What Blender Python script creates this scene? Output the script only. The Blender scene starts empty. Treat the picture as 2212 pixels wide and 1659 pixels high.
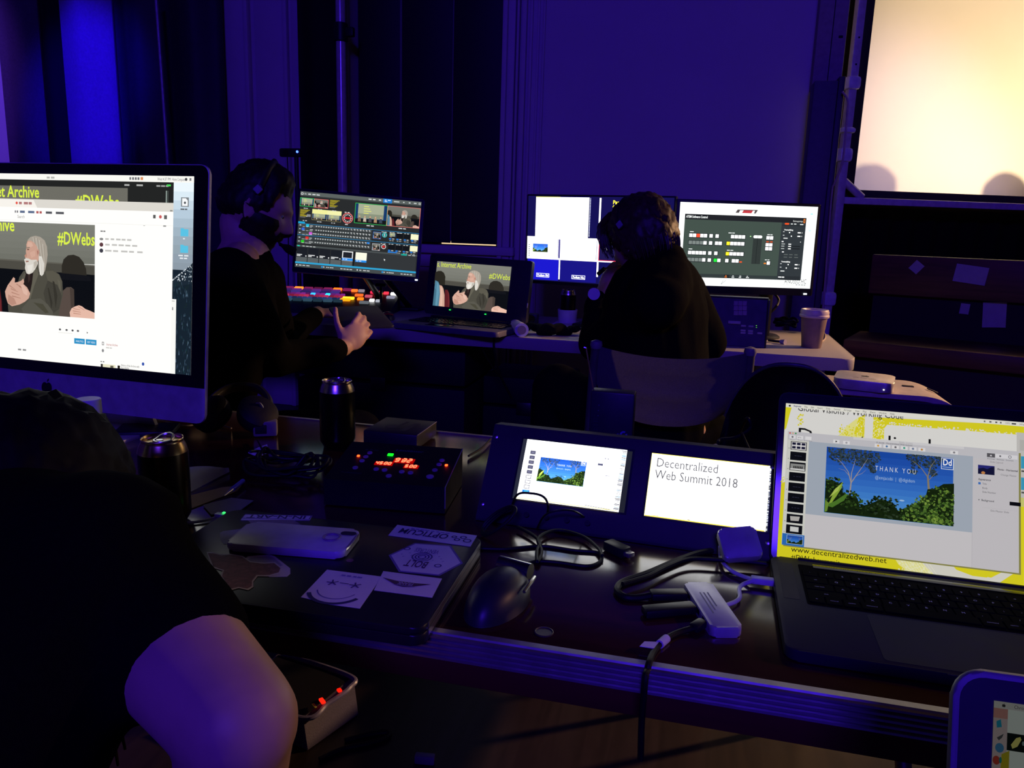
import bpy, bmesh, math, random
from mathutils import Vector, Matrix, noise
random.seed(7)
sc = bpy.context.scene
COL = sc.collection

# ---------------------------------------------------------------- camera
F, CX, CY, CAMZ = 1680.0, 1106.0, 829.5, 1.18          # focal length in pixels of the 2212x1659 frame
dn = Vector((850 - CX, 9000 - CY, F)).normalized()      # world down, seen by the camera (x right, y down, z ahead)
up_c = -dn
fw_c = (Vector((0, 0, 1)) - up_c * up_c.z).normalized()
rt_c = fw_c.cross(up_c)
if rt_c.x < 0: rt_c = -rt_c
_a = math.radians(13.5)                                 # the camera is turned against the tables by this much
XR = rt_c * math.cos(_a) - fw_c * math.sin(_a)
YR = rt_c * math.sin(_a) + fw_c * math.cos(_a)
ZR = up_c
cam_r = Vector((XR.x, YR.x, ZR.x)); cam_d = Vector((XR.y, YR.y, ZR.y)); cam_f = Vector((XR.z, YR.z, ZR.z))
cd = bpy.data.cameras.new('camera'); cam = bpy.data.objects.new('camera', cd); COL.objects.link(cam)
cd.sensor_width = 36; cd.lens = F / 2212 * 36; cd.clip_start = 0.02; cd.clip_end = 60
cam.matrix_world = Matrix(((cam_r.x, -cam_d.x, -cam_f.x, 0), (cam_r.y, -cam_d.y, -cam_f.y, 0), (cam_r.z, -cam_d.z, -cam_f.z, CAMZ), (0, 0, 0, 1)))
sc.camera = cam
CAM = Vector((0, 0, CAMZ))

def ray(px, py):
    v = Vector(((px - CX) / F, (py - CY) / F, 1))
    return Vector((v.dot(XR), v.dot(YR), v.dot(ZR)))
def PZ(px, py, z):
    r = ray(px, py); return CAM + r * ((z - CAMZ) / r.z)
def PY(px, py, y):
    r = ray(px, py); return CAM + r * (y / r.y)

# ---------------------------------------------------------------- world, lights, exposure
def lin(h):
    h = h.lstrip('#'); c = [int(h[i:i + 2], 16) / 255 for i in (0, 2, 4)]
    return tuple(x / 12.92 if x <= .04045 else ((x + .055) / 1.055) ** 2.4 for x in c)
w = bpy.data.worlds.new('world'); sc.world = w; w.use_nodes = True
w.node_tree.nodes['Background'].inputs[0].default_value = (.003, .002, .02, 1)
w.node_tree.nodes['Background'].inputs[1].default_value = 0.3
sc.view_settings.view_transform = 'Standard'; sc.view_settings.look = 'None'
sc.view_settings.exposure = 0; sc.view_settings.gamma = 1; sc.view_settings.use_curve_mapping = False

def lamp(name, kind, loc, aim, power, color, size=.3, size_y=None, spot=None, blend=.5):
    d = bpy.data.lights.new(name, kind); d.energy = power; d.color = color
    if kind == 'AREA':
        d.size = size
        if size_y: d.shape = 'RECTANGLE'; d.size_y = size_y
    else: d.shadow_soft_size = size
    if spot: d.spot_size = math.radians(spot); d.spot_blend = blend
    o = bpy.data.objects.new(name, d); COL.objects.link(o); o.location = loc
    o.rotation_euler = (Vector(aim) - Vector(loc)).to_track_quat('-Z', 'Y').to_euler()
    return o
BLUE = (.066, .018, 1)
lamp('blue_wash_light', 'AREA', (.5, -3.8, 3.4), (-.4, 3.3, 1.1), 150, BLUE, 1.2, .5)
lamp('blue_drape_spot', 'SPOT', (-2.6, 1.4, 4.1), (-3.75, 4.2, 1.95), 1150, (.012, .0, 1), .06, spot=16, blend=.8)
lamp('blue_left_spot', 'SPOT', (-4.2, 2.2, 4.2), (-4.85, 4.4, 1.9), 420, (.16, .05, 1), .06, spot=24, blend=.7)
lamp('warm_aisle_spot', 'SPOT', (3.6, 4.4, 2.3), (.95, 3.05, .85), 850, (1, .56, .28), .08, spot=27, blend=.3)
lamp('arm_rim_fill', 'SPOT', (4.6, 2.2, 3.0), (-.30, .42, .72), 150, (1, .50, .30), .06, spot=9, blend=.6)  # added off-view warm spot, gives the foreground arm its warm rim
lamp('stage_key_light', 'POINT', (1.415, 6.455, 1.5), (1.2, 5, 1.7), 165, (1, .73, .40), .045)
lamp('stage_fill_spot', 'SPOT', (.62, 6.6, 2.0), (.86, 4.8, 1.45), 70, (.80, .62, 1), .05, spot=60, blend=.9)

# ---------------------------------------------------------------- materials
_m = {}
def mat(name, col, rough=.5, metal=0, spec=.5, var=.12, scale=40, bump=0, coat=0, trans=0, ior=1.45):
    if name in _m: return _m[name]
    m = bpy.data.materials.new(name); m.use_nodes = True; nt = m.node_tree; p = nt.nodes['Principled BSDF']
    c = lin(col) if isinstance(col, str) else col
    tc = nt.nodes.new('ShaderNodeTexCoord'); nz = nt.nodes.new('ShaderNodeTexNoise'); nz.inputs['Scale'].default_value = scale; nz.inputs['Detail'].default_value = 3
    nt.links.new(tc.outputs['Object'], nz.inputs['Vector'])
    rp = nt.nodes.new('ShaderNodeValToRGB')
    rp.color_ramp.elements[0].position = .3; rp.color_ramp.elements[1].position = .7
    rp.color_ramp.elements[0].color = (*[x * (1 - var) for x in c], 1); rp.color_ramp.elements[1].color = (*[min(1, x * (1 + var)) for x in c], 1)
    nt.links.new(nz.outputs['Fac'], rp.inputs['Fac']); nt.links.new(rp.outputs['Color'], p.inputs['Base Color'])
    mr = nt.nodes.new('ShaderNodeMapRange'); mr.inputs['To Min'].default_value = max(.02, rough * .88); mr.inputs['To Max'].default_value = min(1, rough * 1.12)
    nt.links.new(nz.outputs['Fac'], mr.inputs['Value']); nt.links.new(mr.outputs['Result'], p.inputs['Roughness'])
    p.inputs['Metallic'].default_value = metal; p.inputs['Specular IOR Level'].default_value = spec
    p.inputs['Coat Weight'].default_value = coat; p.inputs['Transmission Weight'].default_value = trans; p.inputs['IOR'].default_value = ior
    if bump:
        b = nt.nodes.new('ShaderNodeBump'); b.inputs['Strength'].default_value = bump; b.inputs['Distance'].default_value = .002
        nt.links.new(nz.outputs['Fac'], b.inputs['Height']); nt.links.new(b.outputs['Normal'], p.inputs['Normal'])
    _m[name] = m; return m
def wood(name, c0, c1, rough=.3, scale=(1.2, 14, 14), bump=.05):
    if name in _m: return _m[name]
    m = mat(name, c0, rough, bump=bump); nt = m.node_tree; p = nt.nodes['Principled BSDF']
    tc = nt.nodes['Texture Coordinate']; mp = nt.nodes.new('ShaderNodeMapping'); mp.inputs['Scale'].default_value = scale
    nz = nt.nodes.new('ShaderNodeTexNoise'); nz.inputs['Scale'].default_value = 3; nz.inputs['Detail'].default_value = 6; nz.inputs['Distortion'].default_value = 1.2
    rp = nt.nodes.new('ShaderNodeValToRGB'); rp.color_ramp.elements[0].color = (*lin(c0), 1); rp.color_ramp.elements[1].color = (*lin(c1), 1)
    rp.color_ramp.elements[0].position = .35; rp.color_ramp.elements[1].position = .68
    nt.links.new(tc.outputs['Object'], mp.inputs['Vector']); nt.links.new(mp.outputs['Vector'], nz.inputs['Vector'])
    nt.links.new(nz.outputs['Fac'], rp.inputs['Fac']); nt.links.new(rp.outputs['Color'], p.inputs['Base Color'])
    return m
def em(col, s=1.0, sample=None):
    k = 'display_%s_%.2f' % (col.lstrip('#'), s)
    if k in _m: return _m[k]
    m = bpy.data.materials.new(k); m.use_nodes = True; nt = m.node_tree; nt.nodes.clear()
    e = nt.nodes.new('ShaderNodeEmission'); o = nt.nodes.new('ShaderNodeOutputMaterial'); nt.links.new(e.outputs[0], o.inputs[0])
    c = lin(col); e.inputs[0].default_value = (*c, 1); e.inputs[1].default_value = s
    if sample is None: sample = max(c) * s > .5
    m.cycles.emission_sampling = 'FRONT' if sample else 'NONE'
    _m[k] = m; return m

BLACK = mat('black_plastic', (.010, .010, .012), .45, spec=.4)
BLACKM = mat('matte_black_plastic', (.008, .008, .010), .65, spec=.3, bump=.15, scale=400)
GLOSS = mat('glossy_black', (.006, .006, .008), .12, spec=.5)
ALU = mat('silver_aluminium', (.62, .62, .64), .34, 1, var=.04)
SPACE = mat('dark_grey_aluminium', (.024, .024, .032), .6, .15, spec=.15, var=.04)
STEEL = mat('steel', (.45, .45, .46), .3, 1)
CABLE = mat('black_cable_rubber', (.006, .006, .007), .55, spec=.3)
WHITEC = mat('white_cable_plastic', (.62, .62, .62), .4)
PAPER = mat('white_paper', (.72, .72, .70), .8, var=.05)
WHITEP = mat('white_plastic', (.66, .66, .64), .45, var=.06)
GREYP = mat('grey_plastic', (.30, .30, .31), .5)
CLOTH = mat('black_fabric', (.006, .006, .007), .95, spec=.1, bump=.4, scale=300)
SKIN = mat('skin', (.50, .30, .22), .5, spec=.35, var=.10, scale=18)

# ---------------------------------------------------------------- mesh helpers
class MB:
    def __init__(s): s.bm = bmesh.new(); s.mats = []
    def mi(s, m):
        if m not in s.mats: s.mats.append(m)
        return s.mats.index(m)
    def add(s, verts, faces, m):
        i = s.mi(m); vs = [s.bm.verts.new(v) for v in verts]; out = []
        for f in faces:
            try: q = s.bm.faces.new([vs[k] for k in f]); q.material_index = i; out.append(q)
            except ValueError: pass
        return vs, out
    def box(s, c, d, m, bev=0, rot=None, seg=2):
        x, y, z = d[0] / 2, d[1] / 2, d[2] / 2
        co = [Vector(p) for p in ((-x, -y, -z), (x, -y, -z), (x, y, -z), (-x, y, -z), (-x, -y, z), (x, -y, z), (x, y, z), (-x, y, z))]
        if rot is not None: co = [rot @ p for p in co]
        vs, fs = s.add([p + Vector(c) for p in co], [(0, 3, 2, 1), (4, 5, 6, 7), (0, 1, 5, 4), (1, 2, 6, 5), (2, 3, 7, 6), (3, 0, 4, 7)], m)
        if bev:
            i = s.mi(m)
            r = bmesh.ops.bevel(s.bm, geom=list({e for f in fs for e in f.edges}), offset=min(bev, min(d) * .49), segments=seg, profile=.5, affect='EDGES')
            for f in r['faces']: f.material_index = i
    def span(s, a, b, m, bev=0):
        a, b = Vector(a), Vector(b); d = b - a
        s.box((a + b) / 2, [abs(x) for x in d], m, bev)
    def lathe(s, prof, m, c=(0, 0, 0), seg=32, M=None, cap=True, mfun=None):
        M = M or Matrix.Translation(Vector(c)); rings = []
        for r, z in prof:
            rings.append([s.bm.verts.new(M @ Vector((r * math.cos(t * 2 * math.pi / seg), r * math.sin(t * 2 * math.pi / seg), z))) for t in range(seg)])
        for k in range(len(rings) - 1):
            i = s.mi(mfun(k) if mfun else m)
            for t in range(seg):
                u = (t + 1) % seg
                f = s.bm.faces.new((rings[k][t], rings[k][u], rings[k + 1][u], rings[k + 1][t])); f.material_index = i
        if cap:
            i = s.mi(mfun(0) if mfun else m); s.bm.faces.new(rings[0][::-1]).material_index = i
            i = s.mi(mfun(len(rings) - 2) if mfun else m); s.bm.faces.new(rings[-1]).material_index = i
    def cyl(s, a, b, r, m, r2=None, seg=20):
        a, b = Vector(a), Vector(b); d = b - a
        M = Matrix.Translation(a) @ d.to_track_quat('Z', 'Y').to_matrix().to_4x4()
        s.lathe([(r, 0), (r if r2 is None else r2, d.length)], m, seg=seg, M=M)
    def tube(s, pts, r, m, seg=8, smooth=True, closed=False, flat=None):
        p = [Vector(q) for q in pts]
        if smooth and len(p) > 2: p = catmull(p, 8, closed)
        n = len(p); rings = []; up = Vector((0, 0, 1)); prev = None
        for i in range(n):
            t = (p[min(i + 1, n - 1)] - p[max(i - 1, 0)])
            if t.length < 1e-9: t = Vector((1, 0, 0))
            t.normalize()
            if prev is None:
                a = t.orthogonal().normalized() if abs(t.dot(up)) > .9 else t.cross(up).normalized()
            else:
                a = (prev - t * prev.dot(t)); a = a.normalized() if a.length > 1e-6 else t.orthogonal().normalized()
            prev = a; b = t.cross(a)
            rr = r(i / (n - 1)) if callable(r) else r
            rings.append([s.bm.verts.new(p[i] + (a * math.cos(k * 2 * math.pi / seg) + b * math.sin(k * 2 * math.pi / seg) * (flat or 1)) * rr) for k in range(seg)])
        mi = s.mi(m)
        for i in range(n - 1):
            for k in range(seg):
                l = (k + 1) % seg
                s.bm.faces.new((rings[i][k], rings[i][l], rings[i + 1][l], rings[i + 1][k])).material_index = mi
        s.bm.faces.new(rings[0][::-1]).material_index = mi; s.bm.faces.new(rings[-1]).material_index = mi
    def prism(s, poly, h, m, M=None, bev=0, mtop=None):
        """polygon in local xy extruded by h along local z"""
        M = M or Matrix()
        n = len(poly); i = s.mi(m)
        a = [s.bm.verts.new(M @ Vector((x, y, 0))) for x, y in poly]; b = [s.bm.verts.new(M @ Vector((x, y, h))) for x, y in poly]
        fs = [s.bm.faces.new(a[::-1]), s.bm.faces.new(b)]
        for k in range(n): fs.append(s.bm.faces.new((a[k], a[(k + 1) % n], b[(k + 1) % n], b[k])))
        for f in fs: f.material_index = i
        if mtop: fs[1].material_index = s.mi(mtop)
        if bev:
            es = list(set(fs[0].edges) | set(fs[1].edges))
            r = bmesh.ops.bevel(s.bm, geom=es, offset=bev, segments=2, profile=.5, affect='EDGES')
            for f in r['faces']: f.material_index = i
    def ell(s, c, r, m, M=None, u=20, v=12):
        i = s.mi(m); M = (Matrix.Translation(Vector(c)) @ (M or Matrix()) @ Matrix.Diagonal((*r, 1)))
        g = bmesh.ops.create_uvsphere(s.bm, u_segments=u, v_segments=v, radius=1, matrix=M)
        for f in {f for q in g['verts'] for f in q.link_faces}: f.material_index = i
    def obj(s, name, parent=None, smooth=40, M=None):
        bmesh.ops.recalc_face_normals(s.bm, faces=s.bm.faces)
        me = bpy.data.meshes.new(name); s.bm.to_mesh(me); s.bm.free()
        return link(name, me, s.mats, parent, smooth, M)
def link(name, me, mats, parent=None, smooth=40, M=None):
    for m in mats: me.materials.append(m)
    if smooth:
        me.shade_smooth(); me.set_sharp_from_angle(angle=math.radians(smooth))
    o = bpy.data.objects.new(name, me); COL.objects.link(o)
    if M is not None: o.matrix_world = M
    if parent is not None: o.parent = parent
    return o
def catmull(p, k=8, closed=False):
    out = []; n = len(p)
    for i in range(n - 1):
        a, b, c, d = p[max(i - 1, 0)], p[i], p[i + 1], p[min(i + 2, n - 1)]
        for j in range(k):
            t = j / k
            out.append(.5 * ((2 * b) + (c - a) * t + (2 * a - 5 * b + 4 * c - d) * t * t + (3 * b - a - 3 * c + d) * t ** 3))
    out.append(p[-1]); return out
def rrect(w, h, r, n=6, cx=0, cy=0):
    out = []
    for sx, sy, a0 in ((1, 1, 0), (-1, 1, 90), (-1, -1, 180), (1, -1, 270)):
        for k in range(n + 1):
            a = math.radians(a0 + 90 * k / n); out.append((cx + sx * (w / 2 - r) + r * math.cos(a), cy + sy * (h / 2 - r) + r * math.sin(a)))
    return out
def thing(name, label, cat, M=None, group=None):
    o = bpy.data.objects.new(name, None); COL.objects.link(o); o.empty_display_size = .05
    if M is not None: o.matrix_world = M if isinstance(M, Matrix) else Matrix.Translation(Vector(M))
    return tag(o, label, cat, group)
def tag(o, label, cat, group=None):
    o['label'] = label; o['category'] = cat
    if group: o['group'] = group
    return o
def struct(o): o['kind'] = 'structure'; return o
def frame(o, u, v):
    """matrix with local x = u (right), z = v (up), y pointing into the panel, at o"""
    u, v = Vector(u).normalized(), Vector(v).normalized(); b = v.cross(u).normalized()
    return Matrix(((u.x, b.x, v.x, o[0]), (u.y, b.y, v.y, o[1]), (u.z, b.z, v.z, o[2]), (0, 0, 0, 1)))
def pose(x, y, z, yaw, tilt, roll=0):
    c, s = math.cos(yaw), math.sin(yaw); u = Vector((c, s, 0)); bk = Vector((-s, c, 0))
    v = Vector((0, 0, 1)) * math.cos(tilt) + bk * math.sin(tilt)
    return frame((x, y, z), u * math.cos(roll) - v * math.sin(roll), v * math.cos(roll) + u * math.sin(roll))
def rz(p, deg=0): return Matrix.Translation(Vector(p)) @ Matrix.Rotation(math.radians(deg), 4, 'Z')
TOPR = Matrix.Rotation(math.radians(-90), 4, 'X')    # panel drawn lying face up: local z(up) -> +y, face -> +z

# ---------------------------------------------------------------- lettering
_tx = {}
def glyphs(s, bold=False):
    k = (s, bold)
    if k in _tx: return _tx[k]
    c = bpy.data.curves.new('t', 'FONT'); c.body = s; c.size = 1; c.resolution_u = 2
    if bold: c.offset = .018 if bold == 1 else -.009
    o = bpy.data.objects.new('t', c); COL.objects.link(o)
    dg = bpy.context.evaluated_depsgraph_get(); me = bpy.data.meshes.new_from_object(o.evaluated_get(dg))
    v = [(q.co.x, q.co.y) for q in me.vertices]; f = [tuple(p.vertices) for p in me.polygons]
    wd = max((x for x, y in v), default=.1)
    bpy.data.objects.remove(o); bpy.data.curves.remove(c); bpy.data.meshes.remove(me)
    _tx[k] = (v, f, wd); return _tx[k]

class Canvas:
    """flat picture made of coloured shapes on a W x H metre surface; picture units from the top left"""
    def __init__(s, W, H, PW, PH, gain=1.0, light=True, y0=0.0, step=4e-6):
        s.W, s.H, s.PW, s.PH, s.g, s.light = W, H, PW, PH, gain, light
        s.mb = MB(); s.k = 0; s.y0 = y0; s.step = step
    def m(s, c):
        if not isinstance(c, str): return c
        if s.light: return em(c, s.g)
        return mat('print_' + c.lstrip('#'), c, .55, var=.04)
    def pt(s, x, y): return Vector((x / s.PW * s.W, s.y0 - s.k * s.step, (1 - y / s.PH) * s.H))
    def poly(s, pts, c, clip=None):
        s.k += 1
        if clip: pts = clip_poly(pts, clip)
        if len(pts) >= 3: s.mb.add([s.pt(*p) for p in pts], [tuple(range(len(pts)))[::-1]], s.m(c))
    def rect(s, x, y, w, h, c): s.poly([(x, y), (x + w, y), (x + w, y + h), (x, y + h)], c)
    def box(s, x0, y0, x1, y1, c): s.rect(x0, y0, x1 - x0, y1 - y0, c)
    def frame(s, x, y, w, h, t, c):
        for a in ((x, y, w, t), (x, y + h - t, w, t), (x, y, t, h), (x + w - t, y, t, h)): s.rect(*a, c)
    def ell(s, x, y, rx, ry, c, n=20, clip=None): s.poly([(x + rx * math.cos(k * 2 * math.pi / n), y + ry * math.sin(k * 2 * math.pi / n)) for k in range(n)], c, clip)
    def ring(s, x, y, r, t, c, n=28, a0=0, a1=360):
        s.k += 1; P = []; fs = []
        for k in range(n + 1):
            a = math.radians(a0 + (a1 - a0) * k / n)
            P += [s.pt(x + (r - t / 2) * math.cos(a), y + (r - t / 2) * math.sin(a)), s.pt(x + (r + t / 2) * math.cos(a), y + (r + t / 2) * math.sin(a))]
        for k in range(n): fs.append((2 * k, 2 * k + 1, 2 * k + 3, 2 * k + 2))
        s.mb.add(P, fs, s.m(c))
    def line(s, x0, y0, x1, y1, t, c, t1=None):
        d = math.hypot(x1 - x0, y1 - y0) or 1; nx, ny = -(y1 - y0) / d / 2, (x1 - x0) / d / 2; t1 = t if t1 is None else t1
        s.poly([(x0 + nx * t, y0 + ny * t), (x1 + nx * t1, y1 + ny * t1), (x1 - nx * t1, y1 - ny * t1), (x0 - nx * t, y0 - ny * t)], c)
    def text(s, t, x, y, size, c, align='l', sx=1.0, bold=False, rot=0, width=None, skew=0, clip=None):
        v, f, wd = glyphs(t, bold); s.k += 1
        if width: sx = width / (wd * size)
        off = 0 if align == 'l' else (-wd * size * sx if align == 'r' else -wd * size * sx / 2)
        ca, sa = math.cos(math.radians(rot)), math.sin(math.radians(rot)); P = []
        for gx, gy in v:
            a, b = gx * size * sx + off + gy * size * skew, -gy * size
            P.append((x + a * ca - b * sa, y + a * sa + b * ca))
        if clip:
            for q in f: 
                pp = clip_poly([P[i] for i in q], clip)
                if len(pp) >= 3: s.mb.add([s.pt(*p) for p in pp], [tuple(range(len(pp)))[::-1]], s.m(c))
        else: s.mb.add([s.pt(*p) for p in P], [q[::-1] for q in f], s.m(c))
    def dash(s, x, y, w, h, c, n=None):
        """a run of small unreadable words"""
        n = n or max(1, int(w / (h * 2.2))); rr = random.Random(int(x * 7 + y * 13)); q = x
        for k in range(n):
            ww = w / n * rr.uniform(.55, .9); s.rect(q, y, ww, h, c); q += w / n
    def obj(s, name, parent=None, M=None): return s.mb.obj(name, parent, smooth=0, M=M)
def clip_poly(p, r):
    x0, y0, x1, y1 = r
    for ax, val, sg in ((0, x0, 1), (0, x1, -1), (1, y0, 1), (1, y1, -1)):
        o = []
        for i in range(len(p)):
            a, b = p[i - 1], p[i]; da, db = (a[ax] - val) * sg, (b[ax] - val) * sg
            if (da >= 0) != (db >= 0):
                t = da / (da - db); o.append((a[0] + (b[0] - a[0]) * t, a[1] + (b[1] - a[1]) * t))
            if db >= 0: o.append(b)
        p = o
        if not p: break
    return p
def apple(c, x, y, r, col):
    c.ell(x - r * .38, y, r * .62, r * .85, col); c.ell(x + r * .38, y, r * .62, r * .85, col)
    c.poly([(x + r * .05, y - r * .85), (x + r * .1, y - r * 1.25), (x + r * .45, y - r * 1.5), (x + r * .4, y - r * 1.1)], col)
# ================================================================ the setting
WALL = mat('painted_wall', (.60, .56, .54), .75, var=.03, scale=3)
TRIM = mat('painted_trim', (.58, .54, .52), .6, var=.03, scale=6)
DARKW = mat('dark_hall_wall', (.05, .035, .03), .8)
FLOORM = wood('floor_boards', '#241b15', '#30261e', .45, (9, .6, 1))
def slab(name, a, b, m): 
    q = MB(); q.span(a, b, m); return struct(q.obj(name))
fl = MB(); fl.span((-6.2, -5, -.1), (7, 10, 0), FLOORM); struct(fl.obj('floor'))
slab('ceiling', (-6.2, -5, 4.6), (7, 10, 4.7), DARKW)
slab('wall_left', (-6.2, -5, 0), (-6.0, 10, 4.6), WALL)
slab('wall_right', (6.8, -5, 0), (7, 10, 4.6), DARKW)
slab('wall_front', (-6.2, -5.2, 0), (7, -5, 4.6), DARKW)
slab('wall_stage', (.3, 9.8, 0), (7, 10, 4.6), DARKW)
WX0, WX1, WZ0 = -2.10, -1.16, 1.05
q = MB()
q.span((-6.0, 4.4, 0), (WX0, 4.6, 4.6), WALL); q.span((WX1, 4.4, 0), (.49, 4.6, 4.6), WALL); q.span((WX0, 4.4, 0), (WX1, 4.6, WZ0), WALL)
q.span((.29, 4.6, 0), (.49, 9.8, 4.6), WALL)
struct(q.obj('wall_back'))
# tall window behind blackout panels; its lit pane shows only as a sliver at the sill
q = MB(); q.span((WX0, 4.56, WZ0), (WX1, 4.58, 4.6), mat('pane', (.02, .02, .03), .1)); win = struct(q.obj('window_1'))
q = MB(); q.span((-1.56, 4.555, WZ0), (WX1 - .06, 4.559, WZ0 + .06), em('#ffdcaa', 1.0)); struct(q.obj('lit_pane', win))
q = MB(); q.span((WX0 - .06, 4.34, WZ0 - .05), (WX1 + .10, 4.56, WZ0), TRIM, .008); q.span((WX0 - .04, 4.38, WZ0 - .13), (WX1 + .08, 4.4, WZ0 - .05), TRIM, .006); struct(q.obj('window_sill', win))
sh = thing('blackout_shade', 'black blackout shade in three tall panels covering the window recess', 'shade', (0, 0, 0))
SHM = mat('blackout_cloth', (.010, .007, .012), .6, bump=.2, scale=60)
xs = [WX0 + .045, -1.79, -1.475, WX1 - .005]
for i in range(3):
    q = MB(); q.span((xs[i] + .002, 4.47, WZ0 + .009), (xs[i + 1] - .002, 4.482, 4.58), SHM, .003); q.obj('panel', sh)
for i, (xx, ww) in enumerate(((xs[1], .006), (xs[2], .003))):
    q = MB(); q.span((xx - ww, 4.466, WZ0 + .02), (xx + ww, 4.472, 4.58), mat('seam_tape', (.16, .15, .16) if i == 0 else (.004, .004, .005), .5)); q.obj('seam', sh)
# mouldings right and left of the recess
def moulding(n, x0, x1, steps):
    q = MB()
    for a, b, d in steps: q.span((x0 + (x1 - x0) * a, 4.4 - d, 0), (x0 + (x1 - x0) * b, 4.4, 4.6), TRIM, min(.006, d * .4))
    return struct(q.obj('trim_%d' % n))
moulding(1, WX1, WX1 + .23, [(0, .12, .05), (.12, .3, .035), (.34, .4, .045), (.44, .56, .03), (.62, .7, .018), (.8, .86, .012), (.94, 1, .02)])
moulding(2, -2.885, -2.39, [(0, .3, .03), (.3, .36, .045), (.42, .8, .02), (.8, .86, .035), (.9, 1, .02)])
moulding(3, WX0 - .05, WX0 + .02, [(0, 1, .05)])

def drape(name, label, x0, x1, y, folds, amp, m, z0=.03, z1=4.5, ph=0.0, n=120):
    bm = bmesh.new(); rows = 14; g = []
    for j in range(rows + 1):
        t = j / rows; row = []
        for i in range(n + 1):
            s = i / n; a = amp * (.75 + .25 * math.sin(t * 3 + s * 5 + ph))
            yy = y + a * math.sin(s * folds * 2 * math.pi + ph + .5 * math.sin(t * 2 + ph)) + .25 * a * math.sin(s * folds * 5.3 + 2 + t)
            row.append(bm.verts.new((x0 + (x1 - x0) * s, yy, z0 + (z1 - z0) * t)))
        g.append(row)
    for j in range(rows):
        for i in range(n): bm.faces.new((g[j][i], g[j][i + 1], g[j + 1][i + 1], g[j + 1][i]))
    bmesh.ops.solidify(bm, geom=bm.faces[:], thickness=.004)
    me = bpy.data.meshes.new(name); bm.to_mesh(me); bm.free()
    return tag(link(name, me, [m], smooth=80), label, 'curtain')
drape('curtain', 'grey drape hanging at the left end of the back wall', -4.44, -4.13, 4.30, 1.2, .018, mat('grey_drape', (.20, .16, .19), .9, bump=.2, scale=80))
drape('curtain', 'narrow black drape between the grey drape and the bright blue drape', -4.15, -3.92, 4.33, 1.5, .02, mat('black_drape', (.018, .012, .016), .85, bump=.2, scale=80), ph=1)
drape('curtain', 'pale drape lit saturated blue by a spot, left of the wide dark drape', -3.94, -3.575, 4.27, 1.0, .035, mat('pale_drape', (.55, .53, .55), .8, bump=.15, scale=80), ph=2.6)
drape('curtain', 'wide dark drape with a shiny fold behind the desktop computer', -3.59, -2.845, 4.28, 2.2, .05, mat('navy_drape', (.055, .045, .07), .55, spec=.5, bump=.1, scale=60), ph=.4)
drape('curtain', 'black drape hanging just left of the pale vertical pole', -2.37, -2.10, 4.32, 1.4, .02, mat('black_drape', '#000000'), ph=.2)
po = thing('pipe', 'pale vertical pipe with a clamp beside the blacked-out window', 'pipe', (-2.065, 4.26, 0))
q = MB(); q.cyl((0, 0, 0), (0, 0, 4.55), .027, mat('pale_pipe', (.60, .55, .52), .25, .2), seg=28); q.obj('tube', po)
q = MB(); zc = PY(735, 70, 4.26).z
q.lathe([(.03, -.05), (.04, -.045), (.04, .045), (.03, .05)], BLACK); q.box((.05, 0, 0), (.06, .035, .05), BLACK, .006); q.obj('clamp', po, M=None).location = (0, 0, zc)

q = MB(); q.tube([PY(338, 0, 4.16), PY(349, 150, 4.16), PY(362, 335, 4.16), PY(372, 500, 4.16).xy.to_3d()], .011, mat('fold_sheen_metal', (.55, .52, .55), .25, .8), smooth=False); tag(q.obj('sheen_rod'), 'added slim bar imitating the sheen on a fold of the wide dark drape', 'sheen_rod')  # added metal bar, stands in for the bright sheen of a drape fold
# end of the blue wall: pale column above, tall dark cabinet below
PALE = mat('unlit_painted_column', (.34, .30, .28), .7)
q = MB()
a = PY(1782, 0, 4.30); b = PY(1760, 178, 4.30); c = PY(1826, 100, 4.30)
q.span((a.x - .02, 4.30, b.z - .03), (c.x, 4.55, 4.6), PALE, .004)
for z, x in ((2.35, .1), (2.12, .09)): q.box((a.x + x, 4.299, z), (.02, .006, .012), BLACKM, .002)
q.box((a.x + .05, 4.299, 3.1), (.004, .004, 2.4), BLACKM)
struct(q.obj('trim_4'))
t0 = PY(1762, 174, 4.15); t1 = PY(1822, 170, 4.15)
cb = thing('cabinet', 'tall dark cabinet under the pale column at the end of the blue wall', 'cabinet', (0, 0, 0))
q = MB(); q.span((t0.x - .005, 4.15, 0), (t1.x - .02, 4.29, t0.z), mat('dark_cabinet', (.10, .09, .13), .6), .006); q.obj('body', cb)
q = MB(); q.span((t1.x - .018, 4.16, .02), (t1.x + .012, 4.28, t0.z + .02), mat('dark_edge', (.04, .035, .05), .5), .004); q.obj('side_panel', cb)
q = MB(); q.tube([PY(1820, 198, 4.13), PY(1831, 218, 4.12), PY(1829, 260, 4.12), PY(1820, 350, 4.12), PY(1803, 395, 4.13), PY(1796, 430, 4.14), PY(1780, 640, 4.14), PY(1775, 700, 4.12), PY(1760, 850, 4.1), PY(1745, 1000, 4.05).xy.to_3d() + Vector((0, 0, .004))], .005, mat('tan_cable', (.45, .36, .30), .5)); tag(q.obj('cable'), 'thin pale cable hanging in a curve beside the tall dark cabinet', 'cable')

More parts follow.
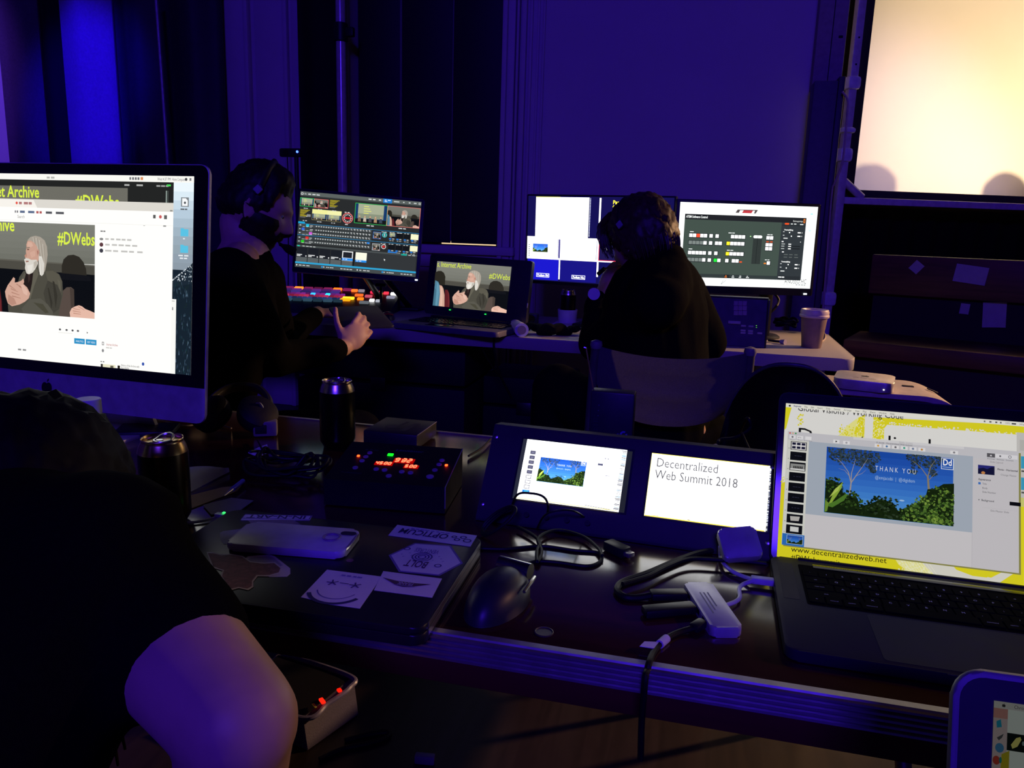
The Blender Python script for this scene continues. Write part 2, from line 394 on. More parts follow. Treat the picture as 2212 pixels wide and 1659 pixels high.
# ================================================================ stage side
so = PY(1840, 410, 4.7); SU = Vector((math.cos(math.radians(21)), math.sin(math.radians(21)), 0)); SM = frame(so, SU, (0, 0, 1)); SM0 = Matrix.Translation((0, 0, 0)) @ SM
scr = thing('projection_screen', 'large glowing rear view of a stage projection screen on a truss frame', 'projection screen', SM)
SW, SH = 3.4, 2.9
fm = bpy.data.materials.new('translucent_screen_cloth'); fm.use_nodes = True; nt = fm.node_tree; nt.nodes.clear()
tr = nt.nodes.new('ShaderNodeBsdfTranslucent'); tr.inputs[0].default_value = (.80, .78, .76, 1); df = nt.nodes.new('ShaderNodeBsdfDiffuse'); df.inputs[0].default_value = (.5, .5, .5, 1)
mx = nt.nodes.new('ShaderNodeMixShader'); mx.inputs[0].default_value = .15; ou = nt.nodes.new('ShaderNodeOutputMaterial')
tcn = nt.nodes.new('ShaderNodeTexCoord'); nzn = nt.nodes.new('ShaderNodeTexNoise'); nzn.inputs['Scale'].default_value = 2; rpn = nt.nodes.new('ShaderNodeValToRGB')
rpn.color_ramp.elements[0].color = (.78, .76, .74, 1); rpn.color_ramp.elements[1].color = (.84, .82, .80, 1)
nt.links.new(tcn.outputs['Object'], nzn.inputs[0]); nt.links.new(nzn.outputs[0], rpn.inputs[0]); nt.links.new(rpn.outputs[0], tr.inputs[0])
nt.links.new(tr.outputs[0], mx.inputs[1]); nt.links.new(df.outputs[0], mx.inputs[2]); nt.links.new(mx.outputs[0], ou.inputs[0])
q = MB(); q.add([(0, 0, 0), (SW, 0, 0), (SW, 0, SH), (0, 0, SH)], [(0, 1, 2, 3)], fm); q.obj('fabric', scr, 0)
FRB = mat('screen_border', (.02, .018, .02), .7)
q = MB(); bw = .095
q.span((-bw, -.02, -bw), (SW + bw, .02, 0), FRB, .004); q.span((-bw, -.02, SH), (SW + bw, .02, SH + bw), FRB, .004); q.span((-bw, -.02, 0), (0, .02, SH), FRB, .004); q.span((SW, -.02, 0), (SW + bw, .02, SH), FRB, .004)
q.obj('border', scr)
inv = SM.inverted()
TUBE = mat('truss_tube', (.62, .58, .60), .5, .1)
def on(M, px, py, yl=0.0):
    o = M.inverted() @ CAM; d = M.inverted().to_3x3() @ ray(px, py); t = (yl - o.y) / d.y; return o + d * t
pa, pb = on(SM, 1861, 2, -.09), on(SM, 1783, 680, -.09)
ux = (pa.x + pb.x) / 2
q = MB(); q.span((ux - .022, -.11, -so.z + .012), (ux + .022, -.07, SH + .1), TUBE, .004)
for z in (1.55, 1.25, 1.1, .75, .62, .52, .3): q.box((ux, -.111, z), (.008, .004, .008), BLACKM)
q.obj('upright', scr)
q = MB(); q.box((ux, -.09, -so.z + .006), (.12, .3, .012), TUBE, .003); q.obj('foot', scr)
zb = on(SM, 1900, 436, -.09).z
q = MB(); q.span((ux + .022, -.11, zb - .018), (SW + .3, -.07, zb + .018), TUBE, .004); q.obj('crossbar', scr)
q = MB(); q.cyl((ux + .02, -.09, zb + .10), (ux + .13, -.09, zb + .02), .02, TUBE); q.obj('brace', scr)
for py, hh in ((180, .07), (335, .075), (270 + 12, .03), (645, .08)):
    p = on(SM, 1861 - .1155 * py, py, -.09)
    q = MB(); q.box((ux, -.09, p.z), (.075, .075, hh), mat('clamp_plastic', (.72, .72, .78), .4), .02); q.obj('clamp', scr)
# black skirt closing the stage under the screen
sk = SM @ Vector((-.2, .1, 0)); se = SM @ Vector((SW + .4, .1, 0)); q = MB(); n = 160; bm = q.bm; rows = []
SKM = mat('stage_skirt_cloth', (.006, .004, .004), .95, spec=.1)
top = so.z - .01
for z in (.0, top):
    rows.append([bm.verts.new((SM @ Vector((-.2 + (SW + .5) * i / n, .16 + .02 * math.sin(i * 1.1), 0))).to_tuple()[:2] + (z,)) for i in range(n + 1)])
q.mi(SKM)
for i in range(n): bm.faces.new((rows[0][i], rows[0][i + 1], rows[1][i + 1], rows[1][i]))
tag(q.obj('stage_skirt', smooth=80), 'black cloth skirt hanging below the projection screen', 'skirt')
# black masking drape between wall end and screen
drape('curtain', 'black masking drape between the blue wall end and the projection screen', .5, .70, 4.9, 1.5, .02, mat('black_drape', '#000000'))

# wooden pew on a low riser
PWM = wood('pew_wood', '#4a2c1a', '#64402a', .45, (.8, 10, 10))
pb_ = PY(1885, 549, 4.1); PM = frame(pb_, (math.cos(math.radians(-19)), math.sin(math.radians(-19)), 0), (0, 0, 1))
pew = thing('pew', 'long brown wooden pew below the glowing screen', 'pew', PM)
RZ = .20
pl = on(PM, 1884, 634, 0).z
L = 2.6
q = MB(); q.span((0, 0, pl), (L, .035, 0), PWM, .006); q.obj('back_rail', pew)
sz = on(PM, 1822, 733, -.36).z; sx = on(PM, 1822, 733, -.36).x
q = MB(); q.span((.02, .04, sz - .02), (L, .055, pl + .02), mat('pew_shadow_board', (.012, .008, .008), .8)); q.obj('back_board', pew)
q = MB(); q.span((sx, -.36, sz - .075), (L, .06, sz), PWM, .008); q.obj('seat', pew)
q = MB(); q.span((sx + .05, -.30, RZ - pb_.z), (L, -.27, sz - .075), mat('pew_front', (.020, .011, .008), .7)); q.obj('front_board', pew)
for xx in (.2, 1.3, 2.4):
    q = MB(); q.span((xx, -.28, RZ - pb_.z), (xx + .04, .03, sz - .075), PWM, .004); q.obj('leg', pew)
q = MB(); q.span((sx - .02, -.75, -pb_.z), (L + .2, .10, RZ - pb_.z), mat('riser_black', (.018, .010, .008), .8), .01); tag(q.obj('riser', M=PM), 'low dark platform that carries the wooden pew', 'platform')
def sheet(px, py, wd, hh, rot, yl, label):
    p = on(PM, px, py, yl); q = MB(); n = 4; q.mi(PAPER); g = []
    for j in range(n + 1):
        g.append([q.bm.verts.new(((i / n - .5) * wd, -.002 - .006 * (abs(i / n - .5) * 2) ** 3 * (1 if j < 2 else .3), (j / n - .5) * hh)) for i in range(n + 1)])
    for j in range(n):
        for i in range(n): q.bm.faces.new((g[j][i], g[j][i + 1], g[j + 1][i + 1], g[j + 1][i]))
    bmesh.ops.solidify(q.bm, geom=q.bm.faces[:], thickness=.0004)
    return tag(q.obj('paper_sheet', M=PM @ Matrix.Translation(p) @ Matrix.Rotation(math.radians(rot), 4, 'Y')), label, 'paper')
sheet(1980, 577, .045, .05, 38, -.003, 'small tilted white note on the left of the pew back rail')
sheet(2097, 593, .13, .08, 6, -.003, 'wide white sheet stuck on the pew back rail')
sheet(2084, 667, .038, .048, 3, .037, 'small white note on the dark board under the pew rail')
sheet(2148, 680, .092, .115, -5, .037, 'upright white page on the dark board under the pew rail')

# people on the stage: only their heads' shadows reach the glowing cloth
# ================================================================ the far table and what stands on it
FT = .74; FTX0, FTX1, FTY0, FTY1 = -2.75, .56, 2.985, 3.745
def folding_table(name, label, x0, x1, y0, y1, zt, m, th, rad):
    t = thing(name, label, 'table', ((x0 + x1) / 2, (y0 + y1) / 2, 0)); cx, cy = (x0 + x1) / 2, (y0 + y1) / 2
    q = MB(); q.prism(rrect(x1 - x0, y1 - y0, rad), th, m, Matrix.Translation((0, 0, zt - th)), bev=.008); q.obj('tabletop', t)
    for sx in (-1, 1):
        lx = sx * ((x1 - x0) / 2 - .35); q = MB(); ly = (y1 - y0) / 2 - .12
        q.tube([(lx, -ly, .012), (lx, -ly, zt - th - .03), (lx, ly, zt - th - .03), (lx, ly, .012)], .0125, mat('grey_steel_tube', (.22, .22, .23), .4, .6), smooth=False, seg=12)
        q.cyl((lx, -ly, .3), (lx, ly, .3), .009, mat('grey_steel_tube', '#000000'))
        q.cyl((lx, 0, zt - th - .03), (lx - sx * .3, 0, zt - th), .008, mat('grey_steel_tube', '#000000'))
        for s in (-1, 1): q.cyl((lx, s * ly, 0), (lx, s * ly, .03), .016, BLACKM)
        q.obj('leg', t)
    return t
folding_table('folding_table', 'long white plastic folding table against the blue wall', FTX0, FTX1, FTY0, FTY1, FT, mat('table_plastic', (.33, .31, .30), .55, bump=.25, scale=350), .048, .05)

# --- shared pictures
def speaker(c, x, y, w, h, text=True, clip=None, fine=True):
    P = lambda pts: [(x + a * w, y + b * h) for a, b in pts]
    po = lambda pts, col: c.poly(P(pts), col, clip)
    el = lambda a, b, ra, rb, col: c.ell(x + a * w, y + b * h, ra * w, rb * h, col, 18, clip)
    L = lambda a, b, c_, d, t, col, t1=None: c.line(x + a * w, y + b * h, x + c_ * w, y + d * h, t * w, col, (t if t1 is None else t1) * w) if not clip or (x + min(a, c_) * w > clip[0] + 2 and x + max(a, c_) * w < clip[2] - 2) else None
    G = ['#7a7b73', '#797a72', '#777870', '#75766e', '#72736b', '#6e6f67']
    for k, g_ in enumerate(G): po([(0, .07 * k), (1, .07 * k), (1, .07 * k + .07), (0, .07 * k + .07)], g_)
    po([(0, .405), (1, .425), (1, .54), (0, .515)], '#4c4a43'); po([(0, .405), (1, .425), (1, .44), (0, .42)], '#5d5b53'); po([(0, .51), (1, .53), (1, 1), (0, 1)], '#0c0e14')
    po([(-.01, .25), (.03, .215), (.07, .21), (.11, .25), (.135, .33), (.14, .52), (-.01, .52)], '#27251f')
    po([(.735, .53), (.735, .45), (.75, .38), (.785, .335), (.83, .325), (.875, .345), (.91, .40), (.93, .47), (.935, .54)], '#2d2a25'); po([(.72, .53), (.96, .545), (.97, .60), (.72, .60)], '#13141a')
    po([(0, .43), (.045, .46), (.075, .55), (.09, .70), (.095, 1), (0, 1)], '#4d7c94'); po([(.03, .47), (.05, .5), (.07, .7), (.06, 1), (.04, 1)], '#5d8fa6'); po([(0, .6), (.03, .65), (.03, 1), (0, 1)], '#426c82')
    po([(.065, .53), (.10, .54), (.125, .60), (.15, .74), (.165, 1), (.085, 1), (.085, .72)], '#c9a08e'); po([(.085, .56), (.105, .58), (.125, .75), (.13, 1), (.105, 1)], '#d6b09e')
    po([(.15, .62), (.185, .62), (.215, .72), (.232, .88), (.235, 1), (.165, 1), (.16, .78)], '#581e24'); po([(.185, .63), (.205, .68), (.225, .9), (.225, 1), (.215, 1), (.205, .8)], '#6e2a2e')
    po([(.745, .72), (.775, .68), (.81, .675), (.835, .70), (.84, 1), (.70, 1)], '#554943'); po([(.80, .68), (.835, .70), (.84, 1), (.815, 1)], '#453b36')
    po([(.50, .52), (.53, .47), (.585, .44), (.66, .50), (.715, .545), (.74, .62), (.745, .76), (.72, .90), (.71, 1), (.29, 1), (.285, .92), (.31, .82), (.36, .72), (.385, .60), (.42, .53)], '#4c4a41')
    po([(.60, .52), (.66, .51), (.715, .55), (.735, .62), (.73, .72), (.68, .66), (.62, .62)], '#575449'); po([(.62, .62), (.70, .66), (.735, .78), (.715, .92), (.66, .98), (.61, .90), (.585, .76)], '#413f38')
    po([(.66, .62), (.675, .63), (.70, .78), (.685, .92), (.675, .80)], '#34322c'); po([(.62, .70), (.63, .70), (.66, .86), (.65, .93), (.635, .82)], '#34322c'); po([(.70, .60), (.72, .62), (.73, .74), (.715, .70)], '#5f5c50')
    po([(.435, .55), (.46, .54), (.50, .53), (.505, .60), (.485, .72), (.455, .82), (.425, .80), (.41, .70)], '#241c1c'); po([(.455, .56), (.475, .55), (.475, .62), (.46, .66)], '#3a2c2a')
    po([(.505, .50), (.535, .50), (.545, .56), (.51, .68), (.475, .84), (.465, .82), (.49, .66)], '#605d51'); po([(.425, .55), (.44, .56), (.415, .68), (.405, .80), (.39, .78), (.395, .64)], '#57544a')
    po([(.47, .84), (.56, .82), (.62, .88), (.665, .96), (.66, 1), (.42, 1), (.40, .95)], '#55534a'); po([(.50, .87), (.58, .88), (.63, .97), (.60, .98)], '#474539')
    po([(.455, .19), (.48, .155), (.52, .14), (.56, .15), (.595, .185), (.615, .25), (.62, .34), (.612, .43), (.60, .51), (.585, .55), (.565, .56), (.55, .50), (.545, .40), (.53, .28), (.50, .235), (.465, .225)], '#a59c90')
    for k in range(11): L(.50 + .009 * k, .155 + .004 * k * k * .22, .552 + .0052 * k, .53 - .006 * k, .0035, ('#c8c2b6', '#8d8579', '#b5ada1')[k % 3], .0015)
    po([(.455, .20), (.48, .195), (.51, .215), (.535, .26), (.548, .33), (.545, .40), (.52, .46), (.475, .47), (.45, .43), (.447, .40), (.435, .385), (.430, .365), (.442, .345), (.440, .31), (.446, .27), (.444, .24)], '#c79c8a')
    po([(.458, .21), (.49, .215), (.50, .25), (.48, .27), (.452, .26)], '#d3ab99'); po([(.446, .272), (.474, .265), (.474, .276), (.448, .284)], '#8b7a6c'); po([(.450, .290), (.468, .287), (.468, .297), (.452, .30)], '#5c4238'); po([(.474, .325), (.515, .30), (.52, .36), (.485, .385)], '#cfa593'); po([(.428, .362), (.447, .335), (.450, .365), (.44, .38)], '#b98876')
    po([(.528, .295), (.545, .285), (.553, .31), (.547, .35), (.535, .36)], '#bf9282'); po([(.533, .305), (.543, .30), (.545, .33), (.538, .345)], '#a37365')
    po([(.425, .405), (.442, .388), (.465, .392), (.485, .405), (.53, .40), (.54, .44), (.52, .50), (.495, .545), (.465, .565), (.445, .555), (.432, .50), (.436, .455)], '#d5d0c7'); po([(.438, .418), (.462, .415), (.464, .428), (.442, .434)], '#97685c')
    po([(.45, .47), (.50, .45), (.49, .52), (.462, .555)], '#e2ded6'); po([(.505, .43), (.53, .41), (.535, .45), (.51, .50)], '#b9b2a7')
    po([(.548, .36), (.572, .36), (.592, .44), (.588, .55), (.572, .575), (.556, .56), (.55, .48)], '#dad6ce'); L(.565, .38, .572, .56, .003, '#b8b1a6'); L(.578, .39, .582, .55, .003, '#c6c0b6')
    po([(.268, .83), (.262, .77), (.285, .70), (.315, .645), (.335, .605), (.348, .62), (.345, .665), (.375, .655), (.40, .64), (.418, .615), (.425, .65), (.418, .675), (.45, .71), (.475, .775), (.462, .83), (.43, .87), (.385, .905), (.32, .93), (.285, .90)], '#cfa492')
    for a_, b2, c2, d2 in ((.30, .70, .352, .745), (.312, .735, .372, .765), (.318, .775, .385, .80), (.322, .815, .395, .835), (.36, .68, .41, .715), (.38, .70, .43, .745)): L(a_, b2, c2, d2, .006, '#a97a69', .003)
    po([(.395, .69), (.42, .68), (.455, .75), (.45, .80), (.42, .78)], '#dbb4a3'); po([(.29, .80), (.34, .84), (.36, .90), (.32, .92), (.285, .89)], '#b78a79')
    po([(.80, .95), (.815, .905), (.845, .88), (.875, .865), (.90, .875), (.925, .90), (.96, .915), (1, .935), (1, 1), (.805, 1)], '#e2b7a5')
    for a_, b2, c2, d2 in ((.83, .905, .885, .915), (.825, .93, .89, .94), (.83, .955, .89, .962), (.87, .88, .92, .915)): L(a_, b2, c2, d2, .005, '#b88774', .003)
def landscape(c, x, y, w, h, n=1.0, seed=3, text=True, gain=0):
    rr = random.Random(seed); B = (x, y, x + w, y + h)
    P = lambda a, b: (x + a * w, y + b * h)
    S = ['#1c4cab', '#2152b2', '#2659b8', '#2a60be', '#2f68c4', '#3570ca', '#3b79cf', '#4283d4', '#4b8dd9', '#5496dc', '#5c9ede']
    for k, s in enumerate(S): c.box(x, y + h * k / len(S), x + w, y + h * (k + 1) / len(S), s)
    def blob(a, b, r, cols, m, asp=1.0, rs=.028):
        for k in range(int(m * n)):
            t = rr.uniform(0, 6.28); d = math.sqrt(rr.random()) * r; px, py = a + math.cos(t) * d * asp * h / w, b + math.sin(t) * d
            s = rs * rr.uniform(.5, 1.3); q = []
            for e in range(6):
                u = t + e * 1.05 + rr.uniform(-.3, .3); q.append(P(px + math.cos(u) * s * rr.uniform(.4, 1) * h / w, py + math.sin(u) * s * rr.uniform(.3, .9)))
            c.poly(q, rr.choice(cols), B)
    def branch(pts, t0, t1, col='#a89a92'):
        m = len(pts) - 1
        for k in range(m):
            a, b = P(*pts[k]), P(*pts[k + 1]); c.line(*a, *b, (t0 + (t1 - t0) * k / m) * w, col, (t0 + (t1 - t0) * (k + 1) / m) * w)
    CR = ['#26343c', '#2f3f45', '#1f2b33', '#3a4a4c', '#314257']
    for a, b, r, m in ((.08, .04, .09, 24), (.17, .08, .11, 34), (.27, .07, .12, 36), (.36, .10, .10, 30), (.14, .2, .07, 16), (.26, .19, .08, 16), (.35, .22, .06, 14), (.06, .16, .05, 8), (.37, .3, .04, 8)): blob(a, b, r, CR, m * 2.2, 1.3, .021)
    for pts, a, b in (([(.175, .86), (.20, .66), (.205, .52)], .013, .010), ([(.205, .52), (.18, .36), (.13, .24), (.08, .16)], .008, .002), ([(.205, .52), (.205, .38), (.22, .26), (.235, .15)], .008, .002), ([(.205, .52), (.25, .38), (.29, .26), (.33, .13)], .008, .002), ([(.19, .42), (.15, .34), (.1, .32)], .004, .001), ([(.24, .41), (.29, .36), (.32, .3)], .004, .001)): branch(pts, a, b)
    for a, b, r, m in ((.68, .05, .07, 18), (.77, .06, .10, 28), (.86, .05, .08, 20), (.71, .16, .06, 12), (.82, .16, .07, 16), (.69, .26, .04, 8), (.84, .26, .05, 10)): blob(a, b, r, CR, m * 2.2, 1.2, .021)
    for pts, a, b in (([(.84, .8), (.81, .5), (.80, .32)], .022, .012), ([(.80, .32), (.75, .2), (.68, .1)], .008, .002), ([(.80, .32), (.82, .16), (.86, .05)], .008, .002), ([(.81, .36), (.85, .27), (.88, .22)], .005, .001)): branch(pts, a, b, '#8f8268')
    DG = ['#12200f', '#18290f', '#1f3214', '#0c150c']; MG = ['#2c451c', '#3a5a22', '#22361a', '#4a6a2a', '#18260f', '#5d7f33']; YG = ['#6b8a35', '#4d6e28', '#83a044', '#2b4218']
    c.poly([P(0, .52), P(.05, .50), P(.11, .56), P(.14, .68), P(.26, .74), P(.28, .86), P(.36, .80), P(.44, .72), P(.52, .74), P(.58, .86), P(.66, .78), P(.78, .66), P(.80, .5), P(.86, .48), P(.92, .40), P(1, .38), P(1, 1), P(0, 1)], '#16240f', B)
    for a, b, r, m in ((.05, .56, .12, 40), (.1, .75, .16, 50), (.22, .82, .13, 36), (.2, .7, .07, 14)): blob(a, b, r, DG + MG[:2], m, 1.2)
    for a, b, r, m in ((.42, .78, .10, 40), (.50, .76, .09, 34), (.34, .88, .09, 26), (.5, .92, .12, 30)): blob(a, b, r, DG + ['#2a3a26', '#364832'], m, 1.5)
    for a, b, r, m in ((.66, .88, .12, 50), (.78, .74, .14, 60), (.9, .6, .16, 60), (.94, .84, .17, 70), (.80, .92, .13, 50), (.70, .8, .06, 20)): blob(a, b, r, MG + YG[:1], m, 1.2)
    for a, b, r, m in ((.84, .9, .09, 26), (.79, .68, .07, 20), (.9, .93, .08, 22)): blob(a, b, r, YG, m, 1.2)
    for q, col in (([(.02, .92), (.06, .72), (.11, .58), (.135, .52), (.125, .62), (.09, .74), (.05, .86)], '#8fae3e'), ([(.0, .9), (.08, .82), (.16, .70), (.18, .70), (.15, .80), (.06, .92)], '#4f7a2c'), ([(.03, .78), (.075, .64), (.12, .56), (.10, .66)], '#b4c95a'), ([(0, .82), (.03, .86), (.02, .98), (0, 1)], '#6d9034')): c.poly([P(*p) for p in q], col, B)
    c.ell(*P(.60, .71), .02 * w, .012 * h, '#a9c6e6')
    if text:
        c.text('T H A N K   Y O U', *P(.385, .305), .105 * h, '#eef2f6', width=.315 * w, bold=-1); c.text('@emjacobi  |  @digidem', *P(.385, .43), .072 * h, '#b8d2ee', width=.31 * w, bold=-1)
        c.frame(x + .893 * w, y + .02 * h, .095 * w, .168 * h, .005 * w, '#dfe8f4'); c.text('Dd', *P(.905, .128), .13 * h, '#ffffff', width=.068 * w, bold=True); c.box(*P(.903, .148), *P(.975, .16), '#9db7dc')

def monitor_stand(t, M, cx, zb, ztable, m, depth=.08):
    """neck and foot below a panel, given in world axes"""
    pass

# --- black rolled monitor with the video switcher picture
M1 = pose(-1.7083, 3.0549, .972, .2687, .1761, .0571)
t = thing('monitor', 'black monitor showing the rows of a video mixing program, beside the bearded man', 'monitor', M1)
W, H = .518, .324
q = MB(); q.prism(rrect(W + .024, H + .034, .006, cx=W / 2, cy=H / 2 - .005), .03, BLACK, Matrix.Translation((0, .0325, 0)) @ Matrix.Rotation(math.pi / 2, 4, 'X'), bev=.003)
q.box((W / 2, .045, H / 2), (.3, .03, .2), BLACKM, .01); q.obj('housing', t)
c = Canvas(W, H, 1280, 800, 1.0); b = c.box
b(0, 0, 1280, 800, '#2a2c2e'); b(0, 0, 1280, 45, '#5d6462'); b(0, 40, 1280, 48, '#3c4142')
c.ring(18, 24, 11, 5, '#e8ecec'); c.text('File', 42, 31, 24, '#d8dcdc', width=22); c.dash(82, 18, 130, 12, '#d0d4d4', 3)
c.dash(720, 14, 90, 12, '#dfe3e3', 2); c.dash(828, 14, 32, 12, '#dfe3e3', 1); b(875, 0, 968, 44, '#1f7fd6'); c.dash(890, 10, 66, 10, '#cfe6ff', 2); c.dash(890, 25, 40, 9, '#cfe6ff', 1)
for xx, ww in ((988, 70), (1086, 26), (1146, 26), (1200, 40)): c.dash(xx, 16, ww, 11, '#cfd4d4', 1)
c.ring(1262, 22, 9, 4, '#e8ecec')
def stage(x0, y0, x1, y1, ppl=5):
    w, h = x1 - x0, y1 - y0
    b(x0, y0, x1, y1, '#173a6c'); b(x0 + w * .08, y0, x1 - w * .1, y0 + h * .75, '#a9b096'); b(x0 + w * .08, y0 + h * .5, x1 - w * .1, y0 + h * .75, '#8c957f'); b(x0, y0 + h * .78, x1, y1, '#15181c')
    for k in range(4): c.box(x0 + w * .26, y0 + h * (.1 + .12 * k), x0 + w * (.42 + .04 * (k % 3)), y0 + h * (.14 + .12 * k), '#e4e87a')
    for k in range(ppl):
        px = x0 + w * (.14 + .17 * k); c.ell(px, y0 + h * .66, w * .022, h * .05, '#d6a184'); c.poly([(px - w * .05, y0 + h * .95), (px - w * .04, y0 + h * .74), (px, y0 + h * .7), (px + w * .045, y0 + h * .74), (px + w * .055, y0 + h * .95)], ('#7d6a55', '#c9bda8', '#4a4a52', '#b08e6e', '#3c4a5c')[k % 5]); c.box(px - w * .05, y0 + h * .92, px + w * .05, y0 + h * .98, '#2b2520')
stage(6, 70, 146, 152); c.frame(2, 66, 148, 90, 5, '#3ad06a'); speaker(c, 152, 68, 146, 88); c.frame(150, 66, 150, 92, 4, '#ff6a6a')
def titles(x, y, w, n):
    for k in range(n): c.box(x, y + k * 11, x + w * (1 if k == 0 else .45 + .13 * ((k * 7) % 4)), y + k * 11 + 5, '#c9b828' if k < 7 else '#8a8f94')
titles(316, 64, 100, 8); titles(12, 190, 100, 8); b(84, 236, 124, 262, '#8d8f90'); b(76, 256, 90, 264, '#c8c8c8')
b(138, 176, 296, 290, '#8f8a66'); b(138, 176, 296, 222, '#f4f3a0'); stage(142, 222, 292, 286, 4); b(296, 176, 446, 290, '#8f8a66'); b(296, 176, 446, 222, '#f6f5b0'); stage(300, 222, 442, 286, 4)
for xx, yy in ((45, 172), (196, 172), (346, 172), (45, 302), (196, 302), (346, 302)): c.dash(xx, yy, 50, 7, '#d8dada', 2)
c.ring(514, 240, 52, 9, '#e87878'); b(474, 232, 554, 248, '#e02030')
for k in range(12): a = k * math.pi / 6; c.ell(514 + 36 * math.cos(a), 240 + 36 * math.sin(a), 6, 6, '#e8eaea', 8)
c.dash(478, 176, 66, 8, '#dfe1e1', 2); c.dash(492, 304, 36, 8, '#dfe1e1', 1)
stage(592, 76, 924, 278); c.frame(586, 70, 344, 214, 5, '#35c860'); speaker(c, 932, 74, 344, 206); c.frame(928, 70, 350, 214, 4, '#ff8a80')
c.dash(720, 296, 92, 9, '#e6e8e8', 2); c.dash(1060, 296, 96, 9, '#e6e8e8', 2)
b(0, 318, 70, 336, '#20a8dc'); b(0, 336, 1280, 340, '#2a94d0'); b(0, 458, 1280, 462, '#2a94d0')
for r_, (yy, hi, hx) in enumerate(((356, '#22c8e8', 84), (396, '#3a6ad8', 40), (436, '#d860e0', 122), (486, '#e83030', 88), (526, '#28d028', 44))):
    b(0, yy - 16, 780, yy + 18, '#3c4244' if r_ % 2 else '#44494b'); c.dash(16, yy - 5, 22, 9, '#cfe0e8', 1)
    b(hx, yy - 14, hx + 32, yy + 12, hi); c.dash(128 if r_ != 2 else 160, yy - 5, 46, 9, '#b8bcbc', 1); c.dash(50, yy + 12, 110, 4, '#d8dcdc', 3)
    for k in range(14): c.poly([(190 + 26 * k, yy - 7), (204 + 26 * k, yy - 2), (196 + 26 * k, yy + 8), (186 + 26 * k, yy + 4)], '#c4c8c8'); c.box(184 + 26 * k, yy + 9, 206 + 26 * k, yy + 13, '#24282a')
    for k in range(7): c.dash(556 + 32 * k, yy - 7, 22, 7, '#dcdede', 1); c.poly([(562 + 32 * k, yy + 4), (574 + 32 * k, yy + 4), (568 + 32 * k, yy + 11)], '#dcdede')
b(738, 476, 766, 492, '#2a8cf0')
for r_, yy in enumerate((350, 474)):
    speaker(c, 800, yy + 12, 76, 66); c.frame(796, yy + 8, 84, 74, 4, '#3a70c8' if r_ == 0 else '#b8c0c8'); c.ring(918, yy + 34, 22, 7, '#4ad8d8' if r_ == 0 else '#d8d8d8'); b(898, yy + 30, 938, yy + 38, '#38c0c0' if r_ == 0 else '#e83030'); b(914, yy + 18, 922, yy + 50, '#d8e0e0' if r_ == 0 else '#e83030')
    c.dash(884, yy, 60, 7, '#c8cccc', 2)
    for k in range(4):
        xx = 966 + 78 * k; b(xx, yy + 6, xx + 72, yy + 58, '#15171c'); c.dash(xx + 4, yy - 2, 56, 7, '#c8cccc', 2)
        b(xx + 2, yy + 62, xx + 26, yy + 76, '#2a80e0'); c.dash(xx + 34, yy + 64, 34, 9, '#c0c4c4', 1); c.dash(xx + 8, yy + 84, 50, 7, '#a8acac', 2)
    stage(966, yy + 8, 1036, yy + 56, 3) if r_ == 0 else b(966, yy + 80, 1060, yy + 96, '#2a80e0'); b(1196, yy, 1278, yy + 58, '#fbfbd0')
b(0, 566, 1280, 584, '#4a5052'); b(10, 568, 36, 582, '#2ab8a0'); c.dash(64, 571, 150, 8, '#c8cccc', 4); b(1110, 566, 1170, 584, '#1fa89a'); c.dash(1186, 572, 84, 8, '#c0c4c4', 2)
for k in range(5):
    x0 = 8 + 120 * k; b(x0, 590, x0 + 112, 742, '#1d2028'); b(x0, 692, x0 + 112, 742, '#5c6264'); c.dash(x0 + 4, 662, 92, 9, '#e4e6e6', 1); c.dash(x0 + 4, 676, 50, 8, '#e4e6e6', 1); c.ell(x0 + 100, 678, 7, 7, '#e4e6e6', 10)
b(488, 590, 602, 692, '#eceeee'); b(498, 600, 592, 660, '#22242c'); b(488, 664, 602, 690, '#2a90f0'); c.dash(496, 672, 56, 8, '#d8ecff', 2)
b(608, 586, 620, 742, '#15171a'); b(622, 586, 1272, 742, '#34373a'); b(630, 592, 748, 674, '#fdfde8'); b(630, 672, 748, 694, '#2a90f0'); c.dash(640, 679, 60, 8, '#d8ecff', 2)
c.poly([(930, 636), (948, 644), (940, 648), (944, 660), (934, 652)], '#f4f6f6'); b(0, 742, 1280, 760, '#2fa6d8'); b(0, 760, 1280, 800, '#454b4d')
for x0 in (10, 650):
    c.poly([(x0, 778), (x0 + 9, 769), (x0 + 18, 778), (x0 + 9, 787)], '#e8eaea'); c.dash(x0 + 30, 774, 120, 9, '#cfd3d3', 3); b(x0 + 268, 770, x0 + 284, 786, '#2aa0e8'); c.poly([(x0 + 290, 770), (x0 + 304, 778), (x0 + 290, 786)], '#e8eaea'); c.dash(x0 + 320, 774, 80, 9, '#cfd3d3', 4); c.dash(x0 + 470, 776, 130, 9, '#cfd3d3', 4)
c.obj('screen', t)
q = MB(); q.box((W + .004, .0005, -.012), (.012, .002, .006), em('#e8f0ff', 2.2), .001); q.obj('power_light', t)
Mi = M1.inverted(); base = Vector((-1.50, 3.685, FT + .0005))
q = MB(); a_ = Mi @ Vector((base.x, base.y, FT + .022)); d_ = Vector((W / 2, .05, .08))
for s in (-.05, .05):
    q.tube([a_ + Vector((s * 1.3, 0, 0)), a_ * .5 + d_ * .5 + Vector((s, .02, 0)), d_ + Vector((s * .7, 0, 0))], .016, BLACK, seg=10)
q.obj('neck', t)
q = MB(); q.box((0, 0, .008), (.27, .10, .016), BLACK, .005); f_ = q.obj('foot', t); f_.matrix_local = Mi @ Matrix.Translation(base)

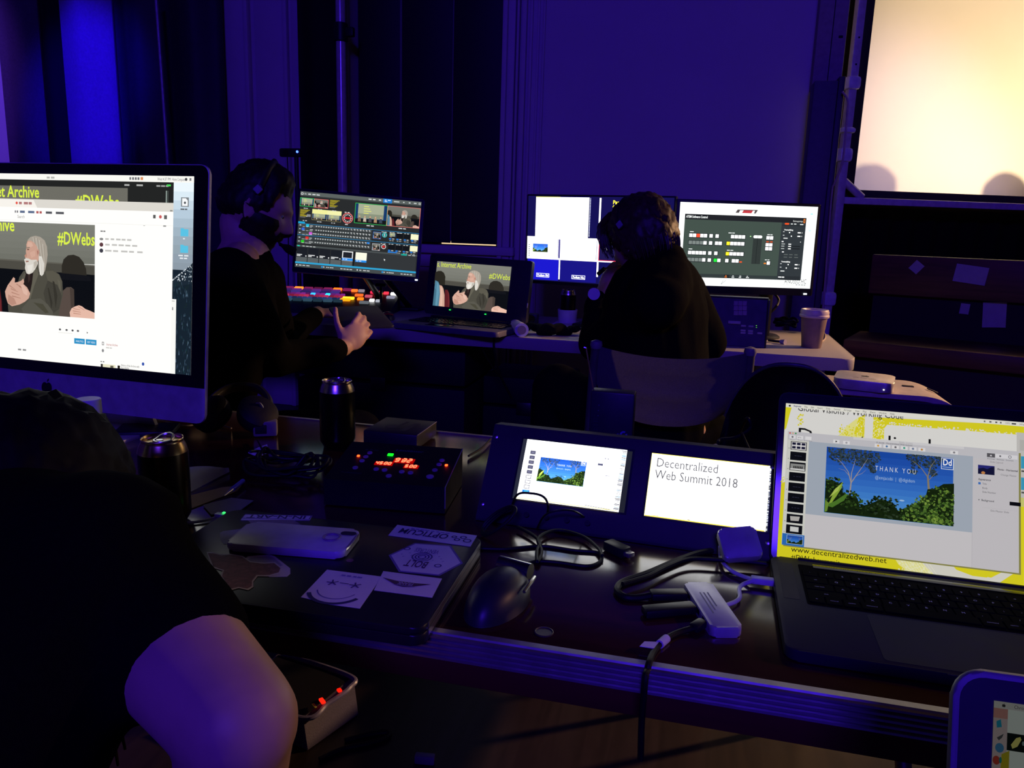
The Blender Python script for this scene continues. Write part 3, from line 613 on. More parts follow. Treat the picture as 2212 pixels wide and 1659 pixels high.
# --- wall-side television with a multiview picture
MT = pose(-.7842, 3.4821, .9349, -.218, -.0196)
t = thing('television', 'dark flat television with a split multiview picture behind the person in headset', 'television', MT)
W, H = .66, .371
q = MB(); q.prism(rrect(W + .014, H + .022, .004, cx=W / 2, cy=H / 2 - .004), .026, BLACK, Matrix.Translation((0, .0285, 0)) @ Matrix.Rotation(math.pi / 2, 4, 'X'), bev=.002); q.box((W / 2, .045, H * .4), (.4, .035, .2), BLACKM, .012); q.obj('housing', t)
c = Canvas(W, H, 1280, 720, 2.0); b = c.box
b(0, 0, 1280, 720, '#0d0a3c'); b(74, 8, 562, 352, '#ffffff'); b(74, 6, 300, 11, '#e6e640'); c.frame(278, 303, 62, 18, 2, '#b9a83c')
for k in range(40): b(570, 12 + 8 * k, 575, 12 + 8 * k + 5 + (k % 3), '#c6cbe4')
b(653, 10, 668, 660, '#ffffff'); b(0, 342, 1280, 358, '#ffffff'); b(0, 352, 650, 528, '#ffffff'); b(0, 522, 1280, 534, '#ffffff'); b(306, 528, 318, 700, '#f4f4ff')
landscape(c, 56, 404, 142, 70, .12, text=False); c.frame(118, 496, 56, 20, 2, '#9a9ab0'); b(298, 360, 314, 520, '#3a3570')
for k in range(7): b(16, 412 + 16 * k, 27, 420 + 16 * k, '#4a4a58')
for k in range(14): b(290, 364 + 11 * k, 296, 371 + 11 * k, '#55557a')
b(642, 360, 648, 520, '#8a8a9a'); b(470, 498, 494, 508, '#f0e8b0')
b(668, 358, 1272, 522, '#140f3a'); c.frame(664, 356, 612, 168, 5, '#e02040'); c.text('25', 700, 396, 44, '#ffe23a', bold=True); c.text('min', 700, 432, 34, '#e8e8f0'); c.text('Panel: Decentralized', 770, 58, 44, '#ffee3a', width=330, bold=True); c.text('futures', 770, 96, 40, '#ffee3a', bold=True)
b(10, 534, 304, 712, '#12109a'); b(320, 534, 652, 712, '#100d62'); b(670, 534, 1272, 712, '#0c0a44')
for x0, s_ in ((96, 'Podium Sld'), (430, 'Podium Nts')): c.frame(x0, 656, 124, 34, 4, '#dfe0ff'); c.text(s_, x0 + 62, 682, 26, '#ffffff', 'c', bold=True, width=104)
c.obj('screen', t)
wp = MT @ Vector((W / 2 + .06, .065, .1)); SB = rz((wp.x, wp.y, FT + .0005), -12.5)
q = MB(); q.box((0, 0, (wp.z - FT) / 2 + .01), (.07, .03, wp.z - FT), BLACK, .006); o = q.obj('neck', t); o.matrix_local = MT.inverted() @ SB
q = MB(); q.box((0, 0, .008), (.30, .17, .016), BLACK, .006); o = q.obj('foot', t); o.matrix_local = MT.inverted() @ SB

# --- right monitor with control panel picture
MR = pose(-.1109, 3.214, .9613, .3042, .0236, .0031)
t = thing('monitor', 'black monitor with a white desktop and dark control panel, rightmost on the white table', 'monitor', MR)
W, H = .56, .325
q = MB(); q.prism(rrect(W + .026, H + .042, .006, cx=W / 2, cy=H / 2 - .009), .03, BLACK, Matrix.Translation((0, .0325, 0)) @ Matrix.Rotation(math.pi / 2, 4, 'X'), bev=.003); q.box((W / 2, .05, H / 2), (.34, .04, .22), BLACKM, .012); q.obj('housing', t)
c = Canvas(W, H, 1280, 743, 1.5); b = c.box
b(0, 0, 1280, 743, '#f4f6f4'); c.dash(1196, 10, 70, 4, '#b8bcbc', 3); b(12, 8, 18, 12, '#777')if 0 else b(12, 8, 18, 12, '#777777')
c.poly([(532, 48), (722, 46), (702, 79), (686, 79), (694, 54), (674, 54), (660, 78), (576, 78), (588, 54), (556, 54), (546, 78), (514, 78)], '#4a4244'); c.poly([(588, 54), (676, 53), (662, 78), (574, 78)], '#a8323a')
b(1216, 58, 1238, 72, '#9fe6da'); b(1214, 208, 1234, 222, '#b4ece2')
c.text('ANOSSO HC', 1030, 700, 62, '#3c4044', width=208); c.text('VIDEO PRODUCTION', 1016, 718, 17, '#55595c', width=104); c.dash(1140, 706, 100, 9, '#8a8e90', 4)
c.poly([(458, 676), (488, 678), (432, 728)], '#e8eaea'); c.line(458, 676, 432, 728, 3, '#5a5e60'); c.line(488, 678, 432, 728, 3, '#5a5e60'); b(250, 672, 1010, 690, '#d9dcda')
b(50, 102, 1182, 670, '#2f3a37'); b(50, 102, 1182, 150, '#1c1d22'); c.text('ATEM Software Control', 62, 136, 30, '#e6eae8', width=198, bold=True); c.text('Blackmagicdesign', 1058, 140, 20, '#c8ccca', width=92); c.frame(1156, 112, 16, 36, 5, '#d8742a')
b(50, 150, 954, 642, '#39453f'); b(50, 636, 954, 670, '#2b3233'); b(954, 150, 1182, 670, '#2a2f33'); b(960, 172, 1176, 176, '#15171a'); b(962, 634, 1180, 670, '#23272b')
def keys(x, y, n, hi=None, col=None, dim=0):
    b(x - 5, y - 6, x + n * 34 + 3, y + 38, '#252a2d')
    for k in range(n): b(x + 34 * k, y, x + 34 * k + 30, y + 31, (col if hi == k else ('#6d7572' if k < dim else '#f2f4f2')))
for y0, lab, hx, hc, dm in ((276, 1, 2, '#e8482c', 0), (340, 0, None, None, 4), (431, 1, None, None, 0), (494, 0, None, None, 4)):
    keys(102, y0, 5, hx, hc, dm); keys(290, y0, 1); keys(346, y0, 1 if lab else 2, 0 if y0 == 494 else None, '#22c838')
    if lab: c.dash(106, y0 - 20, 40, 7, '#cfd3d1', 1)
keys(490, 276, 4); keys(454, 338, 5, 0, '#f0dc2a'); keys(454, 431, 5, 0, '#f0dc2a'); keys(454, 494, 1); keys(516, 494, 2); b(588, 512, 612, 524, '#d04a22'); c.dash(464, 256, 70, 7, '#cfd3d1', 2); c.dash(462, 412, 66, 7, '#cfd3d1', 2)
c.ell(673, 284, 6, 5, '#b8f0a0', 10); b(700, 296, 782, 532, '#2a302f'); b(738, 300, 742, 526, '#1a1e1e'); c.poly(rrect(82, 26, 12, 5, 741, 286), '#f4f6f4'); b(739, 274, 743, 298, '#6a7270')
keys(822, 276, 2); c.dash(828, 260, 56, 7, '#cfd3d1', 2)
for x0 in (824, 860): b(x0, 322, x0 + 24, 333, '#b8431e')
keys(820, 340, 2); keys(820, 374, 2); keys(846, 504, 1); b(818, 518, 840, 530, '#d0742a'); c.dash(826, 488, 50, 7, '#cfd3d1', 2)
c.poly(rrect(42, 15, 7, 4, 1003, 160), '#d8481c'); c.dash(1040, 156, 60, 8, '#d0d4d2', 2); c.dash(1126, 158, 36, 8, '#d0d4d2', 1)
for yy, s_ in ((212, 'Preamplifying'), (500, 'Postamplifying')): c.text(s_, 984, yy + 8, 18, '#f0f2f0', width=82, bold=True)
for yy in (232, 264, 522, 554): c.dash(974, yy - 4, 18, 7, '#b8bcbc', 1); c.ell(1030 + (yy % 7) * 5, yy + 6, 6, 6, '#e8ecea', 10); b(1112, yy, 1140, yy + 10, '#eef0ee'); b(1150, yy, 1155, yy + 10, '#c8ccca')
for yy in (286, 584): c.dash(982, yy, 46, 8, '#cfd3d1', 1)
c.dash(968, 316, 30, 9, '#eef0ee', 1); c.ell(1146, 320, 4, 4, '#dadedc', 8)
for k, yy in enumerate((338, 358, 380)): c.dash(968, yy, 44, 8, '#9aa09e', 1); b(1034, yy, 1060, yy + 9, '#e6e8e6')
b(1064, 356, 1146, 366, '#1a1d20'); b(1064, 378, 1146, 388, '#1a1d20'); c.dash(980, 410, 28, 8, '#eef0ee', 1); c.dash(1000, 434, 150, 6, '#5a605e', 3); c.dash(1000, 458, 150, 6, '#5a605e', 3); c.dash(966, 640, 70, 9, '#f4f6f4', 2)
b(455, 638, 505, 668, '#1e2224')
for k, x0 in enumerate((466, 532, 600, 668)): c.dash(x0, 644, 18, 6, '#e8742a' if k == 0 else '#d8dcda', 1); c.dash(x0 - 6, 656, 32, 6, '#e8742a' if k == 0 else '#d8dcda', 1)
c.obj('screen', t)
q = MB(); q.box((W - .018, 0, -.022), (.014, .003, .006), em('#e8f0ff', 2.5), .001); q.obj('power_light', t)
wp = MR @ Vector((W / 2 + .13, .075, .1)); SB = rz((wp.x, wp.y, FT + .0005), 17.4)
q = MB(); q.box((0, 0, (wp.z - FT) / 2 + .008), (.055, .025, wp.z - FT), BLACK, .006); o = q.obj('neck', t); o.matrix_local = MR.inverted() @ SB
q = MB(); q.lathe([(.09, 0), (.09, .006), (.08, .013), (.03, .015)], BLACK); o = q.obj('foot', t); o.matrix_local = MR.inverted() @ SB @ Matrix.Translation((0, .05, 0))

# --- black laptop-like video recorder
MV = pose(-1.1476, 3.2395, .8189, -.1952, .1537, .0184)
t = thing('laptop', 'thick black laptop showing a white-haired speaker, between the two monitors', 'laptop', MV)
W, H = .36, .1944
q = MB(); q.prism(rrect(.49, .262, .008, cx=.206, cy=.094), .028, mat('dark_blue_black_plastic', (.016, .014, .024), .5), Matrix.Translation((0, .0305, 0)) @ Matrix.Rotation(math.pi / 2, 4, 'X'), bev=.004); q.obj('lid', t)
q = MB(); q.box((.452, .0, .04), (.004, .006, .02), STEEL, .001); q.obj('latch', t)
c = Canvas(W, H, 1280, 691, 1.15)
speaker(c, 0, 0, 1280, 691); c.text('s, Internet Archive', 6, 82, 118, '#d6e83e', width=600); c.text('#DWebs', 926, 200, 118, '#d6e83e', width=352)
c.obj('screen', t)
for xx, zz in ((.088, -.011), (.262, -.014)):
    q = MB(); q.box((xx, 0, zz), (.008, .002, .004), em('#20ff50', 2.5), .001); q.obj('status_light', t)
Mi = MV.inverted(); bo = MV @ Vector((-.035, 0, 0)); bo.z = FT
BM = rz((bo.x, bo.y, FT), -11.2)
def part_at(q, name, t, M): o = q.obj(name, t); o.matrix_local = t.matrix_world.inverted() @ M; return o
q = MB(); q.prism(rrect(.485, .27, .02, cx=.242, cy=-.135), .022, mat('dark_blue_grey_plastic', (.10, .09, .13), .5), Matrix.Translation((0, 0, .006)), bev=.005); part_at(q, 'base', t, BM)
q = MB(); rr = random.Random(4)
for r_ in range(5):
    x = .02
    while x < .45:
        wd = .026 if rr.random() < .85 else .05; q.box((x + wd / 2, -.05 - .028 * r_, .030), (wd - .003, .024, .005), GLOSS, .0015); x += wd
part_at(q, 'keyboard', t, BM)
q = MB(); q.box((.20, -.222, .029), (.11, .05, .002), GLOSS, .001); part_at(q, 'touchpad', t, BM)
q = MB(); q.box((.24, -.018, .032), (.40, .02, .014), BLACK, .004); part_at(q, 'hinge', t, BM)

# --- lit production console
ca, cb_ = PZ(622, 664, .765), PZ(842, 672, .765); cu = (cb_ - ca).xy.to_3d(); CW = cu.length; cu.normalize()
CM = frame(ca, cu, (0, 0, 1)); tilt = math.radians(12)
CMx = frame((ca.x, ca.y, FT), cu, (0, 0, 1))
t = thing('video_console', 'black video console with rows of glowing coloured buttons in front of bearded man', 'video console', CMx)
q = MB(); dp = .32; q.add([(-.16, 0, .002), (CW, 0, .002), (CW, dp, .002), (-.16, dp, .002), (-.16, 0, .02), (CW, 0, .02), (CW, dp, .092), (-.16, dp, .092)], [(0, 3, 2, 1), (4, 5, 6, 7), (0, 1, 5, 4), (1, 2, 6, 5), (2, 3, 7, 6), (3, 0, 4, 7)], BLACK); q.obj('body', t)
sl = .072 / dp; Rt = Matrix.Rotation(math.atan(sl), 3, 'X')
def key(x, y, wd, dpth, m, name='button', hgt=.010):
    q = MB(); q.box((x, y, .02 + sl * y + hgt / 2), (wd, dpth, hgt), m, .002, Rt); return q.obj(name, t)
def glow(h, s): return em(h, s)
rows = [(.295, '#d23a8c', .5), (.268, '#8a3cb8', .5), (.24, '#6a50d0', .5), (.205, '#b83cc0', .55), (.178, '#e03a6c', .75), (.145, '#4a6ac8', .4), (.118, '#5a88a8', .4)]
nk = 15; kx = [(-.14 + .0247 * k) for k in range(nk)]
hot = {(0, 4): ('#ff6a1e', 3), (0, 12): ('#ff5a14', 3), (3, 8): ('#1e7aff', 4), (3, 11): ('#18a0ff', 4), (1, 3): ('#ff5030', 1.5)}
for r_, (yy, col, s_) in enumerate(rows):
    for k in range(nk):
        if r_ in (1, 2) and k > 13: continue
        h_, ss = hot.get((r_, k), (col, s_ * (.35 + .5 * ((k * 5 + r_ * 3) % 4) / 3)))
        if r_ in (0, 1, 2, 6) and k % 2: continue
        key(kx[k], yy, .021 if r_ not in (0, 1, 2, 6) else .042, .022, glow(h_, ss))
x0 = .245
for xx, yy, wd, col, s_ in ((x0, .285, .03, '#ff5a1e', 2.5), (x0 + .035, .285, .03, '#c8b8c8', .5), (x0 + .11, .27, .05, '#ff2040', 2.2), (x0 + .165, .262, .025, '#ff3a50', 1.2), (x0 + .205, .255, .03, '#ffffff', 3.5), (x0 + .245, .25, .04, '#b8b8c8', .8), (x0 + .04, .215, .04, '#ff6a28', 1.2), (x0 + .09, .205, .035, '#e05870', .8), (x0 + .0, .165, .055, '#ffb020', 3), (x0 - .01, .14, .05, '#ff8a10', 2), (x0 + .06, .16, .03, '#ff7a18', 1.5), (x0 + .12, .145, .022, '#ffffff', 3.5), (x0 + .15, .14, .02, '#b8bcc8', .9), (x0 + .20, .2, .04, '#a8a8c0', .7), (x0 + .235, .13, .03, '#ffffff', 4), (x0 + .262, .12, .02, '#d8dce8', 1), (x0 + .27, .17, .022, '#e07848', 1), (x0 + .09, .11, .045, '#8a929c', .5), (x0 + .13, .245, .04, '#ff8830', 1.2)):
    if xx + wd / 2 < CW - .004: key(xx, yy, wd, .02, glow(col, s_))
q = MB(); q.box((x0 + .17, .12, .09), (.012, .012, .08), BLACK, .003); q.box((x0 + .17, .115, .135), (.05, .02, .016), BLACK, .004); q.obj('fader_lever', t)

# --- camera on a stand
cp = PY(628, 330, 3.685)
t = thing('webcam', 'small black camera bar with a blue light on a thin black stand', 'camera', (cp.x, cp.y, FT))
zc = cp.z - FT
q = MB(); q.box((0, 0, zc), (.115, .03, .042), BLACK, .008); q.obj('housing', t)
q = MB(); q.cyl((-.02, -.014, zc), (-.02, -.019, zc), .014, GLOSS); q.obj('lens', t)
q = MB(); q.cyl((.045, -.0145, zc + .004), (.045, -.017, zc + .004), .006, em('#3a5aff', 6)); q.obj('status_light', t)
q = MB(); q.cyl((.028, .005, .01), (.028, .005, zc - .02), .011, BLACK); q.obj('stand', t)
q = MB(); q.lathe([(.055, 0), (.055, .006), (.04, .012), (.012, .014)], BLACK); q.obj('foot', t).location = (.028, .005, 0)
a, b_ = PY(619, 350, 3.54), PY(616, 390, 3.545)
q = MB(); q.tube([(cp.x - .03, cp.y + .018, cp.z - .015), (cp.x - .035, cp.y + .03, cp.z - .12), (cp.x - .05, cp.y + .05, cp.z - .3), (cp.x - .06, cp.y + .04, FT + .005)], .003, CABLE); tag(q.obj('cable'), 'thin black cable hanging from the small camera on its stand', 'cable')
# ================================================================ small things on and around the far table
def can(name, label, p, h=.122, r=.033, body='#1c1c10', gold=False, tabup=True):
    t = thing(name, label, 'can', p)
    bm_ = mat('can_paint_' + body.lstrip('#'), body, .28, .6, var=.3, scale=25); top = mat('gold_can_metal', (.66, .47, .24), .25, 1) if gold else mat('can_aluminium', (.60, .58, .50), .25, 1)
    q = MB(); q.lathe([(r * .78, 0), (r * .82, .003), (r * .98, .012), (r, .018), (r, h * .82), (r * .985, h * .84)], bm_, seg=40); q.obj('body', t)
    q = MB(); q.lathe([(r * .985, h * .84), (r * .93, h * .90), (r * .84, h * .955), (r * .82, h * .975), (r * .84, h * .99), (r * .82, h), (r * .79, h * .99), (r * .77, h * .955), (r * .2, h * .95), (r * .02, h * .95)], top, seg=40); q.obj('shoulder', t)
    if tabup:
        q = MB(); zz = h * .962; pts = [(.35 * r * math.cos(a), .1 * r + .42 * r * math.sin(a), zz + .006 * max(0, math.sin(a))) for a in [k * math.pi / 6 for k in range(13)]]
        q.tube(pts, .0022, STEEL, seg=6, smooth=False); q.lathe([(.0045, 0), (.0045, .004)], STEEL, (0, -.15 * r, h * .952)); q.obj('pull_tab', t)
        q = MB(); q.lathe([(.38 * r, 0), (.38 * r, .0008)], mat('can_opening', (.01, .01, .01), .6), (0, -.42 * r, h * .9505)); q.obj('opening', t)
    return t
cp = PZ(1225, 697, FT)
t = thing('cup', 'short white tub with a dark can standing in it beside the white page', 'cup', cp)
q = MB(); q.lathe([(.038, 0), (.041, .002), (.046, .062), (.044, .062), (.040, .006), (.002, .006)], WHITEP, seg=36); q.obj('wall', t)
can('can', 'dark drink can standing in the white tub in front of the television', cp + Vector((0, 0, .008)), .145, .036, '#0c0c10')
c2 = PZ(1752, 750, FT)
t = thing('coffee_cup', 'takeaway coffee cup with a pale lid at the right end of the table', 'cup', c2)
q = MB(); q.lathe([(.036, 0), (.037, .001), (.049, .122)], mat('brown_cup_paper', (.22, .15, .13), .7), seg=40); q.obj('body', t)
q = MB(); q.lathe([(.050, .118), (.055, .120), (.056, .127), (.053, .131), (.054, .14), (.050, .150), (.046, .150), (.043, .143), (.002, .142)], mat('lid_plastic', (.55, .47, .46), .4), seg=40); q.box((.03, -.005, .1435), (.012, .004, .002), BLACKM); q.obj('lid', t)
# rolled paper, page, ruler, cloth, lens block, mouse
a, b_ = PZ(1104, 695, FT + .022), PZ(1127, 713, FT + .029)
q = MB(); q.cyl(a, b_, .021, PAPER, .028, 28); q.cyl(b_ + (b_ - a).normalized() * .0004, b_ + (b_ - a).normalized() * .0012, .018, mat('roll_core', (.30, .24, .24), .8)); tag(q.obj('paper_roll'), 'white paper roll lying on the table right of the black laptop', 'paper roll')
def flat(name, label, cat, px, m, z, th, rot=0, wig=0):
    p = [PZ(x, y, z) for x, y in px]; q = MB(); q.prism([(v.x, v.y) for v in p], th, m, Matrix.Translation((0, 0, z))); return tag(q.obj(name), label, cat)
flat('paper_sheet', 'white page lying flat on the table in front of the white tub', 'paper', [(1176, 709), (1206, 692), (1262, 696), (1254, 712)], PAPER, FT + .001, .001)
flat('ruler', 'pale thin flat strip along the front of the black laptop', 'ruler', [(916, 700), (1058, 713), (1056, 708), (918, 696)], mat('lilac_plastic', (.42, .40, .46), .5), FT + .001, .004)
q = MB(); a, b_ = PZ(1136, 722, FT), PZ(1245, 726, FT)
n = 20; pts = []
for k in range(n + 1):
    s = k / n; pts.append((a.lerp(b_, s) + Vector((0, .03 * math.sin(s * 9), .022 + .010 * math.sin(s * 14) + .006 * math.sin(s * 31)))))
q.tube(pts, lambda s: .012 + .022 * math.sin(math.pi * min(max(s, .04), .96)) ** .5, CLOTH, seg=14, flat=.6); tag(q.obj('cloth'), 'crumpled black cloth bundle on the table edge before the white page', 'cloth')
p = PZ(1146, 702, FT)
t = thing('action_camera', 'small black block with shiny lens right of the paper roll', 'camera', rz(p, 8))
q = MB(); q.box((0, 0, .028), (.07, .04, .05), BLACK, .008); q.box((-.01, .004, .002), (.05, .04, .006), BLACK, .002); q.obj('body', t)
q = MB(); q.cyl((.004, -.019, .03), (.004, -.028, .03), .017, GLOSS, .015); q.obj('lens', t)
p = PZ(838, 690, FT)
t = thing('mouse', 'dark computer mouse with orange light painted on its back, left of the black laptop', 'mouse', rz(p, 25))
def mouse_shell(q, L, Wd, Hh, m):
    n = 24; rings = []
    for j in range(9):
        f = j / 8 * math.pi / 2; rr_ = math.cos(f) ** .7 if j < 8 else .01; z = Hh * math.sin(f)
        rings.append([(rr_ * Wd / 2 * math.cos(2 * math.pi * k / n) * (1 + .08 * math.sin(2 * math.pi * k / n)), rr_ * L / 2 * math.sin(2 * math.pi * k / n) + .06 * L * math.sin(f), z) for k in range(n)])
    i = q.mi(m); R = [[q.bm.verts.new(v) for v in r] for r in rings]
    for j in range(8):
        for k in range(n): q.bm.faces.new((R[j][k], R[j][(k + 1) % n], R[j + 1][(k + 1) % n], R[j + 1][k])).material_index = i
    q.bm.faces.new(R[0][::-1]).material_index = i; q.bm.faces.new(R[-1]).material_index = i
q = MB(); mouse_shell(q, .11, .062, .034, mat('dark_mouse', (.03, .02, .02), .4)); q.obj('shell', t)
q = MB(); q.tube([(-.022, -.03, .024), (0, -.034, .029), (.022, -.03, .024)], .006, mat('orange_light_paint', (.5, .08, .02), .4), flat=.6); q.obj('orange_light_strip', t)  # added strip: orange light on the mouse back is put into its colour

# intercom / router panel under the right monitor
r0 = PZ(1652, 752, FT); xr = r0.x; yb = r0.y
t = thing('control_box', 'black control box with small pale buttons under the right monitor', 'control box', (xr, yb, FT))
HB = PY(1656, 646, yb + .05).z - FT; WB = .29
q = MB(); q.add([(-WB, 0, .002), (0, 0, .002), (0, .10, .002), (-WB, .10, .002), (-WB, .045, HB), (0, .045, HB), (0, .10, HB), (-WB, .10, HB)], [(0, 3, 2, 1), (4, 5, 6, 7), (0, 1, 5, 4), (1, 2, 6, 5), (2, 3, 7, 6), (3, 0, 4, 7)], mat('dark_blue_panel', (.007, .006, .010), .5)); q.obj('body', t)
q = MB(); q.span((-WB - .003, .04, HB - .002), (.003, .102, HB + .003), BLACK, .001); q.span((-.002, -.002, 0), (.004, .10, HB), BLACK, .001); q.obj('rim', t)
BMx = Matrix.Translation((xr, yb, FT))
FXM = frame((xr, yb, FT), (1, 0, 0), (0, .045, HB))
def bx_on(px, py, wd, hh, m, name, dp=.004):
    v = on(FXM, px, py); q = MB(); q.box((v.x, -dp / 2, v.z), (wd, dp, hh), m, .0012); o = q.obj(name, t); o.matrix_local = BMx.inverted() @ FXM; return o
LB = mat('lilac_button', (.30, .27, .34), .5); PB = mat('purple_label', (.26, .19, .30), .7)
for i in range(3):
    for j in range(3): bx_on(1589.5 + 9.6 * i, 655 + 10.5 * j, .0155, .0175, PB, 'label', .001)
bx_on(1586, 697, .047, .012, LB, 'handle', .010)
for px, py in ((1606, 704), (1622, 705), (1605, 714), (1621, 715), (1605, 719), (1621, 720), (1641, 720)): bx_on(px, py, .019, .0075, LB, 'button')
bx_on(1634, 703.5, .0045, .002, em('#70e040', 1.0), 'status_light', .003); bx_on(1634, 707.5, .0045, .002, em('#70e040', .8), 'status_light', .003)
# cables and plug at the table's right end
def cable(label, pts, r=.004, m=None, name='cable'):
    q = MB(); q.tube(pts, r, m or CABLE); return tag(q.obj(name), label, 'cable')
def tp(lst, z): return [PZ(x, y, z if not isinstance(z, list) else z[i]) for i, (x, y) in enumerate(lst)]
q = MB(); q.tube(tp([(1660, 735), (1675, 737), (1686, 738)], FT + .007), .005, CABLE); e0 = PZ(1686, 738, FT + .009); e1 = PZ(1696, 739, FT + .010); q.cyl(e0, e1, .008, mat('lilac_button', '#000000'), .011); tag(q.obj('cable'), 'short cable with a pale plug lying left of the coffee cup', 'cable')
rr = random.Random(9); b0 = PZ(1700, 712, FT)
q = MB(); q.tube([b0 + Vector((.06 * math.cos(k * 1.3) * rr.uniform(.5, 1), .05 * math.sin(k * 1.3) * rr.uniform(.5, 1) + .05, .008 + .045 * rr.random())) for k in range(22)], .0055, CABLE); tag(q.obj('cable'), 'tangled black cable heap behind the coffee cup', 'cable')
b0 = PZ(1772, 722, FT)
q = MB(); q.tube([b0 + Vector((.018 * math.cos(k * 1.25), .03 + .018 * math.sin(k * 1.25), .006 + .006 * k)) for k in range(13)], .006, CABLE); tag(q.obj('cable'), 'small upright coil of black cable just right of the coffee cup', 'cable')
cable('thin pale cable looping on the table around the coffee cup', tp([(1742, 738), (1765, 741), (1781, 733), (1782, 722), (1776, 716)], FT + .004), .0032, mat('tan_cable', '#000000'))
cable('black cable looping up behind the right monitor', [PZ(1655, 688, FT + .006) + Vector((0, .1, 0)), PY(1672, 668, 3.5), PY(1682, 648, 3.5), PY(1668, 632, 3.5), PY(1652, 640, 3.48), PY(1650, 625, 3.42)], .0055)
cable('black cable hanging over the front edge of the white table', [PZ(1072, 712, FT + .004), PZ(1068, 722, FT + .004), PY(1067, 735, 2.975), PY(1067, 752, 2.972), PY(1072, 780, 2.99), PY(1083, 815, 3.03), PY(1105, 860, 3.1)], .0045)
cable('thin black cable slanting down under the white table', [PY(1036, 742, 3.02), PY(1050, 770, 3.05), PY(1066, 795, 3.1), PY(1085, 820, 3.15)], .004)
# cases under the table
def flight_case(label, a, b):
    t = thing('equipment_case', label, 'case', ((a[0] + b[0]) / 2, (a[1] + b[1]) / 2, a[2])); w, d, h = b[0] - a[0], b[1] - a[1], b[2] - a[2]
    q = MB(); q.box((0, 0, h * .36 + .01), (w, d, h * .72 - .02), BLACKM, .012); q.obj('body', t)
    q = MB(); q.box((0, 0, h * .87), (w, d, h * .26), BLACKM, .012); q.obj('lid', t)
    q = MB(); q.box((0, -d / 2 - .004, h * .72), (.07, .014, .06), mat('dark_latch', (.05, .05, .05), .4, .8), .004); q.obj('latch', t)
    q = MB(); q.tube([(-.1, -d / 2 - .0, h * .4), (-.09, -d / 2 - .03, h * .42), (.09, -d / 2 - .03, h * .42), (.1, -d / 2 - .0, h * .4)], .008, BLACK); q.obj('handle', t)
flight_case('big black equipment case under the white table below the monitor', (-1.75, 3.12, 0), (-.955, 3.62, .66))
flight_case('lower black equipment case under the white table right of the big case', (-.945, 3.36, 0), (-.55, 3.72, .50))

# grey folding chairs
CHP = mat('chair_plastic', (.17, .165, .18), .5, bump=.2, scale=300); CHT = mat('chair_tube', (.12, .12, .13), .45, .5)
def folding_chair(label, M, group=None):
    t = thing('folding_chair', label, 'chair', M, group)       # local: +y is the way the sitter faces, origin on the floor
    # curved back
    bm = MB(); n, r_ = 16, 8; g = []; i = bm.mi(CHP)
    for j in range(r_ + 1):
        v = j / r_; row = []
        for k in range(n + 1):
            u = k / n * 2 - 1
            wd = .205 + .010 * v - .05 * (1 - v) ** 3
            top = .845 + .022 * abs(u) ** 2.2; bot = .655 - .028 * (1 - abs(u) ** 2.5) + .02
            z = bot + (top - bot) * v; x = u * wd; y = -.02 - .05 * (1 - u * u) - .05 * v
            if abs(v - .62) < .07 and abs(u) < .55: y += .010
            if abs(v - .25) < .07 and abs(u) < .55: y += .010
            row.append(bm.bm.verts.new((x, y, z)))
        g.append(row)
    for j in range(r_):
        for k in range(n): bm.bm.faces.new((g[j][k], g[j][k + 1], g[j + 1][k + 1], g[j + 1][k])).material_index = i
    bmesh.ops.solidify(bm.bm, geom=bm.bm.faces[:], thickness=.016)
    bm.obj('backrest', t, 60)
    q = MB(); q.prism(rrect(.40, .39, .06), .022, CHP, Matrix.Translation((0, .19, .43)), bev=.006); q.obj('seat', t)
    for s in (-1, 1):
        q = MB(); q.tube([(s * .205, -.07, .865), (s * .21, -.035, .75), (s * .215, .06, .43), (s * .215, .36, .015)], .013, CHT, seg=12); q.cyl((s * .215, .36, 0), (s * .215, .36, .03), .017, BLACKM); q.lathe([(.014, -.01), (.017, 0), (.015, .010), (.004, .014)], CHP, (s * .205, -.07, .865)); q.obj('leg', t)
        q = MB(); q.tube([(s * .19, .24, .425), (s * .195, .08, .22), (s * .195, -.12, .015)], .012, CHT, seg=12, smooth=False); q.cyl((s * .195, -.12, 0), (s * .195, -.12, .03), .016, BLACKM); q.obj('leg', t)
    q = MB(); q.cyl((-.195, -.07, .08), (.195, -.07, .08), .008, CHT); q.cyl((-.215, .25, .16), (.215, .25, .16), .008, CHT); q.obj('stretcher', t)
    return t
C2 = PY(1442, 800, 2.13)
folding_chair('grey plastic folding chair with the person in headset sitting on it', rz((C2.x, C2.y + .06, 0), 8))
folding_chair('grey folding chair under the bearded man behind the desktop computer', rz((-1.36, 1.80, 0), -60))
# dark rounded chair behind the open laptop
t = thing('shell_chair', 'black chair with an arched back behind the open laptop', 'chair', rz((PY(1705, 800, 1.95).x + .005, 1.95, 0), -6))
za = PY(1695, 790, 1.95).z
q = MB(); n = 24; i = q.mi(GLOSS); rows = []
for j in range(7):
    v = j / 6; row = []
    for k in range(n + 1):
        u = k / n * 2 - 1; top = .62 + (za + .018 - .62) * math.sqrt(max(0, 1 - (abs(u) * .98) ** 2.4)); z = .50 + (top - .50) * v
        row.append(q.bm.verts.new((u * .150, -.02 - .045 * (1 - u * u) - .05 * v, z)))
    rows.append(row)
for j in range(6):
    for k in range(n): q.bm.faces.new((rows[j][k], rows[j][k + 1], rows[j + 1][k + 1], rows[j + 1][k])).material_index = i
arc_ = [v.co.copy() for v in rows[6]]
bmesh.ops.solidify(q.bm, geom=q.bm.faces[:], thickness=.014); q.obj('backrest', t, 60)
q = MB(); q.tube([p + Vector((0, .004, .004)) for p in arc_[1:-1]], .0045, mat('lit_edge_metal', (.12, .12, .13), .3, .6), smooth=False); q.obj('rim', t)  # lighter tube added along the arch as its lit edge line
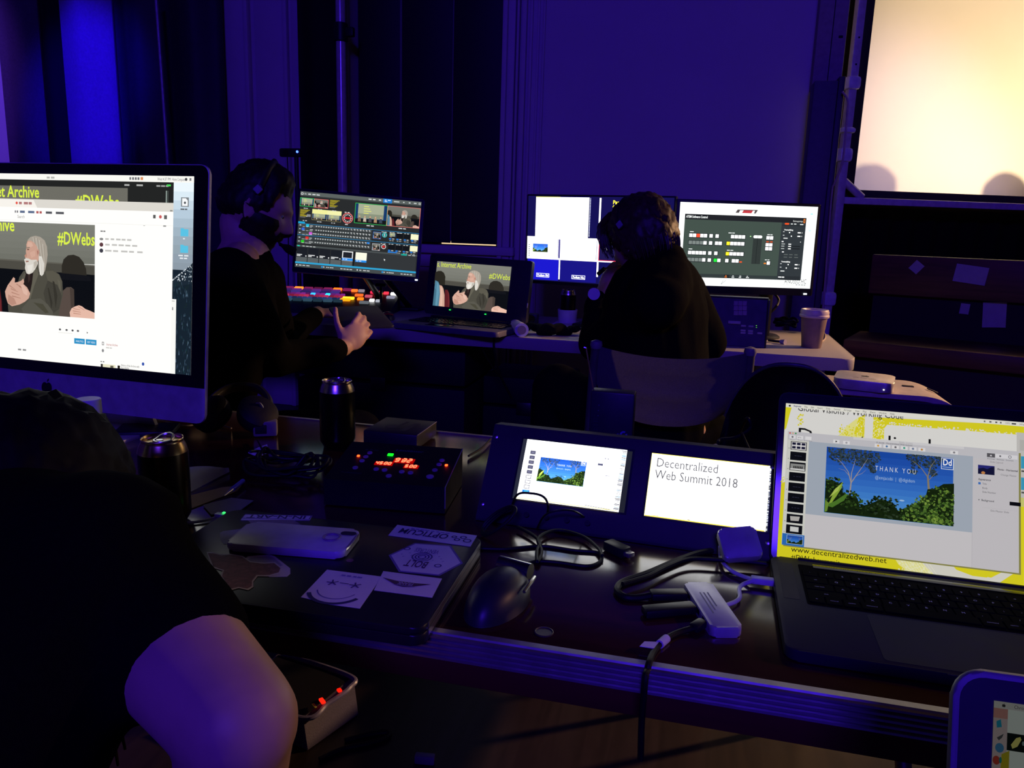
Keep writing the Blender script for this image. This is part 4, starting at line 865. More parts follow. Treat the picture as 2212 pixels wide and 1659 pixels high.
q = MB(); q.prism(rrect(.25, .36, .06), .03, BLACK, Matrix.Translation((0, .15, .44)), bev=.01); q.obj('seat', t)
for s in (-1, 1):
    q = MB(); q.tube([(s * .11, -.03, .52), (s * .11, -.02, .44), (s * .115, -.10, .0)], .011, STEEL, seg=10, smooth=False); q.obj('leg', t)
    q = MB(); q.tube([(s * .10, .29, .44), (s * .11, .34, 0)], .011, STEEL, seg=10); q.obj('leg', t)
# cream plastic side stand with the small square computer
CRM = mat('cream_plastic', (.46, .40, .34), .5)
SY0, SY1, SZ = 2.575, 2.845, .70
t = thing('side_stand', 'cream plastic stand with slots and a curled right end beside the white table', 'stand', (.60, 2.7, 0))
q = MB(); pr = []; n = 14
xs_ = [(-.22, 0), (.08, 0)] + [(.08 + .14 * math.sin(a), -.14 * .7 * (1 - math.cos(a))) for a in [k / n * math.pi / 2 * .95 for k in range(1, n + 1)]]
up_ = [(x, SZ + z) for x, z in xs_]; lo = [(x - .006, SZ + z - .016) for x, z in xs_][::-1]
Mx = Matrix(((1, 0, 0, 0), (0, 0, -1, SY1 - 2.7), (0, 1, 0, 0), (0, 0, 0, 1)))
q.prism(up_ + lo, SY1 - SY0, CRM, Mx, bev=.004)
for xx in (.075, .15):
    zz = SZ + .001 if xx < .1 else SZ - .008
    q.box((xx, .03, zz), (.035, .016, .004), BLACKM, .003, Matrix.Rotation(0 if xx < .1 else .35, 3, 'Y'))
q.obj('top', t)
for xx, tw in ((-.185, .05), (.165, -.02)):
    for yy in (-.09, .11):
        q = MB(); q.add([(xx - .02, yy - .006, SZ - .012 if xx < 0 else SZ - .07), (xx + .02, yy - .006, SZ - .012 if xx < 0 else SZ - .07), (xx + .02 + tw, yy - .006, 0), (xx - .02 + tw, yy - .006, 0), (xx - .02, yy + .006, SZ - .012 if xx < 0 else SZ - .07), (xx + .02, yy + .006, SZ - .012 if xx < 0 else SZ - .07), (xx + .02 + tw, yy + .006, 0), (xx - .02 + tw, yy + .006, 0)], [(0, 1, 2, 3), (7, 6, 5, 4), (0, 4, 5, 1), (1, 5, 6, 2), (2, 6, 7, 3), (3, 7, 4, 0)], CRM); q.obj('leg', t)
q = MB(); q.span((-.2, -.1, .30), (.19, .12, .33), mat('shelf_black', (.008, .008, .008), .6), .004); q.obj('shelf', t)
t = thing('mini_computer', 'small square silver computer with rounded corners lying on the cream stand', 'computer', rz((.527, 2.655, SZ + .0005), -13))
q = MB(); q.prism(rrect(.175, .175, .03), .032, mat('bead_blasted_aluminium', (.66, .60, .54), .45, .7), Matrix.Translation((0, 0, .003)), bev=.003); q.obj('housing', t)
q = MB(); q.lathe([(.075, 0), (.075, .0035)], BLACK, (0, 0, 0)); q.obj('foot', t)
c = Canvas(.1, .1, 100, 100, 1, False, step=1e-5); apple(c, 50, 42, 12, '#141214'); c.text('mini computer'[0:0] or 'Property of', 22, 74, 10, '#6a5c50', width=56); c.dash(16, 80, 70, 5, '#6a5c50', 3)
o = c.obj('logo', t); o.matrix_local = Matrix.Translation((-.05, -.055, .0352)) @ TOPR
q = MB(); q.box((.06, -.0878, .014), (.004, .002, .003), em('#f4f8ff', 3), .0005); q.obj('status_light', t)
# ================================================================ the near table
NT = .75; NX0, NX1, NY0, NY1 = -1.85, 1.05, .722, 1.497
TOPW = wood('dark_table_laminate', '#33180f', '#442117', .16, (1.0, 9, 1), .04)
TOPW.node_tree.nodes['Principled BSDF'].inputs['Specular IOR Level'].default_value = 1.0; TOPW.node_tree.nodes['Principled BSDF'].inputs['Coat Weight'].default_value = .7; TOPW.node_tree.nodes['Principled BSDF'].inputs['Coat Roughness'].default_value = .14
t = thing('table', 'dark wood table with a ribbed metal edge in the foreground', 'table', (-.4, 1.11, 0))
def loc(o, t): o.matrix_local = t.matrix_world.inverted() @ o.matrix_world; return o
def wpart(q, name, t, smooth=40): o = q.obj(name, t, smooth); o.matrix_local = t.matrix_world.inverted(); return o
q = MB(); q.span((NX0, NY0 + .006, NT - .026), (NX1, NY1 - .006, NT), TOPW, .002); wpart(q, 'tabletop', t)
EDGE = mat('ribbed_edge_metal', (.50, .48, .50), .32, .85)
for ys, sg in ((NY0, -1), (NY1, 1)):
    q = MB(); n = 5; hh = .030; prof = [(0, NT + .0012), (-.006 * -sg * -1 if 0 else 0, NT + .0012)]
    prof = [(-.008, NT + .0015), (.001, NT + .0015)]
    for k in range(n):
        z1 = NT - hh * k / n; z0 = NT - hh * (k + 1) / n
        prof += [(.0025, z1 - .0003), (.0050, (z1 * .78 + z0 * .22)), (.0050, z1 * .36 + z0 * .64), (.0025, z0 + .0012), (.0004, z0 + .0006), (.0004, z0)]
    prof += [(-.008, NT - hh)]
    i = q.mi(EDGE); A = [q.bm.verts.new((NX0, ys + sg * y, z)) for y, z in prof]; B = [q.bm.verts.new((NX1, ys + sg * y, z)) for y, z in prof]
    for k in range(len(prof)): q.bm.faces.new((A[k], A[(k + 1) % len(prof)], B[(k + 1) % len(prof)], B[k])).material_index = i
    q.bm.faces.new(A); q.bm.faces.new(B[::-1]); wpart(q, 'edge_band', t, 20)
APR = wood('apron_wood', '#4f2812', '#5c3016', .5, (1, 9, 9))
for ys in (NY0 + .025, NY1 - .045):
    q = MB(); q.span((NX0 + .05, ys, NT - .075), (NX1 - .05, ys + .02, NT - .0265), APR, .002); wpart(q, 'apron', t)
for xx in (NX0 + .25, .36, NX1 - .12):
    for yy, ly in ((NY0 + .10, .0), (NY1 - .12, .0)):
        q = MB(); q.tube([(xx, yy, NT - .03), (xx + .03, yy, .4), (xx + .10, yy, .01)], .014, mat('worn_steel', (.5, .46, .42), .35, .9), smooth=False, seg=14); q.cyl((xx + .10, yy, 0), (xx + .10, yy, .03), .018, BLACKM); wpart(q, 'leg', t)
p = PZ(1175, 1366, NT); q = MB(); q.lathe([(.0105, 0), (.0105, .0012), (.0095, .0016), (.0088, .0008), (.001, .0008)], mat('hole_cap', (.05, .035, .035), .45), (p.x, p.y, NT - .0003), 28); wpart(q, 'hole_cap', t)

# --- all-in-one desktop computer
MI = pose(-1.4416, 1.1742, .9077, -.0452, .1027)
t = thing('desktop_computer', 'large silver all-in-one desktop computer with a bright browser window', 'desktop computer', MI)
W, H = .597, .336
RX = Matrix.Translation((0, .0, 0)) @ Matrix.Rotation(math.pi / 2, 4, 'X')      # prism drawn in x,z extruded toward -y
x0, x1, z0, z1, zc = -.030, .626, -.083, .356, -.021
IALU = mat('computer_aluminium', (.60, .58, .60), .48, .55)
q = MB(); q.prism(rrect(x1 - x0, z1 - z0, .016, cx=(x0 + x1) / 2, cy=(z0 + z1) / 2), .0065, IALU, Matrix.Translation((0, .0075, 0)) @ Matrix.Rotation(math.pi / 2, 4, 'X'), bev=.0012)
bm_ = q.bm; nx, nz = 16, 10; g = []; i = q.mi(IALU)
for j in range(nz + 1):
    row = []
    for k in range(nx + 1):
        u, v = k / nx * 2 - 1, j / nz * 2 - 1
        row.append(bm_.verts.new(((x0 + x1) / 2 + u * (x1 - x0) / 2 * .985, .0074 + .038 * (1 - u ** 2) * (1 - v ** 2), (z0 + z1) / 2 + v * (z1 - z0) / 2 * .98)))
    g.append(row)
for j in range(nz):
    for k in range(nx): bm_.faces.new((g[j][k], g[j + 1][k], g[j + 1][k + 1], g[j][k + 1])).material_index = i
q.obj('housing', t)
q = MB(); pl_ = [p for p in rrect(x1 - x0 - .003, z1 - zc - .0015, .015, cx=(x0 + x1) / 2, cy=(z1 + zc) / 2 - .0007)]
pl_ = [(x, max(z, zc)) if z > zc + .02 else ((x0 + .0015 if x < 0 else x1 - .0015), zc) for x, z in pl_]
out = []
for p in pl_:
    if not out or (abs(out[-1][0] - p[0]) + abs(out[-1][1] - p[1])) > 1e-6: out.append(p)
q.prism(out, .0008, GLOSS, Matrix.Translation((0, .0009, 0)) @ Matrix.Rotation(math.pi / 2, 4, 'X')); q.obj('glass', t)
c = Canvas(W, H, 1600, 900, 1.05); b = c.box
b(0, 0, 1600, 900, '#fdfdfa')
for k in range(10): b(1480, 28 + 40 * k, 1600, 70 + 40 * k, ('#e9f4fa', '#d8e8f2', '#c6d8e6', '#b4c8d8', '#a8bccb', '#9fb2c0', '#98a9b6', '#93a3ae', '#8f9daa', '#8b98a4')[k])
b(1480, 420, 1600, 900, '#16222e'); rr = random.Random(5)
c.poly([(1492, 460), (1510, 440), (1524, 452), (1540, 425), (1556, 430), (1572, 408), (1588, 398), (1600, 385), (1600, 480), (1492, 500)], '#1c2834')
for k in range(70): x, y = rr.uniform(1494, 1598), rr.uniform(400, 470); c.ell(x, max(y, 470 - (x - 1492) * .75), rr.uniform(1, 4), rr.uniform(1, 4), rr.choice(['#e6ebee', '#c4ced6', '#8a9aa8']), 6)
for k in range(150): x, y = rr.uniform(1494, 1598), rr.uniform(470, 890); c.poly([(x, y), (x + rr.uniform(1, 5), y + rr.uniform(4, 26)), (x - rr.uniform(0, 4), y + rr.uniform(6, 30))], rr.choice(['#2c3e4e', '#3b5064', '#22303e', '#4e6478', '#18303a', '#1a2a2a']))
b(0, 0, 1600, 28, '#f6f5f0'); c.dash(1250, 8, 60, 12, '#6a6a70', 4); b(1312, 7, 1326, 20, '#d88a5a'); c.text('Wed 4:37 PM', 1405, 21, 19, '#55555c', width=72); c.text('Home Computer', 1485, 21, 19, '#55555c', width=70)
c.ell(1560, 14, 7, 7, '#44444a', 12); b(1578, 8, 1588, 20, '#77777c'); c.dash(770, 12, 50, 9, '#b4b4b0', 2)
b(0, 28, 1494, 122, '#232424'); b(0, 58, 1241, 122, '#6c6b63'); c.text('Internet Archive', 724, 112, 78, '#d9ee4a', 'r', sx=.80, bold=True); c.text('#DWebs', 942, 152, 84, '#d9ee4a', sx=.8, bold=True)
c.dash(1222, 40, 34, 8, '#a9aaa8', 1); c.dash(1290, 40, 54, 8, '#a9aaa8', 1); c.dash(1400, 42, 76, 7, '#a0a19f', 3); b(1456, 38, 1478, 46, '#48d858'); b(1452, 66, 1458, 122, '#8c9a94'); b(1462, 66, 1465, 122, '#55605c')
b(0, 120, 1494, 160, '#d9d5cd'); b(0, 160, 1494, 900, '#fdfcf8'); c.poly([(0, 124), (690, 124), (712, 160), (0, 160)], '#f3efe8'); c.ell(586, 140, 7, 7, '#e2574a', 10); c.dash(600, 134, 90, 12, '#b07878', 3)
for x, w_, col in ((574, 24, '#666'), (606, 100, '#5a6a8a'), (706, 40, '#b05858'), (764, 120, '#55565c')): c.dash(x, 176, w_, 11, '#6a6a72' if len(col) < 6 else col, 2)
c.text('Search', 590, 212, 22, '#8a8a8a', width=44); b(0, 222, 1494, 224, '#ecebe6')
b(1384, 176, 1398, 192, '#585858'); c.ell(1424, 184, 8, 8, '#c85a5a', 10); b(1444, 176, 1460, 194, '#606060'); b(1440, 222, 1456, 242, '#8a8a8a'); b(1330, 226, 1340, 236, '#8a8a8a'); b(1378, 228, 1386, 238, '#888888'); b(1476, 152, 1490, 158, '#8a8a86')
VB = (0, 232, 1056, 674)
speaker(c, 316, 232, 740, 442, clip=VB)
b(0, 236, 360, 674, '#6d6b62') if 0 else None
c.text('Internet Archive', 572, 276, 84, '#d9ee4a', 'r', sx=.8, bold=True, clip=(316, 232, 1056, 674)); c.text('#DWebsu', 836, 328, 84, '#d9ee4a', sx=.70, bold=True, clip=VB)
b(1056, 228, 1492, 690, '#fdfcf8')
for k, y in enumerate((262, 296, 322, 350)):
    if k == 0: c.dash(1088, 256, 34, 7, '#8a8a8a', 2); continue
    c.ell(1094, y, 11, 10 if k > 1 else 6, ('#888888', '#5c3a40', '#3c3c48')[k - 1], 14); c.dash(1116, y - 5, 120 + 36 * k, 8, '#c0bfbc', 5)
for x in (850, 890, 926, 958): c.ell(x, 738, 7, 5, '#55555a', 10)
c.poly([(1010, 738), (1018, 742), (1012, 748)], '#444444'); b(840, 752, 926, 754, '#dcdad4')
for x, s_ in ((936, 'ANALYTICS'), (1005, 'EDIT VIDEO')): b(x, 774, x + 63, 800, '#2a8fc4'); c.text(s_, x + 32, 792, 13, '#eaf6ff', 'c', width=46)
c.frame(1100, 780, 12, 16, 3, '#77777a'); c.text('Internet Archive', 1126, 796, 17, '#b0444a', width=66); c.dash(1124, 804, 44, 5, '#c8c6c2', 2); c.ell(1106, 822, 7, 8, '#8a8a8e', 10)
c.dash(1092, 872, 26, 6, '#8a8a8a', 2); b(1094, 886, 1106, 900, '#2a2620'); b(1107, 886, 1180, 900, '#e6e2c4'); b(1150, 890, 1168, 900, '#6a6658'); b(1192, 886, 1206, 900, '#2a2620'); c.text('History of the Archive with', 1212, 888, 15, '#4a4a50', width=104); c.text('Roundtable', 1212, 900, 15, '#4a4a50', width=46); c.ell(1338, 868, 7, 8, '#2a4aa8', 14); c.dash(590, 850, 60, 8, '#8a8a8c', 2)
b(1492, 555, 1518, 900, '#f6f6f2'); b(1494, 562, 1510, 566, '#c0c0bc'); b(1496, 592, 1502, 606, '#909090')
c.box(1536, 94, 1578, 136, '#7d8388'); c.poly([(1542, 98), (1562, 98), (1572, 108), (1572, 132), (1542, 132)], '#f4f6f8'); c.ell(1557, 118, 6, 6, '#55585c', 10); c.dash(1534, 144, 46, 6, '#5a6066', 2)
for y in (236, 310): b(1536, y, 1578, y + 32, '#58bfe0'); b(1536, y - 4, 1554, y + 2, '#58bfe0')
c.dash(1550, 276, 16, 5, '#e4eaee', 1); c.dash(1526, 352, 62, 6, '#e4eaee', 2); c.dash(1534, 364, 44, 6, '#e4eaee', 2)
c.obj('screen', t)
c = Canvas(.05, .05, 100, 100, 1, False, step=1e-5); apple(c, 50, 58, 24, '#0c0c0e'); o = c.obj('logo', t); o.matrix_local = Matrix.Translation((.284 - .025, .0009, -.049 - .021))
ib = MI.inverted(); ctr = MI @ Vector(((x0 + x1) / 2, .03, 0))
q = MB(); q.prism(rrect(.20, .19, .012), .006, IALU, Matrix.Translation((0, 0, 0)), bev=.002); f_ = q.obj('foot', t); f_.matrix_local = ib @ rz((ctr.x, ctr.y + .035, NT), -2.6)
q = MB(); q.add([(-.09, .10, 0), (.09, .10, 0), (.07, .04, .19), (-.07, .04, .19), (-.09, .108, 0), (.09, .108, 0), (.07, .048, .19), (-.07, .048, .19)], [(0, 1, 2, 3), (7, 6, 5, 4), (0, 4, 5, 1), (1, 5, 6, 2), (2, 6, 7, 3), (3, 7, 4, 0)], IALU); f_ = q.obj('neck', t); f_.matrix_local = ib @ rz((ctr.x, ctr.y + .02, NT + .005), -2.6)

# --- open laptop
ML = pose(.122, 1.018, .7613, -.0095, .4151)
t = thing('laptop', 'open dark grey laptop showing a THANK YOU slide over a yellow desktop', 'laptop', ML)
W, H = .331, .207
q = MB(); q.prism(rrect(.349, .232, .011, cx=W / 2, cy=.107), .0045, SPACE, Matrix.Translation((0, .0055, 0)) @ Matrix.Rotation(math.pi / 2, 4, 'X'), bev=.0010); q.obj('lid', t)
q = MB(); q.prism(rrect(.3455, .2255, .010, cx=W / 2, cy=.1085), .0007, mat('laptop_bezel', (.01, .01, .014), .09, spec=.6), Matrix.Translation((0, .0010, 0)) @ Matrix.Rotation(math.pi / 2, 4, 'X')); q.obj('bezel', t)
c = Canvas(W, H, 1440, 900, .80); b = c.box
YL = '#e3d926'; LG = '#e6e4e0'
b(0, 0, 1440, 900, YL); rr = random.Random(11)
b(0, 20, 1440, 190, LG); c.poly([(0, 22), (34, 22), (22, 80), (10, 150), (0, 160)], YL)
def spray(x0, y0, x1, y1, n_, col, r=(2, 6)):
    for k in range(n_): c.ell(rr.uniform(x0, x1), rr.uniform(y0, y1), rr.uniform(*r), rr.uniform(*r), col, 7)
b(345, 34, 470, 175, LG); c.poly([(392, 60), (440, 30), (440, 175), (300, 175), (340, 110)], '#ece78e'); c.poly([(405, 50), (440, 30), (440, 160), (385, 150)], YL); spray(300, 100, 400, 170, 50, YL); spray(392, 40, 440, 160, 60, '#f0edb4', (1, 4)); spray(70, 60, 100, 130, 26, YL)
c.poly([(485, 40), (1440, 12), (1440, 70), (560, 78), (545, 100), (545, 180), (485, 180)], YL); spray(485, 50, 545, 178, 90, '#f0edb4', (2, 5)); spray(560, 62, 1300, 78, 90, LG, (2, 6)); spray(490, 60, 540, 100, 20, YL, (3, 6))
c.text('Global Visions / Working Code', 66, 40, 54, '#17171a', width=578)
c.text('Decentralized', 70, 222, 118, '#17171a', width=720)
for x in (580, 614, 800): b(x, 150, x + 16, 166, '#17171a') if 0 else None
b(0, 0, 1440, 24, '#eceadf'); apple(c, 22, 14, 6, '#222226')
for x, s_, w_ in ((44, 'Keynote', 42), (104, 'File', 18), (140, 'Edit', 18), (176, 'Insert', 30), (224, 'Slide', 24), (268, 'Format', 36), (322, 'Arrange', 42), (384, 'View', 24), (426, 'Play', 20), (464, 'Share', 30), (512, 'Window', 42), (572, 'Help', 24)): c.text(s_, x, 18, 16, '#3a3280' if x == 44 else '#5c5a58', width=w_, bold=(x == 44))
for x, w_ in ((1060, 14), (1088, 16), (1118, 12), (1142, 12)): c.dash(x, 8, w_, 9, '#6a6864', 1)
c.text('100%', 1166, 17, 14, '#7a7874', width=26); b(1200, 9, 1222, 17, '#4a4846'); c.text('Wed 4:37 PM', 1238, 18, 15, '#6a6864', width=90)
# white backing around the window, desktop folders on the right
b(1225, 60, 1440, 420, '#c9c6c2'); b(1240, 100, 1440, 160, '#bcb9b4'); 
for y in (200, 318): b(1246, y, 1330, y + 60, '#3f9fc4'); b(1246, y - 8, 1280, y + 4, '#3f9fc4'); c.dash(1248, y + 70, 70, 9, '#55534f', 2)
b(1228, 420, 1440, 470, '#d2cf78'); b(0, 160, 20, 480, LG); c.poly([(0, 480), (22, 470), (22, 900), (0, 900)], YL); spray(0, 440, 18, 520, 16, YL)
# lower desktop picture
b(0, 815, 1440, 900, YL); c.poly([(620, 828), (770, 828), (840, 900), (700, 900), (640, 860)], '#eeea9c'); spray(640, 830, 830, 895, 110, '#f2f0c8', (2, 5)); c.poly([(740, 820), (900, 820), (1010, 860), (1100, 870), (1180, 815), (1230, 815), (1130, 900), (830, 900)], '#dedbd0'); c.poly([(900, 815), (1130, 815), (1080, 872), (1010, 872), (930, 850)], YL)
for k in range(10): c.line(650 + 16 * k, 834, 690 + 16 * k, 890, 2, '#f6f4d4')
c.text('www.decentralizedweb.net', 74, 862, 44, '#1b1a16', width=505); c.text('#DWebsummit', 76, 908, 46, '#1b1a16', width=262, clip=(0, 0, 1440, 900))
# shadow-coloured window edge and the window itself
b(30, 176, 1244, 836, '#8f8c50'); b(20, 168, 1234, 828, '#c9c7cc')
b(380, 168, 960, 182, '#d8d6d8'); c.text('Slide notes', 660, 180, 13, '#a8a6a8', 'c', width=72)
c.text('Decentralized', 70, 222, 118, '#17171a', width=720, clip=(0, 100, 1440, 168)) if 0 else None
for k, col in enumerate(('#d85a54', '#e0b088', '#4a9a58')): c.ell(32 + 16 * k, 178, 5, 5, col, 12)
def btn(x, y, w_, s_, col=None, lab=None):
    b(x, y, x + w_, y + 20, '#e6e4e6'); 
    if col: c.ell(x + w_ / 2, y + 10, 6, 6, col, 12)
    c.text(s_, x + w_ / 2, y + 32, 12, '#55535a', 'c', width=min(len(s_) * 6, w_ + 14))
for x, s_ in ((30, 'View'), (72, 'Zoom'), (118, 'Add Slide')): btn(x, 190, 34, s_, '#77757c' if s_ == 'View' else None)
c.text('47%', 76, 204, 11, '#66646a', width=20); btn(272, 194, 34, 'Play'); c.poly([(285, 198), (295, 204), (285, 210)], '#222226'); btn(326, 196, 36, 'Keynote Live', '#a8a6ac')
c.text('E. Jacobi - Decentralized Web Summit', 600, 192, 13, '#55535a', 'c', width=190)
for k, (s_, col) in enumerate((('Table', '#e0a848'), ('Chart', '#4a78a8'), ('Text', '#66646a'), ('Shape', '#3aa88a'), ('Media', '#6a7a9a'), ('Comment', '#c88a3a'))): btn(496 + 46 * k, 196, 36, s_, col)
btn(890, 196, 40, 'Collaborate', '#88868c'); b(1076, 192, 1116, 214, '#5a585e'); c.poly([(1090, 208), (1096, 198), (1102, 208)], '#e6e4e8'); b(1118, 192, 1228, 214, '#e0dee2'); c.ell(1142, 203, 5, 5, '#66646a', 10); c.ring(1190, 203, 7, 3, '#77757c', 14)
for x, s_ in ((1078, 'Format'), (1124, 'Animate'), (1170, 'Document')): c.text(s_, x, 226, 11, '#55535a', width=38)
b(22, 218, 140, 828, '#d8d8d0'); b(140, 218, 1006, 640, '#a9b2bf'); b(140, 640, 1006, 828, '#d0cccf'); b(1006, 228, 1234, 828, '#cbc7cb'); b(1004, 640, 1006, 828, '#bdb9bd')
def th(k): return 40, 226 + 60.6 * k
for k in range(10):
    x, y = th(k)
    if k == 9: b(22, y - 8, 142, y + 58, '#2e6fc0'); landscape(c, x + 8, y, 84, 46, .16, text=False, seed=6); c.frame(x + 6, y - 2, 88, 50, 2, '#c0d0e0'); continue
    b(x, y, x + 88, y + 50, '#0f1018'); c.dash(28, y + 40, 8, 5, '#9a9a94', 1)
    if k == 0:
        b(x + 4, y + 3, x + 84, y + 47, '#dedcdc')
        for i_ in range(3):
            for j_ in range(2): b(x + 8 + 26 * i_, y + 6 + 22 * j_, x + 28 + 26 * i_, y + 20 + 22 * j_, '#1c1d38')
    elif k == 2: b(x + 5, y + 10, x + 83, y + 42, '#8f908e'); b(x + 4, y + 38, x + 84, y + 47, '#d8d8d6'); [c.poly([(x + 20 + 9 * i_, y + 36), (x + 22 + 9 * i_, y + 22), (x + 26 + 9 * i_, y + 22), (x + 27 + 9 * i_, y + 36)], '#1a1a1c') for i_ in range(6)]
    elif k == 7: c.poly([(x + 18, y + 12), (x + 72, y + 10), (x + 66, y + 36), (x + 22, y + 38)], '#b8b4b0')
    elif k == 8: b(x + 22, y + 10, x + 68, y + 38, '#d4d4d2')
    else: c.dash(x + 24, y + 22, 44, 3, '#33344a', 3)
landscape(c, 238, 240, 668, 380, 1.35, seed=3)
c.text('Slide Layout', 1112, 250, 15, '#8f8b90', 'c', width=66); b(1020, 268, 1102, 318, '#2a2a78'); c.poly([(1020, 290), (1046, 282), (1066, 288), (1084, 276), (1102, 272), (1102, 318), (1020, 318)], '#15163a'); c.ell(1046, 310, 10, 8, '#c8844a', 12)
c.text('Photo - Horizontal', 1116, 288, 15, '#3f3d42', width=100, bold=True); c.text('Change Master', 1132, 316, 14, '#7c7a80', width=78)
c.text('Appearance', 1022, 352, 15, '#4a484e', width=62, bold=True); b(1022, 364, 1034, 376, '#3a70c0')
for y, s_, w_ in ((375, 'Title', 22), (398, 'Body', 26), (420, 'Slide Number', 68)): c.text(s_, 1042, y, 14, '#5c5a60', width=w_)
c.poly([(1022, 458), (1030, 458), (1026, 466)], '#6a686e'); c.text('Background', 1038, 466, 15, '#5c5a60', width=62, bold=True); b(1176, 454, 1236 - 6, 474, '#0c0c14'); c.text('Edit Master Slide', 1128, 518, 14, '#77757a', 'c', width=90); b(1040, 500, 1214, 501, '#bdb9bd')
c.obj('screen', t)
q = MB(); c = Canvas(.06, .01, 600, 100, 1, False, step=1e-5); c.text('MacBook Pro', 300, 76, 80, '#3a3a44', 'c', width=330); o = c.obj('name_plate', t); o.matrix_local = Matrix.Translation((W / 2 - .03 + .02, -.0004, -.0090))
# base
BB = rz((W / 2 * math.cos(-.0095) + .122, 1.012, NT), -.55)
q = MB(); q.prism(rrect(.349, .241, .013, cx=0, cy=-.1205), .0125, SPACE, Matrix.Translation((0, 0, .0015)), bev=.0018)
q.box((0, -.2405, .013), (.05, .004, .0016), mat('notch_dark', (.03, .03, .035), .5), .0005); part_at(q, 'base', t, BB)
q = MB(); q.cyl((-.14, -.001, .0115), (.14, -.001, .0115), .0045, BLACK); part_at(q, 'hinge', t, BB)
q = MB(); q.prism(rrect(.284, .112, .003, cx=.0, cy=-.075), .0003, mat('key_well', (.003, .003, .004), .8, spec=.03), Matrix.Translation((0, 0, .01402))); kb = part_at(q, 'keyboard', t, BB)
KEYM = mat('key_cap', (.003, .003, .004), .8, spec=.03)
def keycap(x, y, w_, d_, s_=''):
    q = MB(); q.box((x, y, .0150), (w_ - .0022, d_ - .0022, .0016), KEYM, .0005)
    if s_:
        v, f, wd = glyphs(s_); sz = .0052 if len(s_) == 1 else .0030
        q.add([(x + (gx - wd / 2) * sz, y + (gy - .35) * sz, .01595) for gx, gy in v], f, mat('key_legend', (.62, .62, .66), .5))
    o = q.obj('key', kb, 0); return o
p19 = .0190; yb = -.0295; xl = -.140
R = [(['esc', '', ''], .010), ]
q = MB(); q.box((.005, yb + .0085, .0148), (.258, .011, .0008), GLOSS, .0003); o = q.obj('touch_strip', kb)
rows = [('`1234567890-=', None, 'delete', 1.5), ('QWERTYUIOP[]\\', 'tab', None, 1.5), ("ASDFGHJKL;'", 'caps lock', 'return', 1.75), ('ZXCVBNM,./', 'shift', 'shift', 2.3)]
for r_, (ks, lf, rt, lw) in enumerate(rows):
    y = yb - .0095 - .0095 - .0189 * r_ + .0035; x = xl; tot = .280
    n_ = len(ks); lw_ = p19 * lw if lf else 0; rw_ = tot - n_ * p19 - lw_
    if lf: keycap(x + lw_ / 2, y, lw_, p19, lf); x += lw_
    for ch in ks: keycap(x + p19 / 2, y, p19, p19, ch); x += p19
    if rw_ > .006: keycap(x + rw_ / 2, y, rw_, p19, rt or '')
x = xl; y = yb - .0155 - .0189 * 4 + .0035
for s_, w_ in (('fn', 1), ('control', 1), ('option', 1), ('command', 1.25), ('', 5.25), ('command', 1.25), ('option', 1), ('', 1), ('', 1), ('', .98)):
    keycap(x + p19 * w_ / 2, y, p19 * w_, p19, s_); x += p19 * w_
q = MB(); q.prism(rrect(.160, .099, .005, cx=0, cy=-.185), .0003, mat('touchpad_glass', (.026, .026, .034), .6, .1, spec=.12), Matrix.Translation((0, 0, .01402))); part_at(q, 'touchpad', t, BB)
for s in (-1, 1):
    q = MB(); q.span((s * .158 - .009, -.122, .0139), (s * .158 + .009, -.02, .0142), mat('speaker_grille', (.018, .018, .024), .7, bump=.6, scale=2500)); part_at(q, 'speaker_grille', t, BB)

# --- two-screen rack monitor
MD = pose(-.2481, 1.0574, .7858, -.0501, .5948)
t = thing('rack_monitor', 'black slanted rack unit with two small glowing screens behind the cables', 'monitor', MD)
UX0, UX1, UZ0, UZ1 = -.050, .366, -.034, .112
DKB = mat('dark_blue_metal', (.015, .014, .022), .55)
q = MB(); MDI = MD.inverted(); pf = []
for xx in (UX0, UX1):
    A_, B_ = MD @ Vector((xx, .002, UZ0)), MD @ Vector((xx, .002, UZ1)); A2 = Vector((A_.x, A_.y, NT + .001)); C1 = B_ + Vector((.002, .030, -.004)); C2_ = Vector((C1.x, C1.y, NT + .001))
    pf.append([MDI @ p for p in (A2, A_, B_, C1, C2_)])
q.add(pf[0] + pf[1], [(0, 1, 2, 3, 4), (9, 8, 7, 6, 5)] + [(k, (k + 1) % 5, (k + 1) % 5 + 5, k + 5) for k in range(5)], DKB); q.obj('housing', t)
